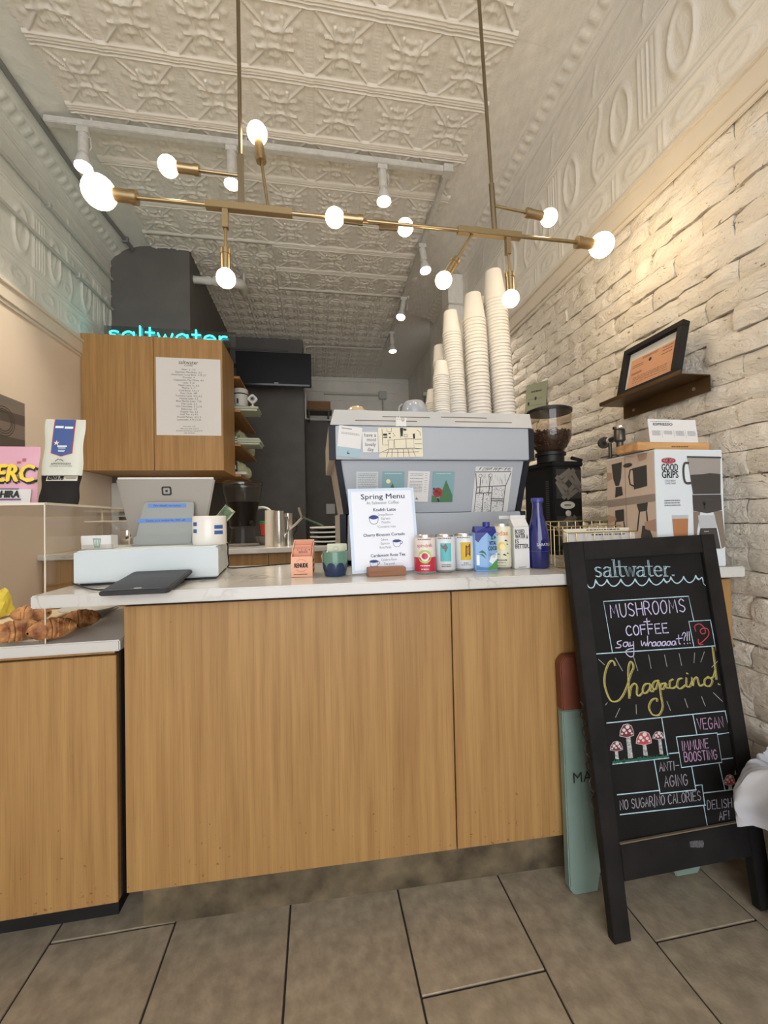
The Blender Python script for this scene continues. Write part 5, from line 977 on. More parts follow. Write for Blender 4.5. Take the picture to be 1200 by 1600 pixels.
t, w_, hb = gable(804.5, 889, 'white gable top water carton with black block capitals', -0.02, hb)
F = RX(math.pi/2)
for s, y, wd in (('BOXED', 0.875, 0.62), ('WATER', 0.765, 0.66), ('IS', 0.645, 0.22), ('BETTER.', 0.53, 0.90)): lettering(s, hb*0.145, F @ T(w_*(0.07+wd/2), hb*y, 0.0005), M_INK, t, width=w_*wd, thin=0.0003)
flat(t, 'drop_print', [[(w_*0.80, hb*0.72), (w_*0.845, hb*0.82), (w_*0.90, hb*0.72), (w_*0.85, hb*0.705)]], M_INK, 0.0006, F); lines(t, w_*0.25, w_*0.8, [0.0], 0.002, M_INK, 32, z=0.0005).matrix_local = F @ T(0, hb*0.03, 0)
t2 = thing('milk_carton', 'second white gable top carton just behind the first one', 'carton', t.matrix_world @ T(-0.014, w_*1.05, 0)); 
for ch0 in list(t.children)[:3]: o = ch0.copy(); COL.objects.link(o); o.parent = t2

# blue bottle
p = top(851, 888.5); bh = at_y(847, 778, p.y+0.032).z-ZT; M_BLUE = mat('cobalt_glass', (0.012, 0.018, 0.14), 0.08, coat=0.6)
t = thing('water_bottle', 'cobalt blue glass water bottle beside the white carton', 'bottle', T(p.x, p.y+0.033, ZT) @ RZ(-math.atan2(p.x, p.y))); R = 0.0335
MB().lathe([(R*0.9, 0), (R, 0.004), (R, bh*0.42), (R*0.92, bh*0.52), (R*0.72, bh*0.64), (R*0.52, bh*0.76), (R*0.46, bh*0.88), (R*0.46, bh*0.935), (0, bh*0.935)], 32).build('glass', M_BLUE, t, smooth=True)
MB().lathe([(R*0.5, bh*0.935), (R*0.56, bh*0.94), (R*0.58, bh*0.985), (R*0.5, bh), (0, bh)], 28).build('cap', mat('cobalt_cap', (0.035, 0.05, 0.27), 0.3), t, smooth=True)
wrap_text(t, 'SARATOGA', R, bh*0.335, 0.013, M_PAPER, a_c=0.75, width=R*1.75); MB().open_lathe([(R+0.0005, bh*0.24), (R+0.0005, bh*0.242)], 32).build('label_line', M_INKG, t)

# ================================================================== till, tablet, pot, card reader
M_TILL = mat('till_white', rgb(196, 206, 210), 0.4)
fl, fr_, brr = top(115, 917), top(341.5, 904.5), top(375, 886); ex = (fr_-fl); L = ex.length; ex.normalize(); ey = Vector((-ex.y, ex.x, 0)); dp = (brr-fr_).dot(ey); hz = at_y(341.5, 853.5, fr_.y).z-ZT
Mt = Matrix(((ex.x, ey.x, 0, fl.x), (ex.y, ey.y, 0, fl.y), (0, 0, 1, ZT), (0, 0, 0, 1)))
till = thing('cash_drawer', 'wide white cash drawer on the left end of the counter', 'till', Mt)
MB().box(0.004, L-0.004, 0.006, dp, 0.006, hz).build('casing', M_TILL, till, bevel=0.003); MB().box(0, L, 0, 0.006, 0.009, hz-0.004).build('drawer_front', M_TILL, till, bevel=0.0015); MB().box(0.01, L-0.01, 0.012, dp-0.01, 0, 0.006).build('rubber_base', M_BLACK, till)
HT = hz+0.0003
conn = thing('cable', 'black cable running over the right side of the cash drawer', 'cable', Mt); MB().tube(smooth_path([(L-0.07, dp*0.75, HT+0.004), (L-0.03, dp*0.72, HT+0.004), (L+0.002, dp*0.70, HT-0.003), (L+0.004, dp*0.72, hz*0.6), (L+0.004, dp*0.82, 0.02), (L+0.006, dp*0.84, 0.004), (L+0.10, dp*0.90, 0.003), (L+0.22, dp*1.02, 0.003)], 6), 0.0024, 6).build('lead', M_BLACK, conn, smooth=True)
def on_till(px, py): p = at_z(px, py, ZT+HT); q = Mt.inverted() @ p; return q.x, q.y
sx0, sy0 = on_till(213, 852.5); sx1, sy1 = on_till(297, 851)
M_STAND = mat('stand_grey', rgb(142, 148, 148), 0.4); M_TABG = mat('tablet_grey', rgb(150, 144, 136), 0.35); M_TAPE = mat('blue_tape', rgb(96, 134, 206), 0.7)
sy0 = min(sy0, dp-0.12)
st = thing('tablet_stand', 'grey point of sale tablet on a stand above the cash drawer', 'tablet', Mt @ T(sx0, sy0, HT)); SW = sx1-sx0
zP = (at_y(255, 784, fl.y+0.05+sy0).z-ZT-HT)
lean = 0.30
MB().prism(rrect(SW*1.03, SW*1.0, 0.012, 4, -SW*0.015, -0.005), -0.006, 0, RX(math.pi/2-0.0) @ T(0, 0.02, 0) @ I4).build('back_panel', M_STAND, st, bevel=0.001) if False else None
Mp = RX(math.pi/2-lean)
PH = zP/math.cos(lean)
MB().prism([(0, 0), (SW, 0)]+[(SW*1.0-0.006+0.006*math.cos(a), PH-0.012+0.012*math.sin(a)) for a in [i*0.39 for i in range(5)]]+[(SW*0.10+0.010-0.010*math.cos(a), PH-0.012+0.012*math.sin(a)) for a in [1.57-i*0.39 for i in range(5)]], -0.006, 0, Mp).build('back_panel', M_STAND, st, bevel=0.001)
MB().prism(rrect(SW*1.02, PH*0.20, 0.008, 4, -SW*0.01, 0.0), 0, 0.010, Mp).build('foot_panel', M_STAND, st, bevel=0.003)
MB().box(-0.005, SW+0.003, -0.012, 0.07, 0, 0.006).build('base', M_STAND, st, bevel=0.002)
for y0, y1, x0, x1, s in ((0.865, 0.955, 0.18, 0.86, 'No decaf, no sorry'), (0.515, 0.605, 0.03, 0.99, 'Leave us a review for 20% off')):
    MB().prism([(SW*x0, PH*y0), (SW*x1, PH*y0), (SW*x1, PH*y1), (SW*x0, PH*y1)], 0, 0.0006, Mp).build('tape_strip', M_TAPE, st); lettering(s, 0.010, Mp @ T(SW*(x0+x1)/2, PH*(y0+y1)/2, 0.0010), M_NAVY, st, width=SW*(x1-x0)*0.7)
# tablet body behind the panel
def st_pt(px, py, yy): p = at_plane(px, py, Mt @ Vector((0, sy0+yy, 0)), ey); return (st.matrix_world.inverted() @ p)
q = [st_pt(205, 852, 0.10), st_pt(322, 850, 0.10), st_pt(338, 748, 0.045), st_pt(181, 748, 0.045)]
yb_, yt_ = 0.085, 0.045
q0, q1, q2, q3 = st_pt(206, 846, yb_), st_pt(318, 845, yb_), st_pt(336, 748, yt_), st_pt(180, 748.5, yt_)
tb = MB().hexa([tuple(q0), tuple(q1), (q1.x, q1.y+0.014, q1.z), (q0.x, q0.y+0.014, q0.z), tuple(q3), tuple(q2), (q2.x, q2.y+0.014, q2.z), (q3.x, q3.y+0.014, q3.z)]).build('tablet', M_TABG, st, bevel=0.004)
MB().tube([(q3.x+0.006, q3.y+0.006, q3.z+0.0015), (q2.x-0.006, q2.y+0.006, q2.z+0.0015)], 0.004, 8).build('bright_edge', M_WHITE, st, smooth=True)
Fq = card_frame(q3, q2, q0); lc = Fq.inverted() @ st_pt(260.5, 767, yt_+0.008); ls = 0.0155
flat(st, 'square_emblem', [rrect(2*ls, 2*ls, ls*0.4, 4, lc.x-ls, lc.y-ls)], M_INK, 0.0012, Fq); flat(st, 'square_emblem_inner', [rrect(1.3*ls, 1.3*ls, ls*0.2, 3, lc.x-0.65*ls, lc.y-0.65*ls)], M_TABG, 0.0016, Fq); flat(st, 'square_emblem_core', [rrect(0.5*ls, 0.5*ls, ls*0.1, 2, lc.x-0.25*ls, lc.y-0.25*ls)], M_INK, 0.0020, Fq)
MB().hexa([(SW*0.35, 0.03, 0.004), (SW*0.65, 0.03, 0.004), (SW*0.65, 0.06, 0.004), (SW*0.35, 0.06, 0.004), (SW*0.35, yt_+0.03, zP*0.8), (SW*0.65, yt_+0.03, zP*0.8), (SW*0.65, yt_+0.04, zP*0.8), (SW*0.35, yt_+0.04, zP*0.8)]).build('hinge_arm', M_STAND, st, bevel=0.002)
# tip pot with a banknote
tx, ty = on_till(324, 852); pr_ = 0.052
pm = Mt @ T(tx, min(ty+pr_, dp-pr_), HT); ph = at_y(324, 806, (pm.translation).y-pr_).z-ZT-HT
pt = thing('tip_pot', 'white glazed tip pot with blue tape strips on the cash drawer', 'pot', pm @ RZ(0.35)); MB().lathe([(pr_*0.96, 0), (pr_, 0.004), (pr_, ph-0.002), (pr_*0.97, ph), (pr_*0.92, ph), (pr_*0.90, 0.01), (0, 0.008)], 40).build('body', mat('white_glaze', (0.76, 0.74, 0.70), 0.12), pt, smooth=True)
M_TAPED = mat('blue_tape_dark', rgb(56, 92, 150), 0.7)
for a0, a1, z, s in ((0.05, 0.62, 0.55, 'NO TIP,'), (0.05, 0.62, 0.36, 'NO BLUES'), (-1.35, -1.0, 0.66, ''), (-1.35, -1.0, 0.42, '')): wrap(pt, 'tape_strip', pr_, a0, a1, ph*z, ph*(z+0.13), M_TAPED, 8)
nt_ = thing('banknote', 'folded green banknote sticking out of the white tip pot', 'banknote', pm @ T(0.012, 0.0, ph*0.55) @ RY(math.radians(38)) @ RZ(-0.3)); MB().grid(lambda s, q_: (-0.022+0.044*s, 0.006*math.sin(s*5)+0.004*q_, q_*0.085), 10, 6).build('paper', mat('banknote_green', rgb(150, 162, 128), 0.7, noise=0.5, nscale=60, col2=rgb(186, 194, 160)), nt_, smooth=True); flat(nt_, 'border_print', [[(-0.017, 0.045), (0.017, 0.045), (0.017, 0.078), (-0.017, 0.078)]], mat('banknote_ink', rgb(84, 104, 78), 0.7, noise=0.4, nscale=120), 0.004, RX(math.pi/2))
# napkin box with a glass print
bx_, by_ = on_till(127, 859); be = on_till(176, 857); bw = be[0]-bx_
nb_ = thing('napkin_box', 'small white card box with a tumbler print on the cash drawer', 'box', Mt @ T(bx_, min(by_, dp-0.06), HT)); nh = bw*0.52
MB().box(0, bw, 0, 0.055, 0, nh).build('carton', M_WHITEM, nb_, bevel=0.0015); MB().box(0.002, bw+0.006, -0.008, -0.001, 0, nh*0.35).build('front_tray', M_GLASS, nb_)
MB().prism([(0, nh*0.5), (bw, nh*0.45), (bw, nh*1.02), (0, nh*1.02)], 0.0005, 0.0012, RX(math.pi/2)).build('flap', M_WHITEM, nb_)
flat(nb_, 'tumbler_print', [[(bw*0.40, nh*0.78), (bw*0.66, nh*0.78), (bw*0.61, nh*0.16), (bw*0.45, nh*0.16)]], mat('print_sage', rgb(132, 160, 146), 0.6), 0.0016, RX(math.pi/2)); flat(nb_, 'tumbler_lines', [[(bw*(0.43+0.055*i), nh*0.70), (bw*(0.455+0.055*i), nh*0.70), (bw*(0.455+0.05*i), nh*0.24), (bw*(0.445+0.045*i), nh*0.24)] for i in range(4)], mat('print_pale', rgb(206, 216, 208), 0.6), 0.0020, RX(math.pi/2))
MB().stroke([(bw*0.40, nh*0.80), (bw*0.66, nh*0.80), (bw*0.61, nh*0.14), (bw*0.45, nh*0.14), (bw*0.40, nh*0.80)], bw*0.012, 0.0021, RX(math.pi/2)).build('tumbler_outline', M_INKG, nb_, recalc=False, weld=False)
# tilted card terminal
k0, k1, k2 = at_z(151, 926, ZT+0.008), at_z(263, 921, ZT+0.008), at_z(286, 890, ZT+0.034)
k3 = at_z(200, 894, ZT+0.034); Kx = (k1-k0).normalized(); KL = (k1-k0).length
kd = ((k2-k1)-Kx*(k2-k1).dot(Kx)); KD = kd.length; Ky = kd.normalized(); Kz = Kx.cross(Ky)
Mk = Matrix(((Kx.x, Ky.x, Kz.x, k0.x), (Kx.y, Ky.y, Kz.y, k0.y), (Kx.z, Ky.z, Kz.z, k0.z), (0, 0, 0, 1)))
ct2 = thing('card_reader', 'black tilted touchscreen card reader in front of the cash drawer', 'card reader', Mk)
MB().prism(rrect(KL, KD, 0.012, 4), -0.010, 0.0, I4).build('casing', mat('reader_grey', (0.035, 0.036, 0.04), 0.5, spec=0.3), ct2, bevel=0.002); MB().prism(rrect(KL-0.012, KD-0.012, 0.008, 4, 0.006, 0.006), 0, 0.0012).build('screen', mat('screen_glass', (0.022, 0.024, 0.034), 0.35, spec=0.12), ct2)
MB().box(0.02, KL-0.02, 0.007, 0.012, 0.0013, 0.0018).build('card_slot', M_BLACKG, ct2); flat(ct2, 'brand_mark', [rrect(0.018, 0.007, 0.003, 3, KL*0.46, 0.016)], mat('screen_mark', (0.5, 0.6, 0.68), 0.4), 0.0016)
lines(ct2, KL*0.36, KL*0.80, [KD*0.62], 0.0015, M_INKG, 33, z=0.0016)
wsup = MB().hexa([tuple(Mk.inverted() @ Vector(v)) for v in [tuple(k0+Ky*KD*0.35+Kx*0.02-Vector((0, 0, 0.02))), tuple(k0+Ky*KD*0.35+Kx*(KL-0.02)-Vector((0, 0, 0.02))), tuple(k0+Ky*KD*0.9+Kx*(KL-0.02)-Vector((0, 0, 0.034))), tuple(k0+Ky*KD*0.9+Kx*0.02-Vector((0, 0, 0.034))), tuple(k0+Ky*KD*0.35+Kx*0.02-Kz*0.011), tuple(k0+Ky*KD*0.35+Kx*(KL-0.02)-Kz*0.011), tuple(k0+Ky*KD*0.9+Kx*(KL-0.02)-Kz*0.011), tuple(k0+Ky*KD*0.9+Kx*0.02-Kz*0.011)]])
minz = min((Mk @ Vector(v)).z for v in wsup.v); wsup.v = [tuple(Mk.inverted() @ (lambda w_: Vector((w_.x, w_.y, ZT+0.0003 if w_.z < k0.z+0.004 and False else w_.z)))(Mk @ Vector(v))) for v in wsup.v]
wsup.build('support', M_BLACK, ct2)
cb2 = thing('cable', 'thin black cable curling out from under the card reader', 'cable', T(k0.x, k0.y, ZT)); a = top(116, 914)-k0; MB().tube(smooth_path([(0.03, 0.06, 0.003), (-0.005, 0.075, 0.012), (0.02, 0.09, 0.012), (-0.03, 0.07, 0.004), (a.x, a.y, 0.003), (a.x-0.01, a.y+0.02, 0.003)], 6), 0.0022, 6).build('lead', M_BLACK, cb2, smooth=True)
# bags and poster on the left
ZCASE = 0.781+0.352+0.0066
def pouch(name, label, tlp, trp, blp, y, m, dpt=0.05):
    a, b, c = at_y(*tlp, y), at_y(*trp, y), at_y(*blp, y); wd = (b-a).length; ht = a.z-c.z
    t = thing(name, label, 'coffee bag', T(c.x, y, ZCASE)); 
    def sh(s, q_, f): z = q_*ht; d = dpt*(1-q_)**0.7*math.sin(math.pi*min(1, max(0, s)))**0.4*0.5; return (s*wd+0.004*math.sin(q_*9)*(s-0.5), f*d+(0.02*q_), z)
    MB().grid(lambda s, q_: sh(s, q_, -1), 14, 14).grid(lambda s, q_: sh(1-s, q_, 1), 14, 14).build('pouch', m, t, smooth=True); return t, wd, ht, dpt
def pouch_art(t, name, wd, ht, dpt, polys, m, off=0.0012):
    """print that follows the bulge of the bag front; polygons in 0..1 units, cut into strips"""
    b = MB()
    for x0, x1, y0, y1, cut in polys:
        b.grid(lambda s, q_: (lambda X, Yv: (X*wd, -(dpt*(1-Yv)**0.7*math.sin(math.pi*X)**0.4*0.5)+0.02*Yv-off, Yv*ht))(x0+(x1-x0)*s, (y0-cut*(1-abs(2*s-1)))+(y1-(y0-cut*(1-abs(2*s-1))))*q_), 8, 6)
    return b.build(name, m, t, smooth=True, recalc=False, weld=False)
def pouch_text(t, s, wd, ht, dpt, x, y, size, m, width=None, off=0.002, thin=0.0):
    o = lettering(s, size, T(x*wd, y*ht, 0), m, t, width=width, thin=thin)
    for v in o.data.vertices: X, Yv = v.co.x/wd, v.co.y/ht; v.co = (v.co.x, -(dpt*max(0, 1-Yv)**0.7*math.sin(math.pi*min(1, max(0, X)))**0.4*0.5)+0.02*Yv-off, v.co.y)
pY = 1.35
t, wd, ht, dpt = pouch('coffee_bag', 'pink coffee bag with fat yellow letters at the left edge of the photo', (-70, 690), (55, 705), (-70, 787), pY, mat('pink_foil', rgb(214, 164, 184), 0.45), 0.06)
lx = lambda px: (px+70)/128.0
pouch_art(t, 'white_foot', wd, ht, dpt, [(0.03, 0.97, 0.01, 0.27, 0)], M_WHITEM, 0.0055); pouch_text(t, 'PERC', wd, ht, dpt, 0.695, 0.50, ht*0.40, M_INK, wd*0.56, 0.0022, 0.004); pouch_text(t, 'PERC', wd, ht, dpt, 0.69, 0.525, ht*0.40, mat('print_butter', rgb(236, 206, 70), 0.5), wd*0.55, 0.0034, 0.002)
pouch_text(t, 'OHIRA', wd, ht, dpt, 0.71, 0.18, ht*0.16, M_INK, wd*0.29, 0.0070, 0.001); pouch_art(t, 'text_line', wd, ht, dpt, [(0.59, 0.84, 0.262, 0.285, 0)], M_INKG, 0.0064)
pouch_art(t, 'purple_band', wd, ht, dpt, [(0.52, 0.88, 0.085, 0.115, 0)], mat('print_plum', rgb(120, 80, 120), 0.5), 0.0064); pouch_art(t, 'paw_print', wd, ht, dpt, [(0.755, 0.80, 0.70, 0.74, 0), (0.815, 0.855, 0.74, 0.79, 0), (0.85, 0.90, 0.40, 0.44, 0)], mat('print_rust', rgb(170, 100, 84), 0.5), 0.0018)
bY = 1.30
t, wd, ht, dpt = pouch('coffee_bag', 'black coffee bag with a cream strip under the white one', (62, 735), (124, 738), (60, 789), bY, M_BLACKM, 0.05)
def bxt(x0, x1, y0, y1, cut=0): return (x0, x1, y0, y1, cut)
pouch_art(t, 'cream_strip', wd, ht, dpt, [bxt(0.16, 0.94, 0.70, 0.995)], M_CREAM); pouch_text(t, 'KENYA PB', wd, ht, dpt, 0.40, 0.78, ht*0.17, M_INK, wd*0.40, 0.0022, 0.0006); pouch_art(t, 'text_line', wd, ht, dpt, [(0.66, 0.90, 0.77, 0.79, 0)], M_INKG, 0.0020)
t, wd, ht, dpt = pouch('coffee_bag', 'white coffee bag with a blue pennant label standing above the black one', (63.5, 651), (126, 656), (65.5, 742), bY+0.005, mat('white_foil', rgb(206, 208, 196), 0.35), 0.03)
t.location.z = at_y(65.5, 743, bY).z
pouch_art(t, 'pennant_edge', wd, ht, dpt, [bxt(0.23, 0.77, 0.385, 0.995, 0.06)], mat('print_scarlet', rgb(186, 62, 72), 0.5)); pouch_art(t, 'pennant', wd, ht, dpt, [bxt(0.25, 0.75, 0.395, 0.995, 0.06)], mat('print_royal', rgb(62, 88, 146), 0.5), 0.0020)
pouch_art(t, 'name_plates', wd, ht, dpt, [bxt(0.28, 0.49, 0.835, 0.875), bxt(0.52, 0.73, 0.825, 0.865)], M_WPR, 0.0026); pouch_text(t, 'AFFICIONADO', wd, ht, dpt, 0.52, 0.195, ht*0.05, M_INK, wd*0.50, 0.0022); pouch_text(t, 'COFFEE ROASTERS', wd, ht, dpt, 0.52, 0.155, ht*0.03, M_INKG, wd*0.56, 0.0022)
pouch_text(t, '\u2605', wd, ht, dpt, 0.36, 0.56, ht*0.11, mat('print_pale_gold', rgb(232, 214, 186), 0.5), None, 0.0026); pouch_art(t, 'text_line', wd, ht, dpt, [(0.39, 0.63, 0.495, 0.52, 0), (0.42, 0.60, 0.47, 0.48, 0), (0.42, 0.59, 0.43, 0.44, 0), (0.43, 0.58, 0.41, 0.42, 0)], M_WPR, 0.0026)
MB().stroke([(wd*0.43, ht*0.235), (wd*0.50, ht*0.275), (wd*0.53, ht*0.255), (wd*0.56, ht*0.27), (wd*0.62, ht*0.235)], 0.002, dpt*0.5+0.003, RX(math.pi/2)).build('mountain_print', M_INK, t, recalc=False, weld=False)
pa_ = at_x(38, 631, XL); pb_ = at_x(38, 703, XL)
po = thing('poster', 'grey paper poster with a round stamp on the left beige wall', 'poster', Matrix(((0, 0, 1, XL+0.001), (1, 0, 0, pa_.y-0.40), (0, 1, 0, pb_.z-0.06), (0, 0, 0, 1)))); PHt = pa_.z-pb_.z+0.06
MB().box(0, 0.40, 0, PHt, 0, 0.001).build('sheet', mat('poster_grey', rgb(122, 112, 104), 0.7), po); flat(po, 'folds', [[(0, PHt*0.55), (0.40, PHt*0.60), (0.40, PHt*0.78), (0, PHt*0.73)], [(0, PHt*0.10), (0.40, PHt*0.10), (0.40, PHt*0.36), (0, PHt*0.31)]], mat('poster_shade', rgb(88, 80, 74), 0.7), 0.0013)
sb = MB()
for rr in (0.075, 0.062, 0.05): sb.stroke([(0.25+rr*math.cos(i*0.35), PHt*0.58+rr*math.sin(i*0.35)) for i in range(19)], 0.004, 0.0016)
sb.build('stamp_print', mat('poster_ink', rgb(58, 52, 48), 0.7), po, recalc=False, weld=False); lines(po, 0.1, 0.36, [PHt*0.93, PHt*0.89], 0.006, M_INKG, 21, z=0.0016)

# ================================================================== grinder and right wall things
M_SMOKE = clear('smoked_plastic', (0.84, 0.79, 0.73, 1), 0.2, 0.08); M_BEAN = mat('coffee_beans', (0.05, 0.025, 0.017), 0.45, noise=0.5, nscale=90)
g = at_y(866, 800, 1.60)
gr = thing('coffee_grinder', 'tall black coffee grinder with a smoky hopper of beans', 'grinder', T(g.x, 1.60, ZT) @ RZ(0.12)); gz = at_y(862, 728, 1.60).z-ZT
GW, GD = 0.150, 0.20
MB().box(0, GW, 0, GD, 0.02, gz).build('body', M_BLACK, gr, bevel=0.004); MB().box(-0.004, GW+0.006, -0.006, GD, gz, gz+0.022).build('top_plate', M_BLACK, gr, bevel=0.005); MB().box(-0.01, GW+0.01, -0.04, GD, 0, 0.02).build('foot', M_BLACK, gr, bevel=0.004)
for z0_, z1_ in ((gz*0.63, gz*0.965), (gz*0.10, gz*0.43)):
    fw_, fh_ = GW-0.022, z1_-z0_; pn = MB().box(0.012, GW-0.008, -0.003, 0, z0_, z1_).build('deco_panel', mat('panel_black', (0.035, 0.033, 0.03), 0.4), gr, bevel=0.001); sb = MB(); cxp, czp = 0.012+fw_/2, (z0_+z1_)/2; rr = fh_*0.70
    for q_ in range(4):
        R_ = Matrix.Rotation(q_*math.pi/2, 4, 'Z')
        for off in (0.30, 0.62):
            pts = [(-0.15, 0.30+off*0.9-0.3), (0.75-off*0.2, 0.30+off*0.9-0.3)]
            sb.stroke([(max(-fw_/2+0.006, min(fw_/2-0.006, (R_ @ RZ(math.radians(45)) @ Vector((x*rr, y*rr, 0))).x)), max(-fh_/2+0.006, min(fh_/2-0.006, (R_ @ RZ(math.radians(45)) @ Vector((x*rr, y*rr, 0))).y))) for x, y in pts], rr*0.22, 0.0035, T(cxp, 0, czp) @ RX(math.pi/2))
    sb.build('woven_bands', mat('panel_grey', rgb(112, 106, 98), 0.45), pn, recalc=False, weld=False)
FG = T(GW*0.47, -0.001, gz*0.555) @ RX(math.pi/2); flat(gr, 'oval_badge', [disc(0, 0, 0.038, 24, 0.45)], mat('badge_grey', rgb(196, 192, 184), 0.4), 0.0, FG); lines(gr, -0.018, 0.018, [-0.003], 0.006, M_INK, 34, z=0.0006).matrix_local = FG; MB().lathe([(0.013, 0), (0.013, 0.004), (0.010, 0.006), (0, 0.005)], 18, FG @ T(0, -0.036, 0)).build('round_switch', mat('badge_grey', rgb(196, 192, 184), 0.4), gr, smooth=True)
vb = MB()
for k in range(22): vb.box(-0.0012, 0, 0.03, 0.05, gz*0.30+k*gz*0.025, gz*0.30+k*gz*0.025+0.004)
vb.build('vent_slots', mat('vent_grey', (0.09, 0.09, 0.09), 0.5), gr)
hx, hy = 0.045, 0.07; hz0 = gz+0.022; hzt = at_y(857, 643, 1.66).z-ZT; HR = 0.092; hh = hzt-hz0
MB().lathe([(0.058, hz0), (0.058, hz0+0.03), (0.066, hz0+0.032), (0.066, hz0+0.045), (0, hz0+0.045)], 26, T(hx, hy, 0)).build('collar', M_BLACK, gr, smooth=True)
MB().open_lathe([(0.055, hz0+0.046), (0.072, hz0+0.075), (0.088, hz0+hh*0.45), (HR, hz0+hh*0.62), (HR, hzt)], 32, T(hx, hy, 0)).build('hopper', M_SMOKE, gr, smooth=True)
MB().lathe([(0.0, hz0+0.047), (0.052, hz0+0.047), (0.069, hz0+0.076), (0.084, hz0+hh*0.45), (0.087, hz0+hh*0.58), (0.0, hz0+hh*0.60)], 32, T(hx, hy, 0)).build('beans_core', M_BEAN, gr, smooth=True)
r = random.Random(5); bb = MB()
for k in range(420):
    a = r.uniform(0, 2*math.pi); q_ = r.random(); z = hz0+0.07+q_*(hh*0.53-0.05); rad = 0.066+(0.0865-0.066)*min(1, q_*1.5)
    if k > 330: rad = 0.085*math.sqrt(r.random()); z = hz0+hh*0.60
    bb.ball((0, 0, 0), 1, 6, 4, T(hx+rad*math.cos(a), hy+rad*math.sin(a), z) @ RZ(r.uniform(0, 3)) @ RY(r.uniform(0, 3)) @ Matrix.Diagonal((0.0055, 0.004, 0.003, 1)))
tag(bb.build('beans', M_BEAN, gr, smooth=True, weld=False), kind='stuff')
MB().lathe([(HR+0.004, hzt-0.006), (HR+0.005, hzt+0.006), (HR-0.01, hzt+0.013), (0, hzt+0.013)], 32, T(hx, hy, 0)).build('hopper_lid', M_BLACK, gr, smooth=True)
MB().cyl((0.09, -0.01, gz+0.035), (0.14, -0.012, gz+0.025), 0.008).build('dose_lever', M_BLACK, gr, smooth=True)
# sage notice on the bricks behind the grinder
wx = XR-0.012
def wall_sheet(name, label, cat, pl, w_px, h0, m, th=0.001):
    a, b, c = (at_x(*q_, wx) for q_ in pl); Mx = card_frame(a, b, c); return sheet(name, label, cat, Mx, (b-a).length, (Mx.inverted() @ a).y, m, None, th), (b-a).length, (Mx.inverted() @ a).y
t, a, b = wall_sheet('wall_notice', 'sage green notice on the brick wall behind the grinder hopper', 'notice', ((820, 603), (852, 595), (820, 650)), 0, 0, mat('sage_paper', rgb(148, 154, 130), 0.7)); lines(t, a*0.25, a*0.75, [b*0.72], b*0.05, M_INK, 1); lines(t, a*0.15, a*0.85, [b*0.5, b*0.3, b*0.12], b*0.02, M_INKG, 2); flat(t, 'dots', [disc(a*0.16, b*0.38, a*0.05, 8), disc(a*0.5, b*0.52, a*0.05, 8), disc(a*0.55, b*0.15, a*0.05, 8)], M_INK, 0.0013)
# picture ledge with the framed permit
s0, s1 = at_x(945, 637, XR-0.012-0.10), at_x(1111, 588, XR-0.012-0.10)
ya, yb2 = at_x(1111, 590, XR-0.012).y, at_x(975, 632, XR-0.012).y; zs = (at_x(1111, 587, XR-0.012).z+at_x(975, 634, XR-0.012).z)/2
ps = thing('picture_shelf', 'bronze metal picture ledge on the right brick wall', 'shelf', T(XR-0.013, (ya+yb2)/2, zs)); hw = (yb2-ya)/2
M_BRZ = mat('bronze_sheet', rgb(92, 68, 40), 0.4, metal=0.4, noise=0.2, nscale=8)
MB().box(-0.115, 0, -hw, hw, -0.003, 0).build('ledge', M_BRZ, ps, bevel=0.0008); MB().box(-0.003, 0, -hw, hw, -0.055, -0.0031).build('back_plate', M_BRZ, ps, bevel=0.0008); MB().box(-0.115, -0.112, -hw, hw, 0.0001, 0.012).build('front_lip', M_BRZ, ps)
for y in (-hw*0.7, hw*0.7): MB().cyl((-0.0035, y, -0.03), (-0.006, y, -0.03), 0.006).build('screw', M_STEEL, ps, smooth=True)
fx = XR-0.013-0.095
fa, fb, fc = at_x(981, 551, fx+0.045), at_x(1075, 501, fx+0.045), at_x(966, 624, fx)
fy1, fy0 = at_x(968, 622, fx).y, at_x(1060, 586, fx).y; fz = zs+0.001; fh_ = (at_x(1078, 500, fx+0.05).z-fz)
Mf = T(fx, fy1, fz+0.001) @ RZ(-math.pi/2) @ RX(math.pi/2-0.22); fw_ = fy1-fy0; fh_ = fh_/math.cos(0.22)
fr_o = thing('framed_permit', 'black framed orange permit leaning on the bronze ledge', 'picture frame', Mf); bw = 0.020
for x0, x1, y0, y1 in ((0, fw_, 0, bw), (0, fw_, fh_-bw, fh_), (0, bw, bw+0.0002, fh_-bw-0.0002), (fw_-bw, fw_, bw+0.0002, fh_-bw-0.0002)): MB().box(x0, x1, y0, y1, -0.012, 0.016).build('frame_rail', M_BLACKM, fr_o, bevel=0.001)
MB().box(bw, fw_-bw, bw, fh_-bw, -0.010, -0.002).build('mount', M_PAPER, fr_o); iw, ih = fw_-2*bw, fh_-2*bw
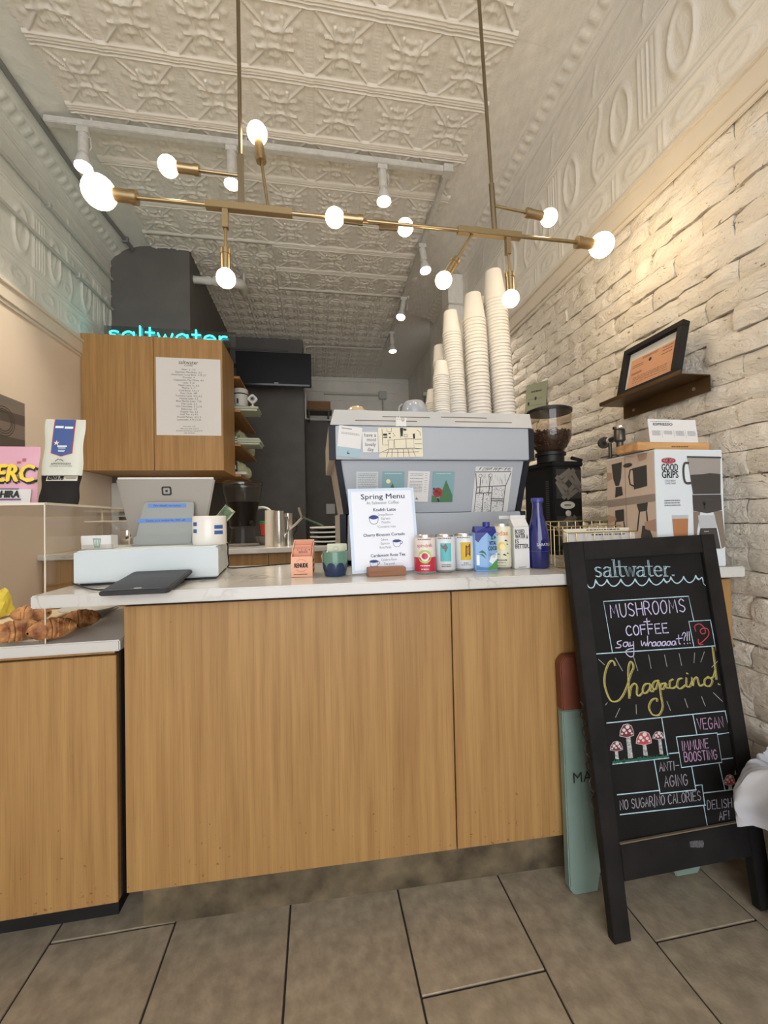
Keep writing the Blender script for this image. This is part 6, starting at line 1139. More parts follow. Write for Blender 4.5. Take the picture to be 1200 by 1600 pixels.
flat(fr_o, 'permit', [[(bw+iw*0.05, bw+ih*0.08), (bw+iw*0.95, bw+ih*0.08), (bw+iw*0.95, bw+ih*0.80), (bw+iw*0.05, bw+ih*0.80)]], mat('orange_paper', rgb(220, 164, 128), 0.6), -0.0015); lines(fr_o, bw+iw*0.30, bw+iw*0.62, [bw+ih*0.75, bw+ih*0.72], ih*0.012, M_INK, 3, z=-0.001); lines(fr_o, bw+iw*0.70, bw+iw*0.9, [bw+ih*0.73, bw+ih*0.66, bw+ih*0.58], ih*0.018, M_INK, 4, z=-0.001); lines(fr_o, bw+iw*0.10, bw+iw*0.34, [bw+ih*0.62, bw+ih*0.57, bw+ih*0.42, bw+ih*0.39], ih*0.014, M_INK, 5, z=-0.001); lines(fr_o, bw+iw*0.15, bw+iw*0.85, [bw+ih*0.30, bw+ih*0.26, bw+ih*0.22, bw+ih*0.16], ih*0.010, M_INK, 6, z=-0.001); flat(fr_o, 'crest', [disc(bw+iw*0.47, bw+ih*0.62, ih*0.045, 9)], M_INK, -0.0008)
MB().box(bw, fw_-bw, bw, fh_-bw, 0.004, 0.0055).build('glass', clear('frame_glass', (0.98, 0.98, 0.98, 1), 0.06), fr_o)
# flush valve pipe on the wall
v = at_x(968, 680, XR-0.09)
fv = thing('pipe_valve', 'dark metal pipe valve with a steel cap on the brick wall', 'valve', T(v.x, v.y, v.z)); q = fv.matrix_world.translation
zz_ = ZT-v.z+0.002
KV = 1.3
MB().lathe([(0.013, zz_), (0.013, -0.03), (0.021, -0.022), (0.021, 0.018), (0.018, 0.022), (0, 0.022)], 20).build('body', M_PIPE, fv, smooth=True); MB().lathe([(0.023, 0.0225), (0.025, 0.025), (0.025, 0.034), (0.02, 0.037), (0, 0.037)], 22).build('cap', M_CHROME, fv, smooth=True)
MB().cyl((0, 0, -0.005), (0.02, 0.11, -0.008), 0.012).build('side_arm', M_PIPE, fv, smooth=True); MB().cyl((0.021, 0.112, -0.008), (0.024, 0.125, -0.008), 0.025).build('hand_wheel', M_PIPE, fv, smooth=True); MB().cyl((0.012, 0.07, -0.01), (0.012, 0.07, zz_), 0.007).build('thin_pipe', M_PIPE, fv, smooth=True); MB().cyl((0.0108, 0.063, -0.007), (0.0130, 0.076, -0.0075), 0.0135).build('white_collar', M_WHITE, fv, smooth=True)
# cold brew maker box
bA, bB, bC = at_z(1140, 879, ZT), None, None
yb_ = 1.066
pTL, pTR, pBR = at_y(1022, 705, yb_), at_y(1128, 700, yb_), at_y(1140, 879, yb_)
bw_, bh_ = pTR.x-pTL.x, (pTL.z+pTR.z)/2-ZT
bd_ = at_z(948, 722, ZT+bh_); 
bw_ = min(bw_, XR-0.016-pTL.x)
M_BOXW = mat('carton_white', rgb(208, 216, 222), 0.45); M_BOXS = mat('carton_side', rgb(206, 186, 168), 0.5)
ox = thing('coffee_maker_box', 'white retail carton picturing a cold brew coffee maker', 'box', T(pTL.x, yb_, ZT)); DPT = max(0.12, min(0.30, at_x(948, 725, pTL.x).y-yb_)); SHX = bd_.x-pTL.x
MB().hexa([(0, 0, 0), (bw_, 0, 0), (bw_, DPT, 0), (SHX*0.0, DPT, 0), (0, 0, bh_), (bw_, 0, bh_), (bw_, DPT, bh_), (0, DPT, bh_)]).build('carton', M_BOXW, ox, bevel=0.0015)
FO = T(0, -0.0002, 0) @ RX(math.pi/2); U = lambda x, y: (bw_*x, bh_*y)
def fo(name, polys, m, z): return flat(ox, name, [[U(*p_) for p_ in q_] for q_ in polys], m, z, FO)
fo('red_oval', [[(0.20+0.105*math.cos(i*0.35), 0.905+0.026*math.sin(i*0.35)) for i in range(18)]], mat('logo_red', rgb(176, 48, 58), 0.5), 0.0006); lettering('OXO', bh_*0.045, FO @ T(*U(0.20, 0.905), 0.0010), M_PAPER, ox, width=bw_*0.14, thin=0.0006)
for s, y in (('GOOD', 0.845), ('GRIPS', 0.785)): lettering(s, bh_*0.085, FO @ T(*U(0.215, y), 0.0008), M_INK, ox, width=bw_*0.235, thin=0.0004)
for s, y in (('COLD BREW', 0.735), ('COFFEE MAKER', 0.713)): lettering(s, bh_*0.022, FO @ T(*U(0.215, y), 0.0008), M_INKG, ox, width=bw_*0.16)
lines(ox, bw_*0.12, bw_*0.36, [bh_*0.565, bh_*0.545, bh_*0.525], bh_*0.009, M_INKG, 36, z=0.0008).matrix_local = FO
M_PD = mat('print_charcoal', rgb(62, 58, 56), 0.5); M_PM = mat('print_smoke', rgb(150, 144, 140), 0.5); M_PB = mat('print_bronze', rgb(124, 110, 98), 0.5); M_PI = mat('print_iced', rgb(166, 112, 72), 0.5)
fo('maker_hopper', [[(0.47, 0.935), (0.97, 0.93), (0.955, 0.77), (0.51, 0.77)]], M_PM, 0.0006); fo('maker_brew', [[(0.505, 0.785), (0.70, 0.79), (0.80, 0.80), (0.958, 0.79), (0.95, 0.62), (0.54, 0.62)], [(0.53, 0.615), (0.955, 0.615), (0.96, 0.48), (0.74, 0.455), (0.535, 0.48)]], M_PD, 0.0009); fo('maker_rim', [[(0.465, 0.945), (0.975, 0.94), (0.975, 0.925), (0.467, 0.93)]], M_PD, 0.0012)
fo('maker_legs', [[(0.535, 0.475), (0.64, 0.47), (0.58, 0.30), (0.56, 0.12), (0.53, 0.12)], [(0.83, 0.47), (0.965, 0.475), (1.0, 0.17), (0.94, 0.15), (0.90, 0.30)]], M_PB, 0.0006); fo('maker_carafe', [[(0.63, 0.33), (0.87, 0.33), (0.92, 0.15), (0.57, 0.17)]], M_PD, 0.0009); fo('maker_arch', [[(0.60, 0.44), (0.85, 0.44), (0.87, 0.335), (0.62, 0.335)]], mat('print_pale_grey', rgb(176, 180, 184), 0.5), 0.0008)
b2 = MB(); b2.stroke([U(x, y) for x, y in smooth_path([(0.485, 0.885), (0.43, 0.88), (0.41, 0.82), (0.42, 0.74), (0.45, 0.715), (0.505, 0.715)], 4)], bw_*0.03, 0.0008, FO); b2.build('maker_handle', M_PD, ox, recalc=False, weld=False)
fo('iced_glass', [[(0.22, 0.445), (0.46, 0.445), (0.43, 0.15), (0.25, 0.15)]], mat('print_pale_grey', rgb(176, 180, 184), 0.5), 0.0006); fo('iced_coffee', [[(0.225, 0.415), (0.455, 0.415), (0.43, 0.155), (0.25, 0.155)]], M_PI, 0.0009); fo('maker_knob', [disc(0.70, 0.545, 0.028, 12, 0.6), [(0.685, 0.54), (0.715, 0.54), (0.71, 0.49), (0.69, 0.49)]], M_INK, 0.0013)
fo('scale_marks', [[(0.68, 0.30-0.03*i), (0.75, 0.30-0.03*i), (0.75, 0.304-0.03*i), (0.68, 0.304-0.03*i)] for i in range(4)], M_PAPER, 0.0014); fo('foot_marks', [disc(0.82, 0.065, 0.012, 10, 0.7)], M_INKG, 0.0008)
FS = Matrix(((0, 0, -1, -0.0002), (-1, 0, 0, DPT), (0, 1, 0, 0), (0, 0, 0, 1)))
def fs(name, polys, m, z): return flat(ox, name, [[(DPT*x, bh_*y) for x, y in q_] for q_ in polys], m, z, FS)
fs('side_print', [[(0, 0), (1, 0), (1, 0.985), (0, 0.985)]], M_BOXS, 0.0003); fs('caption_bands', [[(0, 0.53), (1, 0.565), (1, 0.63), (0, 0.60)], [(0, 0.16), (1, 0.16), (1, 0.225), (0, 0.225)]], mat('print_taupe', rgb(150, 136, 124), 0.5), 0.0006)
M_SKN = mat('print_hand', rgb(178, 146, 126), 0.5)
fs('brewer_photos', [[(0.12, 0.94), (0.36, 0.945), (0.33, 0.80), (0.28, 0.73), (0.20, 0.73), (0.15, 0.80)], [(0.20, 0.72), (0.34, 0.72), (0.36, 0.64), (0.18, 0.62)], [(0.58, 0.87), (0.86, 0.88), (0.86, 0.70), (0.60, 0.68)], [(0.17, 0.50), (0.37, 0.51), (0.37, 0.40), (0.17, 0.39)], [(0.64, 0.55), (0.86, 0.56), (0.84, 0.49), (0.68, 0.48)], [(0.74, 0.36), (0.86, 0.36), (0.94, 0.25), (0.70, 0.24)], [(0.68, 0.14), (0.9, 0.15), (0.8, 0.08)]], M_PD, 0.0010)
fs('hand_photos', [[(0.0, 0.87), (0.12, 0.86), (0.13, 0.80), (0.0, 0.78)], [(0.68, 0.985), (0.88, 0.985), (0.86, 0.93), (0.72, 0.92)], [(0.0, 0.46), (0.18, 0.44), (0.20, 0.41), (0.05, 0.38), (0, 0.39)], [(0.78, 0.39), (1.0, 0.42), (1.0, 0.31), (0.80, 0.33)]], M_SKN, 0.0013)
b3 = MB()
for L_ in ([(0.50, 0.80), (0.53, 0.86), (0.58, 0.86)], [(0.50, 0.80), (0.52, 0.73), (0.60, 0.71)], [(0.17, 0.39), (0.16, 0.24)], [(0.36, 0.39), (0.40, 0.24)], [(0.69, 0.48), (0.64, 0.32)], [(0.83, 0.48), (0.84, 0.40)]): b3.stroke([(DPT*x, bh_*y) for x, y in L_], DPT*0.025, 0.0010, FS)
b3.stroke([(DPT*0.42, bh_*0.98), (DPT*0.42, bh_*0.23)], 0.0012, 0.0008, FS); b3.build('print_lines', M_PD, ox, recalc=False, weld=False)
fs('lid_photo', [[(0.48+0.10*math.cos(i*0.45), 0.905+0.02*math.sin(i*0.45)) for i in range(14)]], M_PD, 0.0010); MB().box(0, 0.004, 0.0, DPT, bh_+0.0003, bh_+0.002).build('dark_edge', M_BLACK, ox)
# wooden board and espresso card on the carton
w0_, w1_ = at_y(1006, 701, yb_+0.06), at_y(1123.5, 690, yb_+0.03)
bdp = thing('wooden_board', 'small wooden plank lying on top of the white retail carton', 'board', T(pTL.x-0.03, yb_+0.03, ZT+bh_+0.0024)); MB().box(0, bw_+0.02, 0, 0.09, 0, 0.026).build('plank', wood('pine_board', rgb(176, 128, 78), rgb(204, 160, 108), 'X', 0.55), bdp, bevel=0.002)
lines(bdp, bw_*0.5, bw_*0.75, [0.0], 0.004, mat('burnt_print', rgb(120, 78, 44), 0.7), 35, z=0.0).matrix_local = T(0, -0.0006, 0.010) @ RX(math.pi/2)
eY = yb_+0.075; e0, e1, e2 = at_y(1014, 653.5, eY), at_y(1089, 651.5, eY), at_y(1018, 692, eY); zb_ = ZT+bh_+0.0024+0.0262
ecw, ech = (e1-e0).length, e0.z-zb_
ec = thing('espresso_card', 'white card headed ESPRESSO standing on the wooden plank', 'card', T(e2.x-0.004, eY, zb_) @ RX(math.pi/2-0.10)); MB().box(0, ecw, 0, ech, -0.001, 0).build('card', M_PAPER, ec)
lettering('ESPRESSO', ech*0.13, T(ecw*0.30, ech*0.80, 0.0005), M_INK, ec, width=ecw*0.40, thin=0.0003); lines(ec, ecw*0.05, ecw*0.45, [ech*0.90], ech*0.02, M_INKG, 4, z=0.0005)
for k in range(4): lines(ec, ecw*(0.06+0.245*k), ecw*(0.24+0.245*k), [ech*(0.52-0.05*j) for j in range(4 if k != 1 else 3)], ech*0.022, M_INKG, 10+k, z=0.0005)
MB().stroke([(ecw*0.265, ech*0.28), (ecw*0.265, ech*0.58)], 0.0006, 0.0005).stroke([(ecw*0.51, ech*0.28), (ecw*0.51, ech*0.58)], 0.0006, 0.0005).stroke([(ecw*0.755, ech*0.28), (ecw*0.755, ech*0.58)], 0.0006, 0.0005).build('rules', M_INKG, ec, recalc=False, weld=False)
# wire basket with papers, standing on the counter behind the chalkboard
yB = 1.20; b0, b1 = at_y(868, 815, yB), at_y(990, 838, yB)
wbk = thing('wire_basket', 'gold wire letter basket on the counter behind the chalkboard', 'basket', T(b0.x, yB-0.06, ZT)); bw2 = b1.x-b0.x; zt2 = at_y(868, 815, yB+0.08).z-ZT; zm2 = at_y(880, 826, yB).z-ZT
mm = MB()
def wire(*pts, r=0.0014): mm.tube(pts, r, 6)
for yy, zz2 in ((0.14, zt2), (0.07, zm2+0.006), (0.0, zm2-0.012)):
    wire((0, yy, 0.002), (0, yy, zz2), (0.001, yy, zz2+0.001)); wire((bw2, yy, 0.002), (bw2, yy, zz2)); wire((0, yy, zz2), (bw2, yy, zz2), r=0.0019); wire((0, yy, zz2-0.028), (bw2, yy, zz2-0.028)); wire((0, yy, 0.03), (bw2, yy, 0.03))
    for k in range(1, 9): wire((bw2*k/9, yy, 0.002), (bw2*k/9, yy, zz2))
for xx in (0, bw2): wire((xx, 0, 0.002), (xx, 0.14, 0.002)); wire((xx, 0, 0.03), (xx, 0.14, 0.03)); wire((xx, 0.0, zm2-0.012), (xx, 0.07, zm2+0.006)); wire((xx, 0.07, zm2+0.006), (xx, 0.14, zt2))
for k in range(1, 9): wire((bw2*k/9, 0, 0.002), (bw2*k/9, 0.14, 0.002))
mm.build('wire_grid', M_GOLD, wbk, smooth=True, weld=False)
for k, (yy, hh_, m, lb) in enumerate(((0.012, zm2-0.02, M_PAPER, 'front white leaflet filed in the gold wire basket'), (0.035, zm2-0.005, M_CREAM, 'cream leaflet filed in the gold wire basket behind the white one'))):
    pp_ = thing('leaflet', lb, 'leaflet', wbk.matrix_world @ T(0.012, yy, 0.004)); MB().box(0, bw2-0.03, 0, 0.004, 0, hh_).build('paper', m, pp_); lines(pp_, bw2*0.28, bw2*0.7, [hh_-0.006], 0.003, M_INK, 7, z=0.0005).matrix_local = RX(math.pi/2)
# ================================================================== chalkboard leaning on the counter
BE, AL, GA = math.radians(6.6), -0.014, 0.022
d_ = Vector((math.cos(AL), math.sin(AL), 0)); bk_ = Vector((-math.sin(AL), math.cos(AL), 0)); up_ = Vector((0, 0, math.cos(BE)))+bk_*math.sin(BE)
ux = d_*math.cos(GA)+up_*math.sin(GA); uy = -d_*math.sin(GA)+up_*math.cos(GA); uz = ux.cross(uy)
PB0 = Vector((0.7155, 0.9258, 0.001)); BW, BH = 0.482, 1.008
Mb = Matrix(((ux.x, uy.x, uz.x, PB0.x), (ux.y, uy.y, uz.y, PB0.y), (ux.z, uy.z, uz.z, PB0.z), (0, 0, 0, 1))); Mbi = Mb.inverted()
bd = thing('chalkboard_sign', 'black framed chalkboard sign with mushroom coffee lettering leaning on the counter', 'sign', Mb)
ST = 0.048; M_FRM = mat('black_frame_wood', (0.013, 0.012, 0.012), 0.5, noise=0.3, nscale=14, spec=0.22); M_SLATE = mat('slate', (0.010, 0.0095, 0.0095), 0.7, noise=0.35, nscale=6, spec=0.2)
MB().box(0, ST, 0, BH, -0.024, 0).build('stile', M_FRM, bd, bevel=0.0015); MB().box(BW-ST, BW, 0, BH, -0.024, 0).build('stile', M_FRM, bd, bevel=0.0015)
MB().box(ST+0.0003, BW-ST-0.0003, BH-0.052, BH, -0.024, 0).build('top_rail', M_FRM, bd, bevel=0.0015); MB().box(ST+0.0003, BW-ST-0.0003, 0.135, 0.222, -0.024, 0).build('bottom_rail', M_FRM, bd, bevel=0.0015)
MB().box(ST-0.006, BW-ST+0.006, 0.20, BH-0.045, -0.018, -0.010).build('slate_panel', M_SLATE, bd); MB().box(ST+0.001, BW-ST-0.001, 0.2222, 0.225, -0.006, 0.0005).build('edge_highlight', mat('highlight_tan', rgb(112, 100, 84), 0.7), bd)  # tan strip: highlight on the frame's lower inner edge, painted as colour
SZ = -0.0094
def bxy(px, py): p = at_plane(px, py, Mb @ Vector((0, 0, -0.010)), uz); q_ = Mbi @ p; return (q_.x, q_.y)
zA = lambda x, y: bxy(900+x/4.615, 860+y/4.615)
zB = lambda x, y: bxy(920+x/4.615, 1000+y/4.615)
zC = lambda x, y: bxy(920+x/4.2857, 1100+y/4.2857)
CHALK = {'ice': mat('chalk_ice', rgb(178, 208, 222), 0.9, noise=0.2, nscale=300), 'lav': mat('chalk_lavender', rgb(196, 190, 226), 0.9, noise=0.2, nscale=300), 'gold': mat('chalk_gold', rgb(176, 166, 98), 0.9, noise=0.25, nscale=300), 'pink': mat('chalk_pink', rgb(178, 146, 178), 0.9, noise=0.25, nscale=300), 'grey': mat('chalk_grey', rgb(150, 146, 158), 0.9, noise=0.25, nscale=300), 'red': mat('chalk_red', rgb(172, 66, 74), 0.9), 'wine': mat('chalk_wine', rgb(112, 44, 54), 0.9), 'green': mat('chalk_green', rgb(40, 96, 78), 0.9), 'white': mat('chalk_white', rgb(196, 196, 196), 0.9), 'stem': mat('chalk_stem', rgb(170, 172, 174), 0.9, noise=0.5, nscale=180), 'ray': mat('chalk_ray', rgb(150, 156, 150), 0.9)}
import collections
K = collections.OrderedDict(); PART = ['chalk_frame']
def chalk(c, z, pts, wd=0.0024, sm=0, lift=0.0):
    P = [z(*p_) for p_ in pts]
    if sm: P = [(v.x, v.y) for v in smooth_path(P, sm)]
    K.setdefault((c, PART[0]), MB()).stroke(P, wd, SZ+lift)
CAP = {'A': [[(0, 0), (.5, 1), (1, 0)], [(.2, .38), (.8, .38)]], 'B': [[(0, 0), (0, 1), (.7, .95), (.8, .75), (.6, .55), (0, .52)], [(.6, .53), (.95, .35), (.8, .05), (0, 0)]], 'C': [[(.95, .85), (.6, 1), (.15, .8), (0, .45), (.2, .08), (.6, 0), (.95, .12)]], 'D': [[(0, 0), (0, 1), (.6, .92), (.95, .5), (.6, .06), (0, 0)]], 'E': [[(.9, 1), (0, 1), (0, 0), (.95, 0)], [(0, .52), (.75, .52)]], 'F': [[(.9, 1), (0, 1), (0, 0)], [(0, .55), (.8, .55)]], 'G': [[(.9, .85), (.55, 1), (.12, .75), (0, .4), (.25, .03), (.6, 0), (.95, .2), (.95, .45), (.55, .45)]], 'H': [[(0, 0), (0, 1)], [(1, 0), (1, 1)], [(0, .5), (1, .5)]], 'I': [[(.5, 0), (.5, 1)]], 'L': [[(0, 1), (0, 0), (.9, 0)]], 'M': [[(0, 0), (.12, 1), (.5, .3), (.88, 1), (1, 0)]], 'N': [[(0, 0), (0, 1), (1, 0), (1, 1)]], 'O': [[(.5, 1), (.12, .8), (0, .45), (.2, .05), (.55, 0), (.9, .2), (1, .55), (.85, .9), (.5, 1)]], 'R': [[(0, 0), (0, 1), (.7, .97), (.85, .75), (.65, .52), (0, .5)], [(.45, .5), (1, 0)]], 'S': [[(.9, .85), (.5, 1), (.1, .82), (.2, .58), (.75, .42), (.92, .2), (.55, 0), (.03, .12)]], 'T': [[(0, 1), (1, 1)], [(.5, 1), (.5, 0)]], 'U': [[(0, 1), (.02, .3), (.3, 0), (.65, .02), (.95, .3), (1, 1)]], 'V': [[(0, 1), (.5, 0), (1, 1)]], '-': [[(.1, .5), (.9, .5)]], '/': [[(.1, -.15), (.6, 1.2)]], '!': [[(.5, 1), (.45, .28)], [(.45, .05), (.48, .0)]]}
def caps(c, z, txt, p0, p1, hv, wd, narrow=0.66):
    PART[0] = 'chalk_word '+txt
    n = len(txt); wts = [0.45 if ch_ in 'I!' else 0.55 if ch_ in ' /' else 1.25 if ch_ == 'M' else 1.0 for ch_ in txt]; tot = sum(wts); x = 0
    for ch_, w_ in zip(txt, wts):
        for stx in CAP.get(ch_, []):
            chalk(c, z, [(p0[0]+(p1[0]-p0[0])*(x+w_*(0.1+sx_*0.74))/tot+hv[0]*sy_, p0[1]+(p1[1]-p0[1])*(x+w_*(0.1+sx_*0.74))/tot+hv[1]*sy_) for sx_, sy_ in stx], wd, 3 if ch_ in 'BCDGORSU' else 0)
        x += w_
# boxes and rules
for pts in ([(262, 738), (197, 368), (810, 330), (848, 508)], [(848, 690), (812, 512), (968, 502), (1003, 688)], [(148, 746), (1005, 688)]): chalk('ice', zA, pts, 0.0026)
chalk('ice', zB, [(912, 45), (1008, 505)], 0.0026)
for pts in ([(120, 127), (940, 43)], [(487, 92), (530, 360)], [(695, 68), (722, 200)], [(912, 50), (945, 190), (860, 203)], [(585, 220), (858, 193), (890, 390), (620, 425), (585, 220)], [(535, 332), (600, 325)], [(160, 402), (535, 360)], [(437, 375), (475, 590)], [(475, 600), (718, 574)], [(688, 420), (715, 570)], [(715, 545), (757, 540), (775, 672)], [(190, 607), (470, 578)], [(210, 740), (780, 676)], [(890, 370), (1005, 355)], [(872, 400), (910, 572)], [(770, 595), (985, 570)], [(768, 680), (793, 815), (1010, 790)]): chalk('ice', zC, pts, 0.0026)
# waves and shop name
PART[0] = 'chalk_waves'
cus = [(75, 238), (140, 212), (222, 210), (322, 207), (425, 205), (525, 200), (632, 202), (682, 190), (775, 188), (862, 180), (915, 222)]
for (x0, y0), (x1, y1) in zip(cus, cus[1:]):
    m_ = min(48, (x1-x0)*0.5); chalk('ice', zA, [(x0, y0), (x0+(x1-x0)*0.25, y0+m_*0.8), (x0+(x1-x0)*0.55, y0+m_), (x0+(x1-x0)*0.85, y0+m_*0.55), (x1, y1)], 0.0030, 4); chalk('ice', zA, [(x1-2, y1+4), (x1+8, y1+24), (x1+24, y1+34)], 0.0018, 3)
SER = {'s': SC['s'], 'a': [[(0.7, 0.95), (0.7, 0.05), (0.85, 0)], [(0.12, 0.8), (0.35, 1.0), (0.68, 0.9)], [(0.7, 0.6), (0.3, 0.55), (0.05, 0.3), (0.2, 0.02), (0.5, 0.05), (0.7, 0.25)]], 'l': [[(0.05, 1.7), (0.2, 1.75), (0.2, 0.0)], [(0.0, 0.0), (0.42, 0.0)]], 't': [[(0.3, 1.6), (0.3, 0.2), (0.45, 0.0), (0.65, 0.08)], [(0.0, 1.0), (0.62, 1.0)]], 'w': [[(0.05, 1.0), (0.3, 0.0), (0.52, 0.95), (0.78, 0.0), (1.0, 1.0)], [(-0.05, 1.0), (0.2, 1.0)], [(0.88, 1.0), (1.12, 1.0)]], 'e': SC['e'], 'r': [[(0.15, 1.0), (0.15, 0.0)], [(0.0, 0.0), (0.35, 0.0)], [(0.15, 0.65), (0.35, 0.95), (0.65, 0.92)]], '.': [[(0.1, 0.1), (0.2, 0.0), (0.25, 0.12), (0.1, 0.1)]]}
PART[0] = 'chalk_shop_name'
x = 0; wdt = dict(SWD); wdt['.'] = 0.4; tot = sum(wdt[c_] for c_ in 'saltwater.')
for c_ in 'saltwater.':
    for stx in SER[c_]:
        for dx in (0, 9):
            pts = [(138+(712-138)*(x+sx_)/tot+dx-8*sy_, 192-8*(x+sx_)/tot-72*sy_) for sx_, sy_ in stx]; chalk('ice', zA, pts, 0.0017, 3 if c_ in 'sae' else 0)
    x += wdt[c_]
caps('lav', zA, 'MUSHROOMS', (245, 485), (800, 440), (-14, -92), 0.0030); caps('lav', zA, 'COFFEE', (360, 614), (675, 592), (-10, -68), 0.0032)
PART[0] = 'chalk_cross'
chalk('lav', zA, [(508, 490), (514, 545)], 0.0030); chalk('lav', zA, [(488, 515), (530, 511)], 0.0028)
def curs(c, z, segs, wd):
    for s_ in segs: chalk(c, z, s_, wd, 4)
curs('lav', zA, [[(325, 650), (298, 660), (300, 675), (322, 684), (316, 700), (286, 702)], [(372, 662), (346, 664), (340, 688), (362, 692), (374, 664), (378, 690), (386, 690)], [(388, 662), (392, 688), (410, 680)], [(412, 658), (416, 720), (412, 760), (385, 765), (357, 735), (372, 715), (410, 705)]], 0.0026)
PART[0] = 'chalk_handwriting'
ax = [(468, 652), (476, 688), (492, 660), (502, 688), (516, 655)]
curs('lav', zA, [ax, [(514, 618), (518, 690), (528, 664), (542, 662), (548, 690)]]+[[(x_+22, 660-0.05*(x_-550)), (x_+4, 664-0.05*(x_-550)), (x_+2, 686-0.05*(x_-550)), (x_+18, 688-0.05*(x_-550)), (x_+25, 662-0.05*(x_-550)), (x_+30, 688-0.05*(x_-550))] for x_ in (550, 585, 620, 655, 690)]+[[(738, 610), (742, 668), (752, 674)], [(722, 638), (764, 632)], [(764, 612), (776, 592), (790, 604), (780, 630), (778, 650)], [(778, 670), (781, 674)], [(800, 588), (800, 650)], [(802, 668), (804, 672)], [(814, 586), (818, 648)], [(820, 666), (823, 670)]], 0.0025)
PART[0] = 'chalk_arrow'
curs('red', zA, [[(862, 582), (855, 545), (890, 530), (925, 560), (930, 595), (905, 600), (895, 575), (920, 560), (950, 570), (955, 610), (920, 650), (890, 672)], [(880, 640), (885, 675), (915, 678)]], 0.0028)
# the big gold word, drawn twice
chg = [[(185, 182), (172, 150), (142, 162), (113, 240), (112, 330), (150, 430), (200, 440), (240, 400), (272, 330), (300, 240), (318, 195), (306, 156), (288, 170), (280, 240), (288, 418)], [(290, 400), (302, 335), (328, 312), (344, 335), (342, 385), (358, 402), (385, 375)], [(438, 315), (402, 318), (384, 358), (400, 384), (432, 355), (440, 315), (440, 360), (455, 370), (468, 350)], [(500, 290), (467, 300), (455, 338), (478, 352), (500, 300), (516, 400), (528, 480), (502, 538), (455, 535), (430, 482), (450, 432), (485, 420), (488, 440)], [(552, 310), (522, 316), (512, 345), (532, 352), (552, 312), (556, 342), (576, 345)], [(602, 282), (580, 298), (582, 340), (605, 346), (628, 330)], [(668, 275), (642, 284), (632, 328), (655, 350), (690, 325)], [(700, 272), (700, 328), (722, 335), (738, 300)], [(740, 270), (745, 330), (752, 290), (775, 266), (786, 305), (798, 330), (822, 318)], [(852, 268), (830, 288), (836, 325), (868, 330), (886, 292), (862, 264), (850, 272), (890, 268), (906, 222)], [(888, 52), (902, 160), (916, 282)], [(932, 316), (938, 320)], [(704, 238), (708, 242)]]
PART[0] = 'chalk_large_word'
for s_ in chg: chalk('gold', zB, s_, 0.0036, 5); chalk('gold', zB, [(x_+9, y_+3) for x_, y_ in s_], 0.0014, 5, 0.0002)
for x0, y0, x1, y1 in ((70, 140, 112, 178), (190, 130, 242, 222), (322, 122, 352, 220), (430, 107, 448, 205), (545, 107, 562, 190), (650, 98, 668, 183), (762, 93, 757, 165), (832, 85, 806, 158), (928, 152, 886, 195), (132, 452, 120, 468), (222, 492, 192, 556), (340, 466, 342, 533), (562, 442, 588, 508), (690, 422, 712, 486), (812, 408, 838, 474), (897, 380, 962, 442)): PART[0] = 'chalk_ray '+str(x0); chalk('ray', zB, [(x0, y0), (x1, y1)], 0.0018)
caps('pink', zC, 'VEGAN', (730, 172), (908, 155), (-12, -72), 0.0024); caps('pink', zC, 'IMMUNE', (622, 312), (808, 292), (-6, -62), 0.0024); caps('pink', zC, 'BOOSTING', (640, 387), (864, 366), (-8, -62), 0.0024)
caps('grey', zC, 'ANTI-', (470, 450), (610, 438), (-4, -58), 0.0024); caps('grey', zC, 'AGING', (505, 554), (668, 540), (-8, -72), 0.0024); caps('grey', zC, 'NO SUGAR/NO CALORIES', (208, 708), (756, 642), (-6, -62), 0.0022); caps('grey', zC, 'DELISH', (792, 706), (962, 688), (-4, -58), 0.0024); caps('grey', zC, 'AF!', (870, 778), (946, 766), (-4, -54), 0.0024)
def mushroom(cx_, cy_, w_, h_, sx_, sy_, ex_, ey_, sw_, red):
    def pl(P, lift): return [(*zC(*p_), SZ+lift) for p_ in P]
    cap_ = [(cx_-w_/2, cy_+h_*0.38), (cx_-w_*0.46, cy_), (cx_-w_*0.25, cy_-h_*0.42), (cx_+w_*0.05, cy_-h_*0.5), (cx_+w_*0.33, cy_-h_*0.36), (cx_+w_*0.48, cy_+h_*0.05), (cx_+w_/2, cy_+h_*0.34), (cx_, cy_+h_*0.5)]
    m_ = MB().poly(pl([(cx_+(x_-cx_)*1.08, cy_+(y_-cy_)*1.08) for x_, y_ in cap_], 0.0005)).build('chalk_mushroom', CHALK['white'], bd, recalc=False)
    MB().poly(pl(cap_, 0.0008)).build('cap', CHALK[red], m_, recalc=False)
    MB().poly(pl([(sx_-sw_/2, sy_), (sx_+sw_/2, sy_), (ex_+sw_*0.6, ey_), (ex_-sw_*0.6, ey_)], 0.0003)).build('stem', CHALK['stem'], m_, recalc=False)
    for dx, dy, rr in ((-0.22, -0.05, 0.13), (0.05, -0.30, 0.15), (0.22, 0.0, 0.11), (-0.05, 0.16, 0.09), (0.36, 0.2, 0.08), (-0.36, 0.22, 0.08)): MB().poly(pl(disc(cx_+dx*w_, cy_+dy*h_, rr*w_, 10), 0.0011)).build('spot', CHALK['white'], m_, recalc=False)
mushroom(183, 282, 80, 64, 183, 305, 188, 368, 20, 'wine'); mushroom(252, 178, 90, 88, 262, 218, 278, 362, 28, 'wine'); mushroom(366, 228, 98, 88, 370, 268, 380, 345, 24, 'red'); mushroom(464, 210, 74, 52, 472, 232, 485, 336, 20, 'wine'); mushroom(940, 508, 70, 70, 944, 540, 946, 572, 22, 'red'); mushroom(1003, 447, 54, 60, 1015, 475, 1022, 550, 20, 'red')
r = random.Random(11); PART[0] = 'chalk_grass'
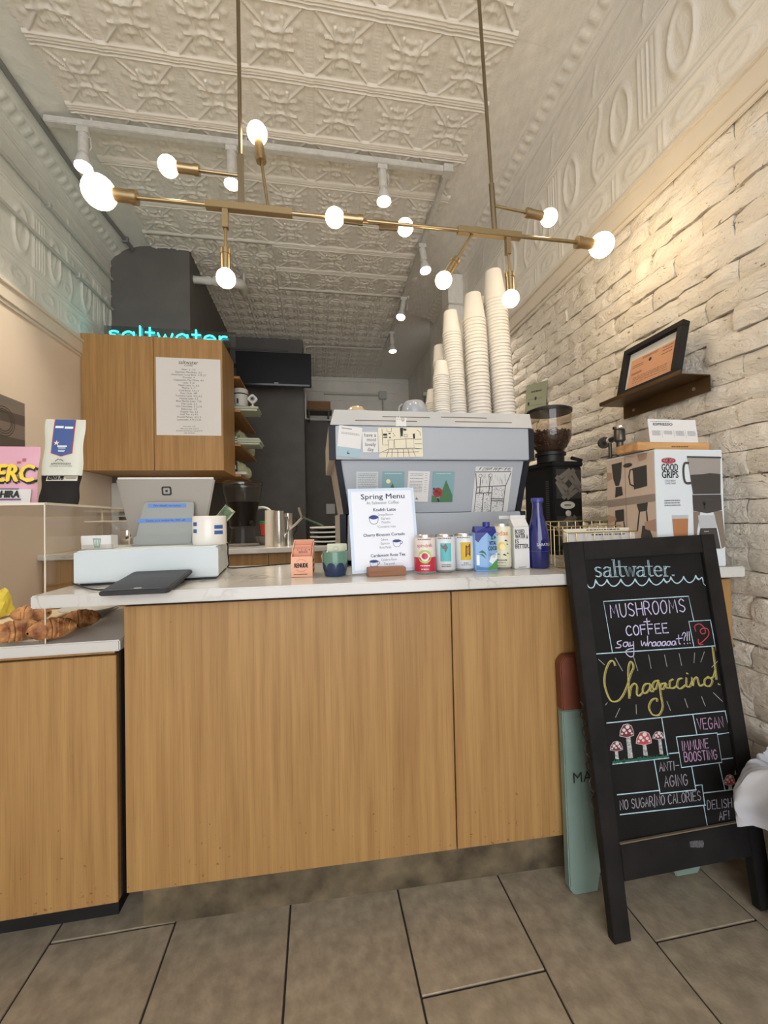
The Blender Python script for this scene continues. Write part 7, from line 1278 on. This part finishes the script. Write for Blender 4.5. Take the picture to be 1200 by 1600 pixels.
for k in range(90): x_ = r.uniform(162, 530); y_ = 400-(x_-160)*0.112; chalk('green', zC, [(x_, y_-2), (x_+r.uniform(-6, 6), y_-r.uniform(10, 26))], 0.0020, 0, 0.0004)
chalk('green', zC, [(162, 390), (530, 350)], 0.0050, 0, 0.0002)
for (c_, nm), b in K.items(): b.build(nm.split(' ')[0], CHALK[c_], bd, recalc=False, weld=False)
sm_ = [bxy(920+x_/4.2857, 1100+y_/4.2857) for x_, y_ in ((650, 905), (675, 898), (740, 896), (746, 915), (742, 942), (700, 944), (655, 940))]; flat(bd, 'rubbed_patch', [sm_], mat('eraser_smudge', (0.10, 0.10, 0.105), 0.9, noise=0.5, nscale=200), 0.0008)
cu_ = MB().tube([(0.012+0.006*math.cos(i*1.3)-0.018, 0.30+i*0.009, -0.012+0.006*math.sin(i*1.3)) for i in range(32)], 0.0018, 5).build('chain', M_BLACK, bd, smooth=True)
# teal sandwich board folded behind the chalkboard
M_TEAL = mat('teal_plastic', rgb(120, 141, 132), 0.5, noise=0.06, nscale=12); M_RUST = mat('rust_leather', rgb(108, 58, 40), 0.55, noise=0.15, nscale=10)
t0 = Vector((0.700, 1.040, 0.0)); TWd = at_z(1093, 1369, 0).x-0.700; be = math.radians(1.2); Mt2 = T(0.688, 1.058, 0.001) @ RZ(-0.035) @ RX(math.pi/2-be) @ RZ(0.026)
ts_ = thing('sandwich_board', 'teal plastic sandwich board with a rust brown top behind the chalkboard', 'sign', Mt2)
z1t, z2t = at_y(866, 1117, 1.062).z, at_y(862, 1030, 1.066).z; TWd = 0.42
arch = [(0, 0), (0.085, 0), (0.095, 0.05), (0.14, 0.09), (0.20, 0.10), (TWd-0.20, 0.10), (TWd-0.13, 0.09), (TWd-0.092, 0.045), (TWd-0.085, 0), (TWd, 0)]
sl = lambda z: -0.0
outl = [(0, 0.02), (0.014, 0), (0.085, 0), (0.098, 0.055), (0.14, 0.095), (0.20, 0.105), (TWd-0.20, 0.105), (TWd-0.14, 0.095), (TWd-0.098, 0.055), (TWd-0.085, 0), (TWd-0.014, 0), (TWd, 0.02), (TWd-0.012, z1t), (0.012, z1t)]
MB().prism(outl, -0.032, -0.006).build('panel', M_TEAL, ts_, bevel=0.003); MB().prism([(0.012, z1t+0.0005), (TWd-0.012, z1t+0.0005), (TWd-0.02, z2t-0.02), (TWd-0.035, z2t), (0.030, z2t), (0.014, z2t-0.02)], -0.034, -0.004).build('top_sleeve', M_RUST, ts_, bevel=0.003)
MB().prism([(0.055, 0.12), (TWd-0.06, 0.12), (TWd-0.055, z1t-0.02), (0.05, z1t-0.02)], -0.0059, -0.002).build('raised_field', M_TEAL, ts_, bevel=0.0012)
lettering('MATCHA', 0.042, T(0.026, at_y(895, 1224, 1.05).z, -0.0012), M_INK, ts_, align='LEFT')
# slim bin with a white liner, between the chalkboard and the brick wall
bn = thing('waste_bin', 'slim dark blue waste bin with a white plastic liner at the right edge', 'bin', T(1.215, 0.80, 0.001)); M_BIN = mat('bin_blue', (0.02, 0.028, 0.06), 0.45); M_LINER = mat('liner_plastic', (0.50, 0.52, 0.58), 0.3, noise=0.08, nscale=7)
def sup(a, rx, ry, e=0.55):
    c, q_ = math.cos(a), math.sin(a); return (rx*math.copysign(abs(c)**e, c), ry*math.copysign(abs(q_)**e, q_))
bh2 = 0.40; NB = 48
def bin_wall(s, q_): a = s*2*math.pi; x, y = sup(a, 0.048+0.018*q_, 0.105+0.02*q_); return (x, y, bh2*q_)
db = MB().grid(bin_wall, NB, 6); db.poly([(*sup(2*math.pi*k/NB, 0.048, 0.105), 0) for k in range(NB)][::-1]); db.grid(lambda s, q_: (lambda p_: (p_[0], p_[1], bh2*(1-0.9*q_)))(sup(s*2*math.pi, 0.062, 0.121)), NB, 1)
db.build('drum', M_BIN, bn, smooth=True)
def lin_(s, q_):
    a = s*2*math.pi; out_ = max(0.0, -math.cos(a)); wv = 0.006*math.sin(9*a)+0.005*math.sin(17*a+1)+0.003*math.sin(29*a+2)
    if q_ < 0.25: u_ = q_/0.25; k = 0.80+0.16*u_; dz = -0.08+0.105*u_; ex = 0
    else: u_ = (q_-0.25)/0.75; k = 1.0+0.05*math.sin(min(1, u_*3)*1.57); ex = out_**1.5*(0.03+0.12*math.sin(min(1, u_*1.25)*1.9)*(1-0.25*u_)); dz = 0.025+0.012*math.sin(math.pi*min(1, u_*3))-(0.085+0.035*out_)*u_**1.3-0.012*u_*math.sin(7*a)
    x, y = sup(a, 0.066*k, 0.125*k)
    f = (0.3+q_)*wv+0.0025*math.sin(41*a+12*q_)
    x = min(x-ex+f*math.cos(a), 0.071); y = y+f*math.sin(a)-0.25*ex*math.sin(a+0.6)
    return (x, y, bh2+dz+0.025*out_*math.sin(a*2+0.5)+0.0035*math.sin(23*a+5*q_))
MB().grid(lin_, 160, 30).build('liner', M_LINER, bn, smooth=True)
